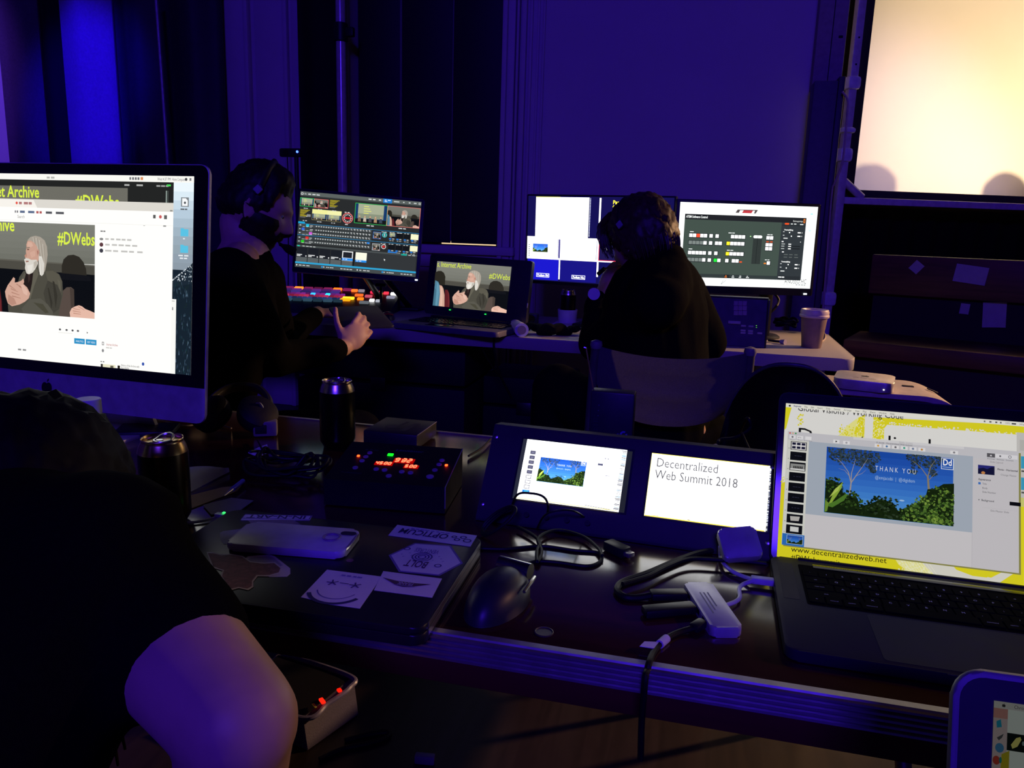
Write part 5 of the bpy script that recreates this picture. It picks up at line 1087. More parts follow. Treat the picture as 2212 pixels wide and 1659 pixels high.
for ux0, nm in ((0, 'screen'), (.193, 'screen')):
    q = MB(); q.box((ux0 + .0825, .0012, .0464), (.171, .001, .0975), mat('lcd_black', (.02, .02, .03), .25), 0); q.obj('bezel', t)
    c = Canvas(.165, .0928, 1000, 562, 2.3); b = c.box
    if ux0 == 0:
        b(36, 0, 952, 562, '#ffffff'); b(0, 0, 36, 562, '#1a1c28'); b(952, 8, 1000, 562, '#14151f')
        rr = random.Random(2)
        for k in range(90): y = 12 + 6 * k; b(908 + (k % 3) * 4 - (y / 562) * 8, y, 950, y + rr.uniform(2, 5), rr.choice(['#1c1d30', '#2a2c48', '#0c0d1a', '#8a90b0', '#3a78b0']))
        landscape(c, 191, 154, 422, 228, .6, text=True, seed=3); c.box(36, 556, 940, 562, '#f4d860')
        for k in range(8):
            y = 110 + 46 * k; b(92, y, 142, y + 34, '#34344a' if k < 5 else '#d8d8e0'); c.frame(92, y, 50, 34, 5, '#4a4a5a'); b(102, y + 10, 132, y + 24, '#5a5a70' if k < 5 else '#ffffff')
        b(84, 478, 150, 512, '#2060b0'); b(100, 484, 140, 506, '#3a9ad0')
        c.text('www.decentralizedweb.net', 120, 545, 30, '#8a7a20', width=330); c.line(650, 545, 880, 556, 5, '#5a5a60'); b(716, 158, 762, 176, '#3c3e58'); b(770, 102, 782, 112, '#66667a'); b(796, 104, 806, 114, '#66667a'); b(796, 258, 832, 264, '#77778a'); b(862, 76, 890, 94, '#bfe8f4'); b(868, 130, 886, 142, '#bfe8f4')
    else:
        b(0, 0, 985, 562, '#ffffff'); b(985, 14, 1000, 562, '#20222c'); b(0, 0, 985, 5, '#f4d84a'); b(0, 554, 985, 562, '#f4c83a'); b(0, 0, 5, 562, '#f8e890'); b(975, 0, 985, 562, '#f8f4d0')
        c.text('Decentralized', 46, 118, 116, '#4a4a50', width=520); c.text('Web Summit 2018', 46, 226, 116, '#424248', width=690)
        rr = random.Random(3)
        for k in range(90): y = 16 + 6 * k; b(986, y, 1000 - rr.uniform(0, 6), y + rr.uniform(2, 5), rr.choice(['#c6cad8', '#8a90a8', '#3a3c50', '#e8ecf4']))
        b(60, 548, 120, 553, '#a08a40'); b(360, 546, 380, 553, '#7a6a40')
    c.obj('screen', t).location = (ux0, 0, 0)
for k in range(4):
    q = MB(); q.cyl((.02 + .006 + .03 * k, .0015, -.022), (.026 + .03 * k, -.003, -.022), .004, BLACK); q.obj('button', t)
for xx in (UX0 + .006, UX1 - .006):
    for zz in (UZ0 + .02, UZ1 - .02):
        q = MB(); q.lathe([(.0035, 0), (.0035, .001), (.002, .0016)], STEEL, M=Matrix.Translation((xx, .0018, zz)) @ Matrix.Rotation(math.pi / 2, 4, 'X'), seg=12); q.obj('screw', t)
# ================================================================ things lying on the near table
LAPC, LAPA = Vector((-.4365, .805, NT)), 1.5
LM_ = rz(LAPC, LAPA); LZ = NT + .0225
t = thing('laptop', 'closed black laptop covered in stickers at the front of the dark table', 'laptop', LM_)
LBK = mat('black_anodised', (.012, .012, .016), .38, spec=.5)
q = MB(); q.prism(rrect(.366, .247, .014), .012, LBK, Matrix.Translation((0, 0, .0015)), bev=.0018)
q.box((-.06, -.1232, .0105), (.05, .003, .0025), mat('notch_lilac', (.30, .28, .34), .4), .001); q.obj('base', t)
q = MB(); q.prism(rrect(.366, .247, .014), .0078, LBK, Matrix.Translation((0, 0, .0146)), bev=.0022); q.obj('lid', t)
q = MB(); q.span((.1829, -.105, .0060), (.1836, .105, .0128), mat('edge_silver', (.5, .48, .45), .35, .9)); q.span((.1829, -.105, .0150), (.1836, .105, .0205), mat('edge_silver', '#000000')); q.obj('side_edge', t)
z7 = lambda x, y: (420 + x / 3.456, 1040 + y / 3.456)
def lidp(x, y): return PZ(*z7(x, y), LZ)
LI = LM_.inverted(); LAVW = mat('sticker_white', (.62, .60, .62), .5, var=.04); INK = mat('sticker_ink', (.05, .04, .10), .5)
def sticker(pts, m=LAVW, z=.0): 
    q = MB(); q.prism([(v.x, v.y) for v in (LI @ lidp(*p) for p in pts)], .0003, m, Matrix.Translation((0, 0, LZ - NT + z))); o = q.obj('sticker', t); return o
def print_on(o, bl, br, tl, z, fn):
    """printing in the reading frame given by three photo corners of the sticker"""
    O, R_, U = lidp(*bl), lidp(*br), lidp(*tl); W_, H_ = (R_ - O).length, (U - O).length
    u = (R_ - O).normalized(); v = (U - O); v = (v - u * v.dot(u)).normalized()
    c = Canvas(W_, H_, 100 * W_ / H_, 100, 1, False, step=2e-6); fn(c, 100 * W_ / H_)
    po = c.obj('print', o); po.matrix_local = LI @ frame((O.x, O.y, LZ + z + .0006), u, v); return po
s = sticker([(345, 290), (375, 245), (880, 256), (862, 290)]); s['label'] = 'long white sticker reading IN-N-ART'
print_on(s, (880, 256), (375, 245), (862, 290), 0, lambda c, w: (c.frame(2, 6, w - 4, 88, 7, '#3a3068'), c.text('IN-N-ART', w / 2, 82, 92, '#241c4c', 'c', width=w * .86, bold=True)))
s = sticker([(400, 292), (425, 290), (640, 288), (740, 290), (792, 320), (600, 322), (420, 312)], mat('sticker_arrow', (.20, .16, .18), .5), .0001)
s = sticker([(1447, 403), (1515, 325), (2110, 405), (2060, 487)]); s['label'] = 'white strip sticker reading OPTICUM'
def _opt(c, w):
    c.text('OPTICUM', w * .30, 74, 62, '#2a2258', width=w * .60, bold=True)
    for x, y, r in ((.06, 42, 13), (.13, 66, 10), (.18, 40, 9), (.235, 60, 8)): c.ring(w * x, y, r, 5, '#2a2258')
    c.dash(w * .32, 80, w * .5, 6, '#6a5fa0', 8)
print_on(s, (2110, 405), (1515, 325), (2060, 487), 0, _opt)
HX = [(1450, 552), (1645, 460), (1915, 480), (2005, 612), (1828, 705), (1525, 675)]
s = sticker(HX, mat('sticker_navy', (.16, .12, .30), .5)); s['label'] = 'hexagonal sticker reading BOLT'
cxh, cyh = 1728, 580; sh_ = lambda f: [(cxh + (x - cxh) * f, cyh + (y - cyh) * f) for x, y in HX]
sticker(sh_(.93), LAVW, .0002); 
def _bolt(c, w):
    c.text('BOLT', w * .5, 34, 34, '#4a2a58', 'c', width=w * .36, bold=True); c.text('VENTURES', w * .5, 82, 22, '#5a4a8c', 'c', width=w * .4)
    for r in (6, 11, 16): c.ring(w * .5, 50, r, 2.2, '#3a2f70')
    for x, y in ((.16, 26), (.84, 74)): c.ring(w * x, y, 5, 2, '#3a2f70')
    for k in range(14): c.line(w * (.12 + .055 * k), 44 + (k % 3) * 8, w * (.145 + .055 * k), 42 + (k % 3) * 8, 1.4, '#6a5fa0')
print_on(s, (1990, 505), (1560, 452), (1905, 700), .0002, _bolt)
s = sticker([(795, 865), (990, 660), (1400, 712), (1235, 950), (1000, 918), (960, 895), (870, 882)]); s['label'] = 'torn white square sticker with a dark smiling arc'
def _sm(c, w):
    c.ring(w * .5, 42, 40, 6, '#2c2458', a0=205, a1=335)
    c.ring(w * .5, 46, 30, 1.5, '#5a508c', a0=200, a1=340)
    for x in (.30, .70):
        for k in range(5): a = k * 1.2566; c.line(w * x, 62, w * x + 9 * math.cos(a), 62 + 9 * math.sin(a), 2.4, '#4a3a6a')
    c.line(w * .42, 64, w * .58, 64, 2, '#4a3a6a'); c.dash(w * .3, 86, w * .4, 4, '#7a70a8', 4)
print_on(s, (1400, 712), (990, 660), (1225, 950), 0, _sm)
s = sticker([(1340, 815), (1410, 672), (1848, 728), (1775, 870)], LAVW, .0002); s['label'] = 'white sticker with a dark winged emblem'
print_on(s, (1848, 728), (1410, 672), (1775, 870), .0002, lambda c, w: (c.poly([(w * .1, 62), (w * .34, 40), (w * .66, 40), (w * .92, 66), (w * .66, 58), (w * .34, 58)], '#4c3448'), c.text('TURBO'[0:0] or 'FRANK', w * .5, 56, 20, '#a79bb8', 'c', width=w * .26, bold=True), c.poly([(w * .3, 38), (w * .5, 32), (w * .7, 38)], '#4c3448')))
sticker([(365, 590), (400, 560), (560, 545), (600, 560), (715, 650), (716, 690), (690, 712), (560, 715), (480, 660), (390, 640)])
sticker([(385, 592), (420, 572), (556, 560), (590, 570), (660, 628), (560, 660), (470, 620)], mat('sticker_badge', (.30, .28, .44), .5), .0002)
s = sticker([(92, 530), (140, 532), (200, 548), (270, 545), (360, 560), (420, 600), (520, 610), (600, 605), (655, 650), (640, 690), (560, 712), (470, 712), (440, 750), (440, 790), (400, 815), (330, 800), (250, 820), (225, 760), (195, 715), (210, 670), (130, 645)], LAVW, .0004); s['label'] = 'plain irregular brown sticker with a pale border'
sticker([(102, 540), (140, 542), (200, 557), (270, 553), (355, 568), (415, 608), (520, 619), (595, 614), (642, 652), (630, 682), (558, 702), (464, 702), (430, 745), (428, 785), (396, 804), (330, 790), (256, 808), (236, 756), (207, 712), (222, 665), (140, 636)], mat('sticker_brown', (.20, .085, .11), .6, var=.35, scale=160), .0006)
sticker([(190, 385), (215, 372), (345, 356), (330, 420), (300, 462), (220, 470), (195, 440)], mat('sticker_badge', '#000000'))
q = MB(); v = LI @ lidp(1160, 590); q.lathe([(.0045, 0), (.0045, .0004)], mat('sticker_brown', '#000000'), (v.x, v.y, LZ - NT), 20); q.obj('sticker', t)

# phone in a pale case
ph = [PZ(*z7(x, y), LZ + .010) for x, y in ((300, 470), (410, 312), (1195, 357), (1090, 520))]
pc = sum(ph, Vector()) / 4; pa_ = math.degrees(math.atan2(*((ph[3] - ph[0]).yx)))
t2 = thing('phone', 'phone in a pale case lying face down on the stickered laptop', 'phone', rz((pc.x, pc.y, LZ + .0009), pa_ * .8))
CASE = mat('pale_phone_case', (.50, .48, .54), .38)
q = MB(); q.prism(rrect(.152, .074, .011), .0098, CASE, bev=.003); q.obj('case', t2)
q = MB(); q.tube([(.047 + .0105 * math.cos(a), .004 + .0105 * math.sin(a), .0102) for a in [k * math.pi / 8 for k in range(17)]], .0017, mat('ring_lilac', (.22, .15, .24), .4), smooth=False); q.obj('ring_holder', t2)
q = MB(); q.prism(rrect(.020, .011, .005, cx=.064, cy=.020), .0012, mat('camera_dark', (.05, .04, .05), .2), Matrix.Translation((0, 0, .0094))); q.obj('camera', t2)
q = MB(); q.tube([(.0735, -.027, .0075), (.0755, -.015, .008), (.0755, .015, .008), (.0735, .027, .0075)], .0022, mat('case_metal', (.6, .52, .48), .25, 1)); q.obj('end_trim', t2)
# white charging cable with green light
a = PZ(497, 1115, NT + .012)
t2 = thing('charging_cable', 'white charging cable with a green light plugged in beside the stickered laptop', 'cable', (a.x, a.y, NT))
q = MB(); q.tube([Vector(p) - Vector((a.x, a.y, NT)) for p in [PZ(330, 1118, NT + .003), PZ(378, 1128, NT + .003), PZ(420, 1128, NT + .003), PZ(462, 1119, NT + .005), a + Vector((-.022, -.001, -.001))]], .0022, WHITEC); q.obj('cord', t2)
q = MB(); q.box((-.012, 0, .0118), (.022, .010, .006), WHITEC, .002); q.obj('plug', t2)
q = MB(); q.box((-.009, -.001, .0165), (.0035, .0035, .0016), em('#30ff60', 2.5), .0004); q.obj('status_light', t2)

# cans and bottle
can('can', 'open gold-topped drink can on the left of the dark table', PZ(361, 1126, NT), .124, .0335, '#2a1c08', True)
can('can', 'dark green drink can standing behind the timer box', PZ(730, 963, NT), .130, .0335, '#16200a')
bc = PZ(190, 866, .94); bt = thing('water_bottle', 'clear water bottle with a white cap in front of the desktop computer', 'bottle', (bc.x, bc.y, NT))
hz = .94 - NT
PET = mat('clear_plastic', (.95, .95, .97), .08, trans=1, ior=1.4)
q = MB(); q.lathe([(.001, .001), (.026, .001), (.031, .008), (.031, .035), (.029, .04), (.031, .045), (.031, .07), (.029, .075), (.031, .08), (.031, .115), (.026, .14), (.016, hz - .022), (.0135, hz - .018), (.0135, hz - .002)], PET, seg=32, cap=False); q.obj('body', bt)
q = MB(); q.lathe([(.0155, hz - .016), (.0155, hz + .002), (.0145, hz + .003), (.001, hz + .003)], WHITEP, seg=28); q.obj('cap', bt)
q = MB(); q.lathe([(.0312, .048), (.0315, .05), (.0315, .105), (.0312, .107)], mat('bottle_label', (.25, .25, .35), .4), seg=32, cap=False); q.obj('wrap', bt)

# countdown timer
tl, tr_, br_ = Vector((-.538, 1.150, 0)), Vector((-.347, 1.172, 0)), Vector((-.352, 1.040, 0))
tx = (tr_ - tl).normalized(); TMx = frame((-.536, 1.028, NT), tx, (0, 0, 1)); TW, TD, TF, TB = .188, .136, .043, .064
t = thing('countdown_timer', 'black sloped countdown timer box with red digits and round buttons', 'timer', TMx)
q = MB(); q.add([(0, 0, .002), (TW, 0, .002), (TW, TD, .002), (0, TD, .002), (0, 0, TF), (TW, 0, TF), (TW, TD, TB), (0, TD, TB)], [(0, 3, 2, 1), (4, 5, 6, 7), (0, 1, 5, 4), (1, 2, 6, 5), (2, 3, 7, 6), (3, 0, 4, 7)], mat('timer_black', (.005, .005, .007), .6, spec=.25)); q.obj('body', t)
q = MB(); q.tube([(TW, 0, .010), (TW, 0, TF), (TW, TD, TB)], .0008, mat('pale_edge', (.25, .24, .25), .4), smooth=False, seg=6); q.obj('pale_edge', t)  # thin paler line along the right edges
FXT = frame(TMx @ Vector((0, 0, TF)), tx, (TMx.to_3x3() @ Vector((0, TD, TB - TF))))
TI = TMx.inverted() @ FXT
z6t = lambda x, y: (690 + x / 6.382, 880 + y / 6.382)
def ton(x, y): v = on(FXT, *z6t(x, y)); return v.x, v.z
q = MB(); i0 = 0
def tpart(q, name): o = q.obj(name, t); o.matrix_local = TI; return o
BTN = mat('lilac_button', '#000000')
for x, y, r in ((696, 632, .0042), (641, 686, .0042), (588, 742, .0042), (495, 837, .0044), (783, 857, .0044), (899, 870, .0044), (957, 951, .0046), (1136, 893, .0044), (1256, 907, .0044), (1690, 737, .0042), (1650, 793, .0042), (1592, 870, .0044), (1525, 960, .0058)):
    vx, vz = ton(x, y); q = MB(); q.lathe([(r, 0), (r, .0016), (r * .9, .0020), (r * .45, .0020), (r * .4, .0012), (r * .01, .0012)], BTN, M=Matrix.Translation((vx, 0, vz)) @ Matrix.Rotation(math.pi / 2, 4, 'X'), seg=20); tpart(q, 'button')
for x, y in ((538, 675), (1750, 805)):
    vx, vz = ton(x, y); q = MB(); q.box((vx, -.001, vz), (.0042, .002, .0042), em('#ff3410', 9), .0005); tpart(q, 'red_light')
vx, vz = ton(980, 660); q = MB(); q.box((vx, -.001, vz), (.009, .002, .0068), em('#10ff20', 2.2), .0005); tpart(q, 'green_light')
SEG = {'0': 'abcdef', '1': 'bc', '2': 'abged', '3': 'abgcd', '4': 'fgbc', '5': 'afgcd', '9': 'abcdfg'}
RED = em('#ff6a48', 2.6)
def digits(s, x, y, ch, name):
    vx, vz = ton(x, y); q = MB(); u = ch * .58; th_ = ch * .17; px = vx - u * .5
    q.box((vx - u * .9 + len(s.replace(':', '')) * u * .66, -.0006, vz), ((len(s)) * u * 1.25, .001, ch * 1.35), em('#ff0808', .42))
    for chx in s:
        if chx == ':':
            for dz in (-.2, .2): q.box((px - u * .12, -.0016, vz + dz * ch), (th_ * .8, .001, th_ * .8), RED)
            px += u * .25; continue
        for sg in SEG[chx]:
            dx, dz, wx, wz = {'a': (0, .5, 1, 0), 'g': (0, 0, 1, 0), 'd': (0, -.5, 1, 0), 'f': (-.5, .25, 0, 1), 'b': (.5, .25, 0, 1), 'e': (-.5, -.25, 0, 1), 'c': (.5, -.25, 0, 1)}[sg]
            q.box((px + dx * u * .8 + dz * ch * .12, -.0016, vz + dz * ch), (u * .66 if wx else th_, .001, ch * .42 if wz else th_), RED)
        px += u * 1.35
    tpart(q, name)
digits('9:32', 1105, 738, .0115, 'main_digits'); digits('45:00', 820, 775, .0080, 'left_digits'); digits('5:00', 1222, 820, .0080, 'right_digits')
c = Canvas(TW, math.hypot(TD, TB - TF), 1000, 720, 1, False, step=1e-5)
vx, vz = ton(1240, 608); c.text('Limitimer', vx / TW * 1000, 720 - vz / c.H * 720 + 10, 46, '#3a3478', 'c', width=250, bold=True, skew=.25)
o = c.obj('print', t); o.matrix_local = TI @ Matrix.Translation((0, -.0003, 0)); c = Canvas(TW, math.hypot(TD, TB - TF), 1000, 720, 1, False, step=1e-5)
vx, vz = ton(440, 900); c.text('Professional', vx / TW * 1000, 720 - vz / c.H * 720 + 10, 30, '#2c285c', 'c', width=170); o = c.obj('print', t); o.matrix_local = TI @ Matrix.Translation((0, -.0003, 0)); c = Canvas(TW, math.hypot(TD, TB - TF), 1000, 720, 1, False, step=1e-5); vx, vz = ton(730, 585); c.dash(vx / TW * 1000 - 60, 720 - vz / c.H * 720, 120, 10, '#2c285c', 3)
o = c.obj('print', t); o.matrix_local = TI @ Matrix.Translation((0, -.0003, 0))

# small black media box
bp = [PZ(x, y, NT + .03) for x, y in ((787, 935), (912, 943), (942, 905), (825, 896))]
bc = sum(bp, Vector()) / 4
bxw = (bp[1] - bp[0]).length; t = thing('media_box', 'small flat black box with a pale edge behind the countdown timer', 'box', rz((bc.x, bc.y - .002, NT), 0))
q = MB(); q.box((0, 0, .0155), (bxw * .98, .115, .029), mat('media_box_black', (.016, .016, .018), .45), .003); q.obj('body', t)
q = MB(); q.tube([(bxw * .49, -.056, .0295), (bxw * .49, .056, .0295)], .0008, mat('pale_edge', '#000000'), smooth=False, seg=6); q.obj('pale_edge', t)  # thin paler line on the top right edge
c = Canvas(bxw * .9, .10, 100, 100, 1, False, step=1e-5); c.ell(36, 62, 13, 13, '#26262e'); c.poly([(50, 18), (57, 18), (49, 60), (43, 62)], '#22222a'); c.poly([(70, 24), (82, 24), (72, 88), (60, 88)], '#24242c'); o = c.obj('print', t); o.matrix_local = Matrix.Translation((-bxw * .45, -.05, .0303)) @ TOPR

# receiver with antenna
rp = PY(1322, 900, 1.33); rt_ = PY(1322, 848, 1.33).z - NT; rl, rr_ = PY(1276, 850, 1.33).x, PY(1371, 860, 1.33).x; rw = rr_ - rl
t = thing('wireless_receiver', 'dark wireless receiver box with a thin antenna behind the rack monitor', 'receiver', ((rl + rr_) / 2, 1.33, NT))
q = MB(); q.box((0, .018, rt_ / 2 + .001), (rw, .036, rt_ - .002), mat('receiver_blue_black', (.016, .014, .028), .45), .003); q.obj('body', t)
q = MB(); aa = PY(1283, 846, 1.345) - Vector(t.location); ab = PY(1266, 752, 1.345) - Vector(t.location); q.cyl(aa - (ab - aa) * .05, ab, .0013, STEEL, seg=8); q.cyl(ab, ab + Vector((-.004, 0, .001)), .002, STEEL, seg=8); q.obj('antenna', t)
FR_ = frame((rl, 1.33, NT), (1, 0, 0), (0, 0, 1)); c = Canvas(rw, rt_, 100, 100 * rt_ / rw, 1, False, step=1e-5)
def rpx(x, y): v = on(FR_, 1240 + x / 7.2125, 730 + y / 7.2125); return v.x / rw * 100, 100 * rt_ / rw - v.z / rw * 100
for x, y in ((388, 1047), (379, 1130), (375, 1210)): c.ell(*rpx(x, y), 1.3, 1.3, '#5a4c78', 10)
c.dash(*rpx(530, 932), 14, 1.6, '#2c2850', 2); c.dash(*rpx(640, 942), 10, 1.6, '#2c2850', 1)
for y in (1255, 1290, 1345, 1415, 1480): c.dash(*rpx(305, y), 11, 1.4, '#2a264c', 2)
S = lambda pts: c.poly([rpx(*p) for p in pts], '#5a48b4')
S([(535, 1550), (560, 1535), (590, 1530), (600, 1562)]); S([(590, 1528), (618, 1508), (650, 1570), (605, 1562)]); S([(650, 1500), (690, 1485), (728, 1570), (712, 1580), (680, 1572)])
x, y = rpx(772, 1505); c.ring(x, y, 6.2, 4.2, '#5a48b4', a0=-20, a1=300)
o = c.obj('print', t); o.matrix_local = Matrix.Translation((-rw / 2, -.0004, 0))

# silver adapters, plugs and cables right of the middle
hp = [PZ(x, y, NT + .0135) for x, y in ((1477, 1258), (1530, 1247), (1605, 1352), (1545, 1367))]
hc = sum(hp, Vector()) / 4; hd = ((hp[2] + hp[3]) - (hp[0] + hp[1])); hang = math.degrees(math.atan2(hd.y, hd.x)) + 90
t = thing('port_hub', 'flat silver port hub with plugs in its left side', 'adapter', rz((hc.x, hc.y, NT + .0005), hang))
q = MB(); q.prism(rrect(.035, .108, .006), .0125, mat('hub_aluminium', (.50, .50, .53), .42, .35), bev=.003); q.obj('housing', t)
c = Canvas(.02, .07, 20, 70, 1, False, step=1e-5); [c.dash(3 + 3.4 * k, 6, 1.4, 0, '#555') for k in ()]; 
for k in range(3): c.rect(4 + 4.5 * k, 8, 1.6, 50 - 8 * k, '#6a6878')
o = c.obj('print', t); o.matrix_local = Matrix.Translation((-.010, -.035, .0127)) @ TOPR
q = MB()
for y in (.03, -.005, -.03): q.box((-.0172, y, .0068), (.0012, .014, .006), BLACKM)
q.obj('port', t)
HM = t.matrix_world.copy()
def hub(x, y, z): return HM @ Vector((x, y, z))
t = thing('memory_stick', 'black memory stick plugged into the silver port hub', 'memory stick', (0, 0, 0))
a, b_ = hub(-.019, .002, .0068), PZ(1390, 1322, NT + .007); q = MB(); d = (b_ - a); ax = d.to_track_quat('X', 'Z').to_matrix(); q.box((a + b_) / 2, (d.length, .018, .010), BLACK, .003, ax); q.obj('body', t)
def plug_cable(label, plug_a, plug_b, pts, r=.0035, pw=.012, m=None, mp=None):
    t = thing('cable', label, 'cable', (0, 0, 0)); d = plug_b - plug_a
    q = MB(); q.box((plug_a + plug_b) / 2, (d.length, pw, .009), mp or BLACK, .0025, d.to_track_quat('X', 'Z').to_matrix()); q.obj('plug', t)
    q = MB(); q.tube([plug_b - d * .1] + pts, r, m or CABLE); q.obj('cord', t); return t
plug_cable('thick black video cable looping from the silver hub back to the rack monitor', hub(-.019, .034, .0068), PZ(1405, 1285, NT + .007), tp([(1380, 1291), (1352, 1290), (1336, 1280), (1334, 1268), (1350, 1255), (1400, 1238), (1470, 1208), (1520, 1192), (1580, 1186)], NT + .0045) + tp([(1625, 1190)], NT + .006), .0042, .017)
cable('second black cable running beside the thick video cable', tp([(1345, 1262), (1400, 1245), (1440, 1225), (1490, 1208), (1560, 1210), (1620, 1214), (1655, 1218)], NT + .0105), .0032)
t = plug_cable('black power cable with a white flag tag hanging over the table edge', hub(-.019, -.032, .0068), PZ(1497, 1358, NT + .006), tp([(1470, 1365), (1445, 1376), (1425, 1392), (1410, 1412), (1402, 1432)], NT + .004) + [PY(1398, 1448, .716), PY(1394, 1462, .706), PY(1391, 1495, .704), PY(1386, 1560, .71), PY(1384, 1640, .72)], .0034, .012)
q = MB(); fl_ = tp([(1382, 1395), (1392, 1385), (1424, 1386), (1414, 1400)], NT + .0075); q.prism([(v.x, v.y) for v in fl_], .0008, PAPER, Matrix.Translation((0, 0, NT + .0065))); a, b_ = PZ(1425, 1392, NT + .0045), PZ(1440, 1379, NT + .0045); q.cyl(a, b_, .0046, PAPER); o = q.obj('tag', t); o['label'] = 'white flag tag'
# display adapter
ap = [PZ(x, y, NT + .024) for x, y in ((1548, 1165), (1612, 1140), (1645, 1175), (1585, 1205))]; ac = sum(ap, Vector()) / 4; ad = ap[2] - ap[1]
t = thing('display_adapter', 'small silver display adapter with a white lead in front of the rack monitor', 'adapter', Matrix.Translation(PZ(1597, 1176, NT + .030)) @ Matrix.Rotation(math.radians(20), 4, 'Z') @ Matrix.Rotation(math.radians(38), 4, 'X') @ Matrix.Rotation(math.radians(-8), 4, 'Y'))
q = MB(); q.prism(rrect(.050, .044, .006), .0125, mat('hub_aluminium', '#000000'), Matrix.Translation((0, 0, -.006)), bev=.003); q.obj('housing', t)
wc = PZ(1660, 1256, NT + .009)
plg = thing('lead', 'pair of white leads joined at a white plug in the open laptop side', 'cable', (0, 0, 0))
q = MB(); q.box((wc.x - .006, wc.y, NT + .009), (.030, .012, .008), WHITEC, .002); q.obj('plug', plg)
q = MB(); q.tube([PZ(1556, 1180, NT + .024)] + tp([(1556, 1200), (1562, 1216), (1580, 1233), (1605, 1245)], NT + .006) + [wc + Vector((-.018, 0, 0))], .0026, WHITEC); q.obj('cord', plg)
q = MB(); q.tube([hub(.017, .005, .0068)] + tp([(1588, 1300), (1598, 1290), (1597, 1272), (1606, 1262)], NT + .006) + [wc + Vector((-.018, -.004, 0))], .0026, WHITEC); q.obj('cord', plg)
# loose cables in front of the rack monitor
cable('thin black cable curving across the table in front of the left small screen', tp([(1030, 1184), (1085, 1186), (1125, 1183), (1175, 1180), (1240, 1189), (1288, 1193), (1300, 1203), (1293, 1216), (1265, 1223), (1205, 1215), (1158, 1213), (1128, 1224), (1108, 1240)], NT + .0025), .0024)
cable('black cable loop crossing itself below the left small screen', tp([(1118, 1138), (1150, 1155), (1166, 1172), (1160, 1190), (1160, 1212)], NT + .007) + tp([(1166, 1205), (1170, 1190), (1162, 1165), (1182, 1150), (1215, 1146), (1262, 1160), (1292, 1184), (1301, 1200)], NT + .0072), .0024)
C_ = lambda x, y, yy: PY(x, y, yy)
cable('thin wire bowing up in front of the left small screen', [PZ(1100, 1116, NT + .003), C_(1116, 1070, 1.035), C_(1150, 1066, 1.03), C_(1175, 1074, 1.025), C_(1184, 1094, 1.02), PZ(1180, 1118, NT + .003)], .0017)
cable('thin wire arching low between the cable loop and the left small screen', [PZ(1160, 1142, NT + .006), C_(1178, 1112, 1.0), C_(1215, 1102, 1.0), C_(1245, 1106, 1.0), PZ(1272, 1125, NT + .003)], .0014)
b0 = PZ(1076, 1160, NT)
q = MB(); q.tube([b0 + Vector((.020 * math.cos(k * .9) + .004 * math.sin(k), .012 * math.sin(k * .9), .022 + .020 * math.sin(k * .9 + 1) + .0002 * k)) for k in range(20)], .0022, CABLE); tag(q.obj('cable'), 'small standing coil of black cable left of the rack monitor', 'cable')
p = PZ(1332, 1196, NT)
t = thing('plug_adapter', 'small black plug block lying before the gap between the small screens', 'adapter', rz(p, -38))
q = MB(); q.box((0, 0, .0075), (.036, .019, .014), BLACK, .003); q.obj('body', t); q = MB(); q.box((.022, 0, .0075), (.010, .012, .006), mat('edge_silver', '#000000'), .001); q.obj('plug_end', t)
# silver-ended mouse
p = PZ(1082, 1296, NT)
t = thing('mouse', 'dark blue computer mouse with a silver front beside the stickered laptop', 'mouse', rz((-.202, .800, NT + .0005), -10))
q = MB(); mouse_shell(q, .115, .066, .036, mat('navy_mouse', (.012, .012, .03), .38)); q.obj('shell', t)
q = MB(); q.cyl((-.020, .050, .027), (.022, .046, .027), .0095, mat('silver_trim', (.6, .6, .58), .25, 1), seg=24); q.obj('front_trim', t)
q = MB(); q.tube([(.030, .040, .024), (.033, .02, .026), (.0335, 0, .024)], .0022, mat('silver_trim', '#000000')); q.obj('side_trim', t)
# heap of cable, headphones, papers at the left
rr = random.Random(21); b0 = PZ(622, 1022, NT)
q = MB(); q.tube([b0 + Vector(((.055 + .02 * math.sin(k * .37)) * math.cos(k * .83) + .01 * rr.uniform(-1, 1), (.038 + .012 * math.sin(k * .51)) * math.sin(k * .83) + .008 * rr.uniform(-1, 1), .004 + .026 * (.5 + .5 * math.sin(k * 1.7)) * rr.random() + .0003 * k)) for k in range(58)], .0026, CABLE); tag(q.obj('cable'), 'loosely coiled bundle of black cable left of the countdown timer', 'cable')
rr = random.Random(5)
hpos = PZ(508, 935, NT)
t = thing('headphones', 'black headphones lying on the table beside the desktop computer', 'headphones', rz(hpos, 20))
for s_ in (-1, 1):
    q = MB(); Mx = Matrix.Translation((s_ * .045, .0, .040)) @ Matrix.Rotation(s_ * .5, 4, 'Y') @ Matrix.Rotation(.5, 4, 'X')
    q.lathe([(.024, -.012), (.036, -.012), (.040, -.004), (.040, .010), (.032, .018), (.010, .020)], BLACKM, M=Mx, seg=28); q.obj('ear_cup', t)
    q = MB(); q.lathe([(.020, -.018), (.036, -.018), (.038, -.012), (.022, -.012)], CLOTH, M=Mx, seg=28); q.obj('ear_pad', t)
q = MB(); q.tube([(-.052, .01, .03), (-.06, .05, .05), (-.035, .085, .07), (0, .095, .075), (.035, .085, .07), (.06, .05, .05), (.052, .01, .03)], .007, BLACK, flat=1.8); q.obj('headband', t)
p = PZ(574, 940, NT)
t = thing('network_plug', 'grey wall plug adapter with a dark socket beside the headphones', 'adapter', rz(p, 28))
q = MB(); q.box((0, 0, .016), (.046, .030, .031), mat('worn_grey_plastic', (.16, .15, .14), .5), .004); q.obj('body', t); q = MB(); q.box((-.008, -.0155, .016), (.022, .002, .018), BLACKM, .001); q.obj('socket', t)
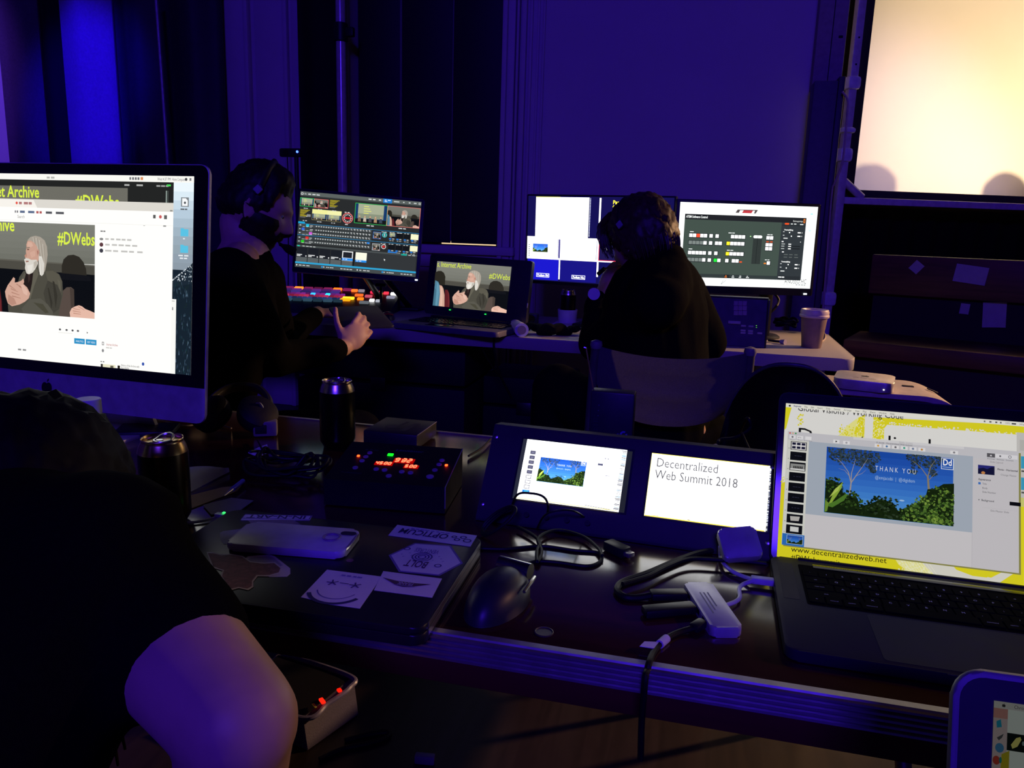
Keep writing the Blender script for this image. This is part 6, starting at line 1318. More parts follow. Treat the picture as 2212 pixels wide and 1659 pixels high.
q = MB(); q.tube([(-.002, .010, .031), (-.004, .012, .05), (-.010, .012, .062), (-.018, .010, .064)], .0028, STEEL); q.obj('hook', t)
p = PZ(558, 978, NT); t = thing('cable_tag', 'small folded white tag wrapped around a black wire near the cable bundle', 'tag', (p.x, p.y, NT))
q = MB(); q.prism([(v.x - p.x, v.y - p.y) for v in tp([(536, 978), (560, 966), (577, 960), (582, 977), (562, 985), (548, 983)], NT + .004)], .001, PAPER, Matrix.Translation((0, 0, .0035))); q.obj('paper', t)
q = MB(); q.tube([Vector(v) - Vector((p.x, p.y, NT)) for v in tp([(556, 950), (563, 965), (572, 985), (586, 1000)], NT + .0065)], .0016, CABLE); q.obj('wire', t)
q = MB(); a_, b_, c_ = PZ(408, 1066, NT), PZ(496, 1020, NT), PZ(416, 1006, NT); n = 10; i = q.mi(PAPER); g = []
px_ = [(404, 1066), (440, 1048), (470, 1032), (496, 1019)]; px2 = [(408, 1009), (432, 1007), (462, 1008), (492, 1016)]
lo = catmull(tp(px_, NT + .002), 6); hi = catmull(tp(px2, [NT + .016, NT + .018, NT + .014, NT + .006]), 6)
for f_ in range(5):
    g.append([q.bm.verts.new(lo[k].lerp(hi[k], f_ / 4) + Vector((0, 0, .006 * math.sin(f_ / 4 * math.pi)))) for k in range(len(lo))])
for j in range(4):
    for k in range(len(lo) - 1): q.bm.faces.new((g[j][k], g[j][k + 1], g[j + 1][k + 1], g[j + 1][k])).material_index = i
bmesh.ops.solidify(q.bm, geom=q.bm.faces[:], thickness=.0006); tag(q.obj('paper_sheet'), 'curled sheet of white paper right of the gold-topped can', 'paper')
flat('cardboard_piece', 'strip of brown cardboard lying under the curled paper by the can', 'cardboard', [(412, 1100), (408, 1072), (480, 1054), (522, 1050), (512, 1062)], mat('brown_card', (.22, .13, .09), .8), NT + .0005, .0012)
flat('folder', 'dark blue paper sheet lying behind the stickered laptop', 'paper', [(438, 1092), (500, 1076), (548, 1082), (512, 1108), (456, 1112)], mat('blue_grey_paper', (.12, .10, .18), .8), NT + .0022, .0008)
a, b_ = PZ(484, 1071, NT + .008), PZ(525, 1039, NT + .008); t = thing('pen', 'blue pen with a metal tip lying left of the cable bundle', 'pen', (a.x, a.y, NT))
o_ = Vector((a.x, a.y, NT)); q = MB(); q.cyl(a.lerp(b_, .42) - o_, b_ - o_, .0038, mat('blue_pen', (.10, .10, .45), .35)); q.obj('barrel', t); q = MB(); q.cyl(a - o_, a.lerp(b_, .42) - o_, .0008, STEEL, .0030); q.obj('tip', t)
p = PZ(318, 935, NT); q = MB(); q.box((0, 0, .006), (.11, .075, .011), BLACK, .003); o = q.obj('notebook', M=rz((p.x, p.y, NT), 25)); tag(o, 'black notebook lying between the gold-topped can and the desktop computer', 'notebook')
cable('thin pale wire lying under the edge of the desktop computer', tp([(255, 925), (300, 912), (345, 908), (400, 920), (450, 912), (500, 925)], NT + .003), .0018, mat('grey_wire', (.2, .19, .2), .5))
cable('thin black cable trailing behind the countdown timer to the table back', tp([(1012, 985), (1040, 968), (1060, 948)], NT + .003), .002)
# cables heaped behind the rack monitor
cable('black cable arching out behind the rack monitor beside the open laptop', [PZ(1530, 965, NT + .01), C_(1548, 962, 1.34), C_(1556, 950, 1.34), C_(1590, 945, 1.36), C_(1620, 925, 1.38), C_(1612, 905, 1.4), PZ(1590, 955, NT + .004)], .003)
cable('thin wire slanting down behind the rack monitor toward the open laptop', [C_(1603, 935, 1.36), C_(1612, 955, 1.33), C_(1624, 980, 1.30), PZ(1640, 1010, NT + .002)], .0018)
cable('pale hooked cable end standing behind the right small screen', [C_(1536, 974, 1.22), C_(1542, 964, 1.23), C_(1548, 963, 1.24), C_(1553, 972, 1.25), PZ(1560, 990, NT + .003)], .0028, mat('grey_wire', '#000000'))

# ================================================================ below and in front of the table
p = PZ(654, 1606, 0)
t = thing('power_unit', 'grey power unit with red lamps on the floor under the dark table', 'power unit', rz((p.x - .02, p.y + .06, 0), -12))
q = MB(); q.add([(-.16, -.07, .003), (.06, -.07, .003), (.08, .09, .003), (-.16, .09, .003), (-.16, -.07, .075), (.05, -.07, .075), (.075, .08, .10), (-.16, .08, .10)], [(0, 3, 2, 1), (4, 5, 6, 7), (0, 1, 5, 4), (1, 2, 6, 5), (2, 3, 7, 6), (3, 0, 4, 7)], mat('grey_unit', (.10, .09, .13), .6, bump=.3, scale=300)); q.obj('body', t)
q = MB(); q.add([(-.155, -.064, .0765), (.044, -.064, .0765), (.066, .076, .1012), (-.155, .076, .1012)], [(0, 1, 2, 3)], BLACKM); q.obj('tray', t)
q = MB(); q.tube([(-.16, -.068, .076), (.045, -.068, .077), (.07, -.01, .088), (.085, .05, .098), (.06, .085, .103), (-.14, .085, .103)], .006, mat('unit_rim', (.16, .15, .26), .35)); q.obj('rim', t)
for x, y, z, wd, h_ in ((.062, -.02, .098, .020, '#ff2210'), (.078, .022, .106, .012, '#e01808')):
    q = MB(); q.box((x, y, z), (wd, .010, .006), em(h_, 1.4), .002, Matrix.Rotation(-.5, 3, 'Z')); q.obj('red_lamp', t)
q = MB(); q.box((.052, -.036, .092), (.018, .006, .003), mat('yellow_label', (.45, .42, .05), .5), .001, Matrix.Rotation(-.5, 3, 'Z')); q.obj('label_strip', t)
cable('black cable lying on the floor under the dark table', [PZ(x, y, .006) for x, y in ((745, 1600), (790, 1588), (835, 1582), (838, 1592), (800, 1605), (740, 1618), (690, 1640))], .006)
p = PZ(918, 1638, .012); q = MB(); q.box((0, 0, .011), (.045, .018, .02), mat('worn_grey_plastic', '#000000'), .003); tag(q.obj('plug', M=rz((p.x, p.y, 0), 8)), 'small grey plug lying on the floor under the table', 'plug')
# laptop at the lower right corner
lt = PY(2083, 1452, .52); tl2 = math.radians(17)
ML2 = pose(lt.x - .004, lt.y - .225 * math.sin(tl2), lt.z - .225 * math.cos(tl2), math.radians(1.5), tl2)
t = thing('laptop', 'silver laptop with a wide bezel at the lower right corner', 'laptop', ML2)
q = MB(); q.prism(rrect(.325, .227, .018, cx=.1625, cy=.1135), .007, mat('silver_lid', (.16, .15, .18), .5, .2), Matrix.Translation((0, .0078, 0)) @ Matrix.Rotation(math.pi / 2, 4, 'X'), bev=.002); q.obj('lid', t)
q = MB(); q.prism(rrect(.317, .219, .015, cx=.1625, cy=.1135), .0008, mat('bezel_lilac_grey', (.024, .022, .032), .55), Matrix.Translation((0, .0010, 0)) @ Matrix.Rotation(math.pi / 2, 4, 'X')); q.obj('bezel', t)
v = on(ML2, 2147, 1513); SX, SZ_ = v.x, v.z; W, H = .325 - 2 * SX, SZ_ - .02
c = Canvas(W, H, 3060, 1912, .13); b = c.box
b(0, 0, 3060, 1912, '#e2eee6'); b(0, 0, 3060, 44, '#cfcfcb'); apple(c, 64, 24, 11, '#3a3a3e'); c.text('Chrome', 130, 34, 32, '#55555a', width=96); b(0, 44, 92, 1912, '#c8b8b8'); b(0, 44, 92, 106, '#c89088')
b(92, 190, 3060, 300, '#16201f'); c.poly([(118, 262), (150, 216), (176, 206), (184, 222), (160, 268), (128, 286)], '#e0dc7c'); c.ell(196, 244, 8, 14, '#88a0a0', 10)
c.poly([(60, 330), (110, 300), (110, 800), (40, 800)], '#b8ae2c'); c.poly([(20, 128), (48, 112), (56, 160), (24, 168)], '#2a9ab8'); c.poly([(26, 230), (70, 200), (60, 226), (40, 246)], '#55585c'); c.ell(46, 292, 28, 30, '#4a88b8'); c.ell(28, 372, 24, 28, '#b84a3c'); c.ell(54, 368, 9, 20, '#2a8a8a')
o = c.obj('screen', t); o.location = (SX, -.0002, .02)
B2 = rz((ML2 @ Vector((.1625, 0, 0))).to_tuple(), 1.5)
q = MB(); q.prism(rrect(.325, .227, .018, cx=0, cy=-.115), .016, mat('silver_lid', '#000000'), Matrix.Translation((0, 0, -.016)), bev=.003); part_at(q, 'base', t, B2)
q = MB(); q.prism(rrect(.27, .10, .004, cx=0, cy=-.075), .0006, mat('key_well', '#000000')); part_at(q, 'keyboard', t, B2)
sz_ = ML2.translation.z - .0165; sp = B2 @ Vector((0, -.11, 0))
t = thing('stool', 'low black stool that holds the silver laptop at the lower right', 'stool', (sp.x, sp.y, 0))
q = MB(); q.lathe([(.15, sz_ - .03), (.16, sz_ - .025), (.16, sz_ - .005), (.15, sz_)], BLACK); q.obj('seat', t)
for k in range(3):
    a = k * 2.094 + .4; q = MB(); q.tube([(.10 * math.cos(a), .10 * math.sin(a), sz_ - .03), (.17 * math.cos(a), .17 * math.sin(a), 0)], .012, BLACK); q.obj('leg', t)
# ================================================================ people
def ss(a, b, x):
    t = min(1, max(0, (x - a) / (b - a))); return t * t * (3 - 2 * t)
def gs(x, s): return math.exp(-(x / s) ** 2)
def head_point(d):
    """local head: +x face, +y left, +z up; head centre at the origin, about 0.235 tall"""
    x, y, z = d.x * .097, d.y * .077, d.z * .118
    low = ss(-.005, -.105, z) if z < -.005 else 0
    y *= 1 - .36 * low ** 1.2
    if x < 0: x *= 1 - .38 * ss(-.02, -.11, z) if z < -.02 else 1
    if x < 0 and z > -.02: x *= 1.06
    if x > 0:
        x *= 1 - .06 * ss(.06, .12, z) ; x = x * (.97 + .03 * (1 - abs(y) / .08))
        cy_ = abs(y)
        nose = gs(y, .013 + .006 * ss(.0, -.03, z)) * (ss(.032, -.026, z) * (1 - ss(-.028, -.040, z))) * .026
        brow = .006 * gs(z - .034, .011) * (1 - ss(.05, .075, cy_)); eye = -.010 * gs(cy_ - .031, .016) * gs(z - .014, .012)
        lips = .006 * gs(y, .024) * (gs(z + .058, .008) + .9 * gs(z + .070, .008)); mouth = -.004 * gs(y, .022) * gs(z + .064, .004)
        chin = .010 * gs(y, .022) * gs(z + .098, .016); cheek = .004 * gs(cy_ - .045, .02) * gs(z + .018, .02)
        under = -.004 * gs(y, .02) * gs(z + .082, .008)
        x += (nose + brow + eye + lips + mouth + chin + cheek + under) * ss(0, .03, x)
    return Vector((x, y, z))
def head_mesh(bm, M, sub=5):
    g = bmesh.ops.create_icosphere(bm, subdivisions=sub, radius=1)
    for v in g['verts']: v.co = M @ head_point(v.co.normalized())
    for s in (-1, 1):     # ears
        e = bmesh.ops.create_icosphere(bm, subdivisions=3, radius=1)
        for v in e['verts']:
            p = v.co.copy(); rim = math.hypot(p.x, p.z)
            q = Vector((-.010 + p.x * .017 - .006 * p.z, s * (.074 + .010 * (1 if p.y * s > 0 else .3) * abs(p.y) + .012 * ss(.2, 1, rim) * (1 if p.x < .3 else .3)), -.002 + p.z * .032)); v.co = M @ q
def rcone(bm, a, b, r0, r1, fl=1.0, side=None, n=16):
    a, b = Vector(a), Vector(b); d = b - a; L = max(d.length, 1e-5); t = d / L
    s = Vector(side) if side is not None else t.orthogonal(); s = (s - t * s.dot(t)).normalized(); o = t.cross(s)
    prof = []
    for k in range(5): th = math.pi / 2 * (1 - k / 4); prof.append((-r0 * math.sin(th), r0 * math.cos(th)))
    for k in range(1, 5): f = k / 5; prof.append((L * f, r0 + (r1 - r0) * f))
    for k in range(5): th = math.pi / 2 * k / 4; prof.append((L + r1 * math.sin(th), r1 * math.cos(th)))
    R = []
    for z, r in prof:
        r = max(r, 1e-5); R.append([bm.verts.new(a + t * z + (s * math.cos(2 * math.pi * k / n) + o * math.sin(2 * math.pi * k / n) * fl) * r) for k in range(n)])
    for j in range(len(R) - 1):
        for k in range(n): bm.faces.new((R[j][k], R[j][(k + 1) % n], R[j + 1][(k + 1) % n], R[j + 1][k]))
    bm.faces.new(R[0][::-1]); bm.faces.new(R[-1])
def ellip(bm, c, ax):
    g = bmesh.ops.create_icosphere(bm, subdivisions=4, radius=1)
    M = Matrix((ax[0], ax[1], ax[2])).transposed()
    for v in g['verts']: v.co = Vector(c) + M @ v.co
def fuse(bm, name, m, parent, voxel=.006, smooth=4, wr=0.0, wscale=14, seed=0, mats=None):
    bmesh.ops.recalc_face_normals(bm, faces=bm.faces)
    me = bpy.data.meshes.new(name); bm.to_mesh(me); bm.free()
    o = bpy.data.objects.new(name, me); COL.objects.link(o)
    r = o.modifiers.new('r', 'REMESH'); r.mode = 'VOXEL'; r.voxel_size = voxel
    s = o.modifiers.new('s', 'SMOOTH'); s.factor = .5; s.iterations = smooth
    dg = bpy.context.evaluated_depsgraph_get(); m2 = bpy.data.meshes.new_from_object(o.evaluated_get(dg))
    bpy.data.objects.remove(o); bpy.data.meshes.remove(me); m2.name = name
    if wr:
        no = [v.normal.copy() for v in m2.vertices]
        for v, n_ in zip(m2.vertices, no):
            p = v.co * wscale + Vector((seed, 0, 0)); f = noise.noise(p) + .6 * noise.noise(Vector((p.x * 2.3, p.y * 2.3, p.z * 1.1)))
            v.co += n_ * wr * f
    return link(name, m2, [m], parent, smooth=180)
def hand(bm, wrist, d, n, curl=(.35, .4, .45, .5), thumb=.6, sgn=1, sc=1.0, spread=.06):
    """d: finger direction, n: out of the back of the hand, sgn: +1 thumb on the side n x d"""
    d = Vector(d).normalized(); n = Vector(n); n = (n - d * n.dot(d)).normalized(); s = n.cross(d) * sgn; w = Vector(wrist)
    rcone(bm, w, w + d * .03 * sc, .026 * sc, .030 * sc, .62, s)
    ellip(bm, w + d * .055 * sc, (d * .052 * sc, s * .042 * sc, n * .017 * sc))
    ellip(bm, w + d * .04 * sc + s * .024 * sc - n * .004, (d * .032 * sc, s * .020 * sc, n * .016 * sc))
    lens = (.092, .100, .094, .074)
    for k in range(4):
        off = (.030 - .0205 * k) * sc; b = w + d * (.092 - .004 * abs(k - 1.2)) * sc + s * off; L = lens[k] * sc
        dirn = (d + s * (off * spread * 30)).normalized(); ang = curl[k]
        p = b; a_ = ang * .55
        for j, fr in enumerate((.46, .30, .24)):
            v = dirn * math.cos(a_) - n * math.sin(a_); q = p + v * L * fr
            rcone(bm, p, q, (.0092, .0084, .0078)[j] * sc, (.0084, .0078, .0068)[j] * sc, n=10); p = q; a_ += ang
    p = w + d * .030 * sc + s * .032 * sc - n * .004; v = (d * .55 + s * .85 - n * .25 * thumb).normalized()
    for j, (L, r0, r1) in enumerate(((.040, .0135, .0110), (.034, .0105, .0095), (.026, .0095, .0078))):
        q = p + v * L * sc; rcone(bm, p, q, r0 * sc, r1 * sc, n=10); p = q; v = (v * (1 - .30 * thumb) + d * .35 * thumb - n * .18 * thumb).normalized()
def hmat(c, f, up):
    f = Vector(f).normalized(); u = Vector(up); l = u.cross(f).normalized(); u = f.cross(l).normalized()
    return Matrix(((f.x, l.x, u.x, c[0]), (f.y, l.y, u.y, c[1]), (f.z, l.z, u.z, c[2]), (0, 0, 0, 1)))
def hair(name, M, fn, m, parent, seed=0, sub=5, shag=.006, cut=None):
    """shell over the skull: fn(d) gives thickness for direction d (0 or less = none)"""
    bm = bmesh.new(); g = bmesh.ops.create_icosphere(bm, subdivisions=sub, radius=1); kill = []
    for v in g['verts']:
        d = v.co.normalized(); p = head_point(d); th = fn(d, p)
        if th <= 0: kill.append(v)
        q = Vector((d.x * 34 + seed, d.y * 26, d.z * 9)); nz = noise.noise(q) * .6 + noise.noise(q * 2.2) * .4
        v.co = M @ (p + Vector((d.x, d.y, d.z * 1.1)).normalized() * (max(th, -.004) + (shag * nz * min(1, max(th, 0) / .012))))
    bm.verts.ensure_lookup_table()
    bmesh.ops.delete(bm, geom=kill, context='VERTS')
    bmesh.ops.recalc_face_normals(bm, faces=bm.faces)
    me = bpy.data.meshes.new(name); bm.to_mesh(me); bm.free()
    o = link(name, me, [m], parent, 180); return o
def strands(q, M, n, fn, m, r=.0012, rnd=None):
    for k in range(n):
        pts = fn(k, rnd); q.tube([M @ Vector(p) for p in pts], lambda s: r * (1 - .8 * s), m, seg=4)
def eyes(M, parent):
    for s in (-1, 1):
        q = MB(); q.ell(M @ Vector((.069, s * .031, .013)), (.0112, .0112, .0112), mat('eye_white', (.35, .34, .33), .2), u=16, v=10); q.ell(M @ Vector((.0770, s * .031, .011)), (.0048, .0048, .0048), mat('eye_dark', (.01, .008, .006), .1), u=12, v=8); q.obj('eye', parent)
HAIRD = mat('dark_brown_hair', (.010, .006, .005), .55, spec=.35, var=.4, scale=90)
HAIRB = mat('light_brown_hair', (.050, .026, .014), .5, spec=.4, var=.4, scale=90)
HAIRK = mat('black_hair', (.004, .003, .003), .6, spec=.15, var=.3, scale=90)
SHIRT = mat('black_shirt', (.0032, .003, .0036), .95, spec=.02, bump=.25, scale=200)
SHIRT2 = mat('charcoal_sweatshirt', (.0042, .004, .0044), .95, spec=.02, bump=.25, scale=200)
TROUS = mat('dark_trousers', (.004, .004, .006), .95, spec=.02, bump=.25, scale=200)
SHOE = mat('dark_shoe', (.008, .008, .009), .6)
V = Vector
def legs(bm, hips, knees, ankles, r=(.088, .062, .045), grow=0):
    for h, k, a in zip(hips, knees, ankles):
        rcone(bm, h, k, r[0] + grow, r[1] + grow); rcone(bm, k, a, r[1] + grow, r[2] + grow)
def shoes(parent, ankles, fwd):
    for a in ankles:
        bm = bmesh.new(); f = V(fwd).normalized(); b = V((a.x, a.y, .035))
        rcone(bm, b, b + f * .15, .036, .030, .9, (0, 0, 1)); rcone(bm, b + V((0, 0, .05)), b, .04, .04); rcone(bm, b + V((0, 0, -.012)), b + f * .16 + V((0, 0, -.010)), .024, .022)
        fuse(bm, 'shoe', SHOE, parent, .008, 3)

# --- bearded man at the console
h1 = PY(555, 453, 2.0); F1 = V((.90, .38, -.42)); H1 = hmat(h1, F1, (.10, .05, 1)) @ Matrix.Scale(.95, 4)
t = thing('person', 'bearded man in black with a headset, seen in profile holding a tablet', 'person', (-1.36, 1.80, 0))
pt_ = t
def child(o): o.matrix_local = t.matrix_world.inverted() @ o.matrix_world; return o
nk = PY(528, 548, 1.97); ch = V((-1.29, 1.90, .88)); pel = V((-1.37, 1.80, .56))
shR, shL = PY(500, 596, 1.80), PY(560, 606, 2.10); elR, elL = PY(590, 775, 1.98), PY(608, 738, 2.38)
wrR, wrL = PY(742, 752, 2.26), PY(686, 676, 2.70)
hips = [V((-1.32, 1.72, .53)), V((-1.30, 1.90, .53))]; knees = [V((-.93, 1.98, .52)), V((-1.02, 2.20, .52))]; ank = [V((-.90, 2.06, .10)), V((-.98, 2.32, .10))]
bm = bmesh.new(); head_mesh(bm, H1)
rcone(bm, nk, h1 + H1.to_3x3() @ V((-.030, 0, -.06)), .057, .054); rcone(bm, ch, nk, .12, .07); rcone(bm, pel, ch, .13, .13)
for a, b_, c_ in ((shR, elR, wrR), (shL, elL, wrL)): rcone(bm, nk.lerp(a, .4), a, .055, .05); rcone(bm, a, b_, .050, .042); rcone(bm, b_, c_, .042, .027)
legs(bm, hips, knees, ank, (.075, .052, .038))
hd = (PY(784, 722, 2.33) - wrR); hand(bm, wrR, hd.normalized() + V((0, .15, .35)), V((.25, -.9, -.2)), curl=(.55, .6, .65, .7), thumb=.8, sgn=1, sc=1.0)
hand(bm, wrL, V((.55, .75, -.05)), V((0, -.2, 1)), curl=(.25, .28, .3, .3), thumb=.5, sgn=1)
child(fuse(bm, 'body', SKIN, None, .0048, 3)).parent = t
bm = bmesh.new(); up_ = V((0, 0, 1))
rcone(bm, pel, ch, .165, .165, .82, V((.35, .9, 0))); rcone(bm, ch, nk - V((0, 0, .04)), .162, .088, .9, V((.35, .9, 0)))
for a, b_, c_ in ((shR, elR, wrR), (shL, elL, wrL)):
    rcone(bm, nk.lerp(a, .30) - V((0, 0, .05)), a - V((0, 0, .015)), .080, .076); rcone(bm, a, b_, .074, .056); rcone(bm, b_, b_.lerp(c_, .86), .056, .040)
child(fuse(bm, 'shirt', SHIRT, None, .008, 4, .006, 9, 3)).parent = t
bm = bmesh.new(); legs(bm, hips, knees, ank, grow=.012); rcone(bm, hips[0], hips[1], .12, .12); child(fuse(bm, 'trousers', TROUS, None, .010, 3, .004, 10, 5)).parent = t
for o in [1]:
    n0 = len(bpy.data.objects); 
shoes(None, ank, (.8, .55, 0))
for o in bpy.data.objects:
    if o.name.startswith('shoe') and o.parent is None and o.type == 'MESH': child(o); o.parent = t
def hair1(d, p):
    top = ss(-.02, .03, p.z - .62 * min(0, p.x) + (.0 if abs(d.y) > .55 and d.x < .2 else 0) - (.062 if d.x > .45 else 0) - (.02 if d.x > .2 else 0))
    return top * (.016 + .016 * ss(.4, 1, d.z) + .010 * ss(.2, .7, d.x) * ss(.3, .8, d.z)) - .001
child(hair('hair', H1, hair1, HAIRD, None, 2, shag=.010)).parent = t
def beard1(d, p):
    if d.x < -.25: return -1
    lower = ss(-.030, -.055, p.z + (.0 if abs(d.y) > .5 else -.012)); mouth = gs(p.y, .020) * gs(p.z + .064, .009) if d.x > .6 else 0
    side = ss(.45, .8, abs(d.y)) * ss(.02, -.03, p.z) * (1 if d.x > -.22 else 0)
    return max(lower, side * .8) * (.012 + .020 * ss(-.07, -.115, p.z)) * (1 - .9 * mouth) - .002
child(hair('beard', H1, beard1, HAIRD, None, 8, shag=.008)).parent = t
eyes(H1, None)
for o in bpy.data.objects:
    if o.name.startswith('eye') and o.parent is None: child(o); o.parent = t
# tablet in his hand
tc = [PY(738, 664, 2.52), PY(836, 661, 2.62), PY(797, 714, 2.36), PY(742, 706, 2.30)]
u = (tc[1] - tc[0]).normalized(); v = ((tc[0] + tc[1]) - (tc[2] + tc[3])).normalized(); v = (v - u * u.dot(v)).normalized(); cc = sum(tc, V()) / 4
q = MB(); Mx = frame(cc, u, v); q.prism(rrect(.172, .235, .010), .008, mat('tablet_dark_blue', (.010, .010, .026), .6), Matrix.Translation((0, .004, 0)) @ Matrix.Rotation(math.pi / 2, 4, 'X'), bev=.002)
tb = thing('tablet', 'dark blue tablet held in the right hand of the bearded man', 'tablet', Mx); q.obj('case', tb)
q = MB(); q.prism(rrect(.155, .215, .003), .0008, GLOSS, Matrix.Translation((0, .0054, 0)) @ Matrix.Rotation(math.pi / 2, 4, 'X')); q.obj('screen_glass', tb)
q = MB(); q.tube([(.086, 0, -.11), (.0865, 0, .11)], .0016, mat('edge_silver', '#000000')); q.obj('edge_trim', tb)
def headset(label, M, side, micp, r=.088):
    hs = thing('headset', label, 'headset', M); 
    pts = [(-.005, side * .088 * math.sin(a), .02 + .113 * math.cos(a)) for a in [(-1.5 + 3.0 * k / 12) for k in range(13)]]
    pts = [(p[0] + .004, p[1], p[2] + .016) for p in pts]
    q = MB(); q.tube(pts, .006, BLACK, flat=2.0); q.obj('headband', hs)
    q = MB(); Mx = Matrix.Translation((-.004, -side * .084, .0)) @ Matrix.Rotation(side * math.pi / 2, 4, 'X'); q.lathe([(.014, 0), (.030, 0), (.034, .006), (.030, .016), (.012, .018)], BLACKM, M=Mx, seg=24); q.obj('ear_cup', hs)
    q = MB(); q.box((-.004, side * .099, .058), (.021, .006, .021), mat('pad_lilac', (.26, .24, .34), .6), .003, Matrix.Rotation(.4, 3, 'Y')); q.box((-.004, side * .093, .058), (.012, .010, .03), BLACK, .002, Matrix.Rotation(.4, 3, 'Y')); q.obj('temple_pad', hs)
    mp = M.inverted() @ micp; a = V((.012, -side * .092, -.012)); q = MB(); q.tube([a, a.lerp(mp, .5) + V((.01, -side * .030, -.012)), mp], .0028, BLACK); q.obj('boom', hs)
    return hs, mp
hs, mp = headset('headset with a pale temple pad worn by the bearded man', H1, -1, PY(604, 527, 2.0))
q = MB(); m2 = H1.inverted() @ PY(636, 545, 2.03); q.tube([mp, mp.lerp(m2, .4), m2], lambda s: .005 + .008 * ss(.2, .7, s), CLOTH, seg=12); q.obj('microphone', hs)

# --- person in headset on the grey folding chair
h2 = PY(1386, 524, 2.30); F2 = V((-.80, .50, -.34)); H2 = hmat(h2, F2, (-.12, .05, 1)) @ Matrix.Scale(.90, 4)
t = thing('person', 'person in black with light brown hair and headset, seen from behind on grey chair', 'person', (C2.x, 2.3, 0))
nk = PY(1432, 585, 2.26); ch = PY(1415, 665, 2.30); pel = V((C2.x + .0, 2.34, .56))
shL, shR = PY(1418, 648, 2.14), PY(1470, 632, 2.44); elL = PY(1292, 742, 2.34); wrL = PY(1296, 642, 2.52); elR = PY(1545, 745, 2.46); wrR = PY(1420, 742, 2.86)
bm = bmesh.new(); head_mesh(bm, H2); rcone(bm, nk, h2 + H2.to_3x3() @ V((-.035, 0, -.055)), .064, .058); rcone(bm, ch, nk, .12, .07); rcone(bm, pel, ch, .13, .13)
elR = PY(1530, 742, 2.50)
for a, b_, c_ in ((shR, elR, wrR), (shL, elL, wrL)): rcone(bm, nk.lerp(a, .4), a, .055, .05); rcone(bm, a, b_, .048, .040); rcone(bm, b_, c_, .040, .026)
hips = [V((C2.x - .06, 2.28, .53)), V((C2.x + .10, 2.40, .53))]; knees = [PY(1205, 838, 2.44), V((C2.x - .22, 2.80, .53))]; ank = [V((knees[0].x - .02, 2.40, .10)), V((C2.x - .24, 2.82, .10))]
legs(bm, hips, knees, ank, (.075, .052, .038))
hand(bm, wrL, (PY(1312, 590, 2.50) - wrL).normalized() + V((.1, 0, .1)), V((-.75, -.35, .1)), curl=(.55, .65, .75, .8), thumb=.5, sgn=-1, sc=.95)
hand(bm, wrR, V((-.6, .7, -.05)), V((0, 0, 1)), curl=(.25, .28, .3, .3), sgn=-1)
child(fuse(bm, 'body', SKIN, None, .0048, 3)).parent = t
bm = bmesh.new(); sd = V((.55, .8, 0))
rcone(bm, pel, ch, .165, .170, .80, sd); rcone(bm, ch, nk - V((0, 0, .03)), .168, .085, .88, sd); rcone(bm, nk - V((0, 0, .02)), nk + V((-.01, .01, .02)), .082, .076)
for a, b_, c_, e in ((shR, elR, wrR, .9), (shL, elL, wrL, .84)):
    rcone(bm, nk.lerp(a, .2) - V((0, 0, .02)), a - V((0, 0, .005)), .090, .080); rcone(bm, a, b_, .078, .060); rcone(bm, b_, b_.lerp(c_, e), .060, .046)
child(fuse(bm, 'sweatshirt', SHIRT2, None, .008, 4, .007, 9, 31)).parent = t
bm = bmesh.new(); legs(bm, hips, knees, ank, (.092, .070, .055), grow=.012); rcone(bm, hips[0], hips[1], .125, .12); child(fuse(bm, 'trousers', TROUS, None, .010, 3, .004, 10, 7)).parent = t
shoes(None, ank, (-.7, .6, 0)); eyes(H2, None)
for o in bpy.data.objects:
    if (o.name.startswith('shoe.') or o.name.startswith('eye')) and o.parent is None and o.type == 'MESH': child(o); o.parent = t
def hair2(d, p):
    line = .30 * min(0, p.x) + (.055 if d.x > .5 else .02 if d.x > .15 else 0)
    top = ss(-.045, .01, p.z - line * (1 if d.x > .15 else .0) + (.045 if d.x < -.1 else 0) + (.03 if abs(d.y) > .6 and -.4 < d.x < .15 else 0))
    return top * (.020 + .014 * ss(.3, .9, d.z) + .012 * ss(.1, -.6, d.x) * ss(-.4, .4, d.z)) - .001
ho = child(hair('hair', H2, hair2, HAIRB, None, 5, shag=.014)); ho.parent = t
q = MB(); rnd = random.Random(3)
for k in range(120):     # fringe hanging forward, loose back locks
    y = rnd.uniform(-.05, .06); z0 = rnd.uniform(.070, .10); q.tube([H2 @ V(p) for p in ((.055, y, z0 + .02), (.098 + rnd.uniform(0, .014), y * 1.05, z0 - .005), (.112 + rnd.uniform(-.006, .010), y * 1.1, .035 + rnd.uniform(-.015, .02)), (.106 + rnd.uniform(-.006, .008), y * 1.1 + rnd.uniform(-.01, .01), -.002 + rnd.uniform(-.02, .03)))], lambda s: .0030 * (1 - .75 * s), HAIRB, seg=4)
lk = q.obj('fringe', None); child(lk); lk.parent = t; q = MB()
for k in range(160):
    a = rnd.uniform(1.9, 4.4); z0 = rnd.uniform(-.02, .09); r_ = 1 - .25 * (z0 / .1) ** 2
    x0, y0 = math.cos(a) * .112 * r_, math.sin(a) * .092 * r_
    q.tube([H2 @ V(p) for p in ((x0, y0, z0 + .03), (x0 * 1.10, y0 * 1.10, z0), (x0 * 1.08, y0 * 1.07, z0 - .035), (x0 * .98, y0 * .96, z0 - .065 + rnd.uniform(-.012, .012)))], lambda s: .0030 * (1 - .7 * s), HAIRB, seg=4)
lk = q.obj('hair_locks', None); child(lk); lk.parent = t
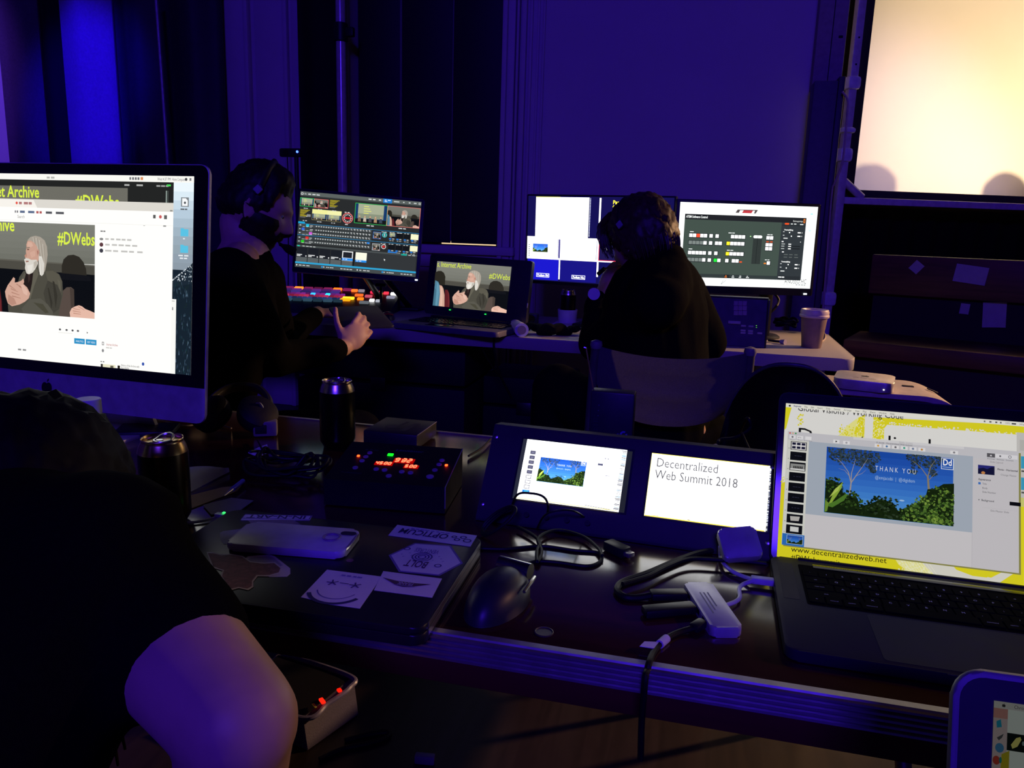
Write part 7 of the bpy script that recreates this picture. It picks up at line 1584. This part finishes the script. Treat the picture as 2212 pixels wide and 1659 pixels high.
q = MB(); bp_ = PY(1283, 635, 2.47); dd = (CAM - bp_).normalized(); q.lathe([(.019, 0), (.019, .002), (.001, .0022)], PAPER, M=Matrix.Translation(bp_ + dd * .030) @ dd.to_track_quat('Z', 'Y').to_matrix().to_4x4(), seg=28); o = child(q.obj('badge', None)); o.parent = t; o['label'] = 'round pale badge on the sleeve'
hs, mp = headset('headset with a pale square temple pad worn by the person on the grey chair', H2, 1, PY(1306, 580, 2.32))
q = MB(); m2 = H2.inverted() @ PY(1292, 592, 2.33); q.tube([mp, m2], .007, CLOTH, seg=12); q.obj('microphone', hs)

# --- person bending over the desk at the lower left
t = thing('person', 'person in a black short-sleeved shirt hunched over the table, bare arm hanging', 'person', (-.55, .3, 0))
h3 = PY(46, 1166, .585); F3 = V((-.35, .80, -.55)); H3 = hmat(h3, F3, (-.1, .45, 1))
sh3 = PY(286, 1300, .50); nk3 = PY(188, 1205, .50); el3 = PY(512, 1560, .43); wr3 = PY(455, 2050, .50); shl3 = V((nk3.x - .22, nk3.y - .05, nk3.z - .04)); ell3 = V((shl3.x - .02, .48, .66)); wrl3 = V((shl3.x + .1, .62, .70))
pel3 = V((-.62, .02, .52)); ch3 = V((-.56, .30, .72)); hips = [V((-.70, .02, .50)), V((-.52, .02, .50))]; knees = [V((-.72, .44, .50)), V((-.50, .44, .50))]; ank = [V((-.72, .42, .10)), V((-.50, .42, .10))]
bm = bmesh.new(); head_mesh(bm, H3, 4); rcone(bm, nk3, h3 + H3.to_3x3() @ V((-.03, 0, -.05)), .062, .058); rcone(bm, ch3, nk3, .11, .07); rcone(bm, pel3, ch3, .12, .12)
rcone(bm, sh3, sh3.lerp(el3, .5), .049, .050); rcone(bm, sh3.lerp(el3, .5), el3, .050, .043); rcone(bm, el3, el3.lerp(wr3, .35), .041, .041); rcone(bm, el3.lerp(wr3, .35), wr3, .041, .027); hand(bm, wr3, (wr3 - el3), V((1, -.2, 0)), sgn=1)
rcone(bm, shl3, ell3, .05, .043); rcone(bm, ell3, wrl3, .042, .027); legs(bm, hips, knees, ank, (.075, .052, .038)); rcone(bm, nk3, sh3, .055, .05); rcone(bm, nk3, shl3, .055, .05)
child(fuse(bm, 'body', SKIN, None, .0050, 5)).parent = t
bm = bmesh.new(); rcone(bm, pel3, ch3, .16, .165, .85, V((1, 0, 0))); rcone(bm, ch3, nk3 - V((0, .02, .02)), .165, .10, .8, V((1, 0, 0)))
for a, b_ in ((sh3, el3), (shl3, ell3)): rcone(bm, nk3.lerp(a, .25), a, .085, .064); rcone(bm, a, a.lerp(b_, .40), .064, .060)
child(fuse(bm, 'shirt', SHIRT, None, .008, 4, .003, 9, 3)).parent = t
bm = bmesh.new(); legs(bm, hips, knees, ank, grow=.012); rcone(bm, hips[0], hips[1], .11, .11); child(fuse(bm, 'trousers', TROUS, None, .012, 3)).parent = t
child(hair('hair', H3, lambda d, p: ss(.75, .45, d.x + .25 * d.z * 0) * (.020 + .012 * ss(0, 1, d.z)) - .001 if not (d.x > .35 and d.z < .35) else -1, HAIRK, None, 4, 5, .010)).parent = t
q = MB(); rnd = random.Random(8)
for k in range(300):   # long hair falling over neck and shoulder
    a = rnd.uniform(1.2, 5.1); x0, y0 = math.cos(a) * .115, math.sin(a) * .095; z0 = rnd.uniform(-.02, .08); p0 = H3 @ V((x0, y0, z0)); L = rnd.uniform(.10, .20)
    q.tube([p0 + (h3 - p0) * .1, p0 + V((0, -.012, -.05)), p0 + V((rnd.uniform(-.01, .012), -.03, -L * .7)), p0 + V((rnd.uniform(-.02, .02), -.04, -L))], lambda s: .0042 * (1 - .7 * s), HAIRK, seg=4)
lk = child(q.obj('hair_locks', None)); lk.parent = t
eyes(H3, None)
for o in bpy.data.objects:
    if o.name.startswith('eye') and o.parent is None: child(o); o.parent = t

# --- panel speakers sitting behind the glowing cloth: their heads' shadows show on it
bz = so.z - .62
q = MB(); q.span((.1, .30, -so.z), (3.3, 2.6, bz - so.z - .45), mat('stage_deck', (.03, .025, .025), .7)); struct(q.obj('trim_5', M=SM))
for k, (px, py, off, lab) in enumerate(((1876, 432, .42, 'seated person behind the glowing screen whose head shadow is leftmost'), (2165, 448, .42, 'seated person behind the glowing screen whose head shadow is near the right'), )):
    t = thing('person', lab, 'person', (0, 0, 0)); s_l = on(SM, px, py, 0); k_l = SM.inverted() @ V((1.415, 6.455, 1.5)); hp_ = s_l + (k_l - s_l) * (off / k_l.y); hw = SM @ hp_; fx = V((SU.x, SU.y, -.1)) if k == 0 else V((-SU.x, -SU.y, -.1)); HM_ = hmat(hw, fx, (0, 0, 1)); t.location = (hw.x, hw.y, bz - .45)
    bm = bmesh.new(); head_mesh(bm, HM_, 4); z = hw.z; nb = hw + V((-.02, 0, -.2)); pl_ = V((hw.x, hw.y + .03, bz + .08)); ch_ = V((hw.x, hw.y + .02, z - .38))
    sc_h = (z - bz) / .85
    rcone(bm, nb, hw + V((0, 0, -.06)), .06, .055); rcone(bm, pl_, ch_, .13, .13); rcone(bm, ch_, nb, .13, .06); lat = SM.to_3x3() @ V((0, 1, 0))
    for s in (-1, 1):
        sp_ = nb + SU * .15 * s + V((0, 0, -.07)); e = sp_ + V((0, 0, -.26)); w_ = e + lat * .2 + V((0, 0, .04)); rcone(bm, nb, sp_, .05, .05); rcone(bm, sp_, e, .05, .04); rcone(bm, e, w_, .04, .028); hand(bm, w_, lat, V((0, 0, 1)), sgn=s)
        h_ = pl_ + SU * .09 * s; kn = h_ + lat * .4; rcone(bm, h_, kn, .08, .055); rcone(bm, kn, V((kn.x, kn.y, bz - .37)), .055, .04)
    o = child(fuse(bm, 'body', SKIN, None, .010, 3)); o.parent = t
    child(hair('hair', HM_, lambda d, p: ss(-.02, .04, p.z - (.05 if d.x > .4 else 0)) * .018 - .001, HAIRD, None, k, 4)).parent = t
    ct = thing('stage_chair', 'plain stage chair behind the glowing screen under the ' + ('leftmost' if k == 0 else 'right') + ' panel speaker', 'chair', (hw.x, hw.y, bz - .45))
    q = MB(); q.box((0, .03, .44), (.44, .42, .04), BLACK, .01, Matrix.Rotation(math.radians(21), 3, 'Z')); q.obj('seat', ct)
    for sx in (-1, 1):
        for sy in (-1, 1):
            q = MB(); q.cyl((sx * .17, .03 + sy * .17, 0), (sx * .17, .03 + sy * .17, .43), .014, BLACK); q.obj('leg', ct)
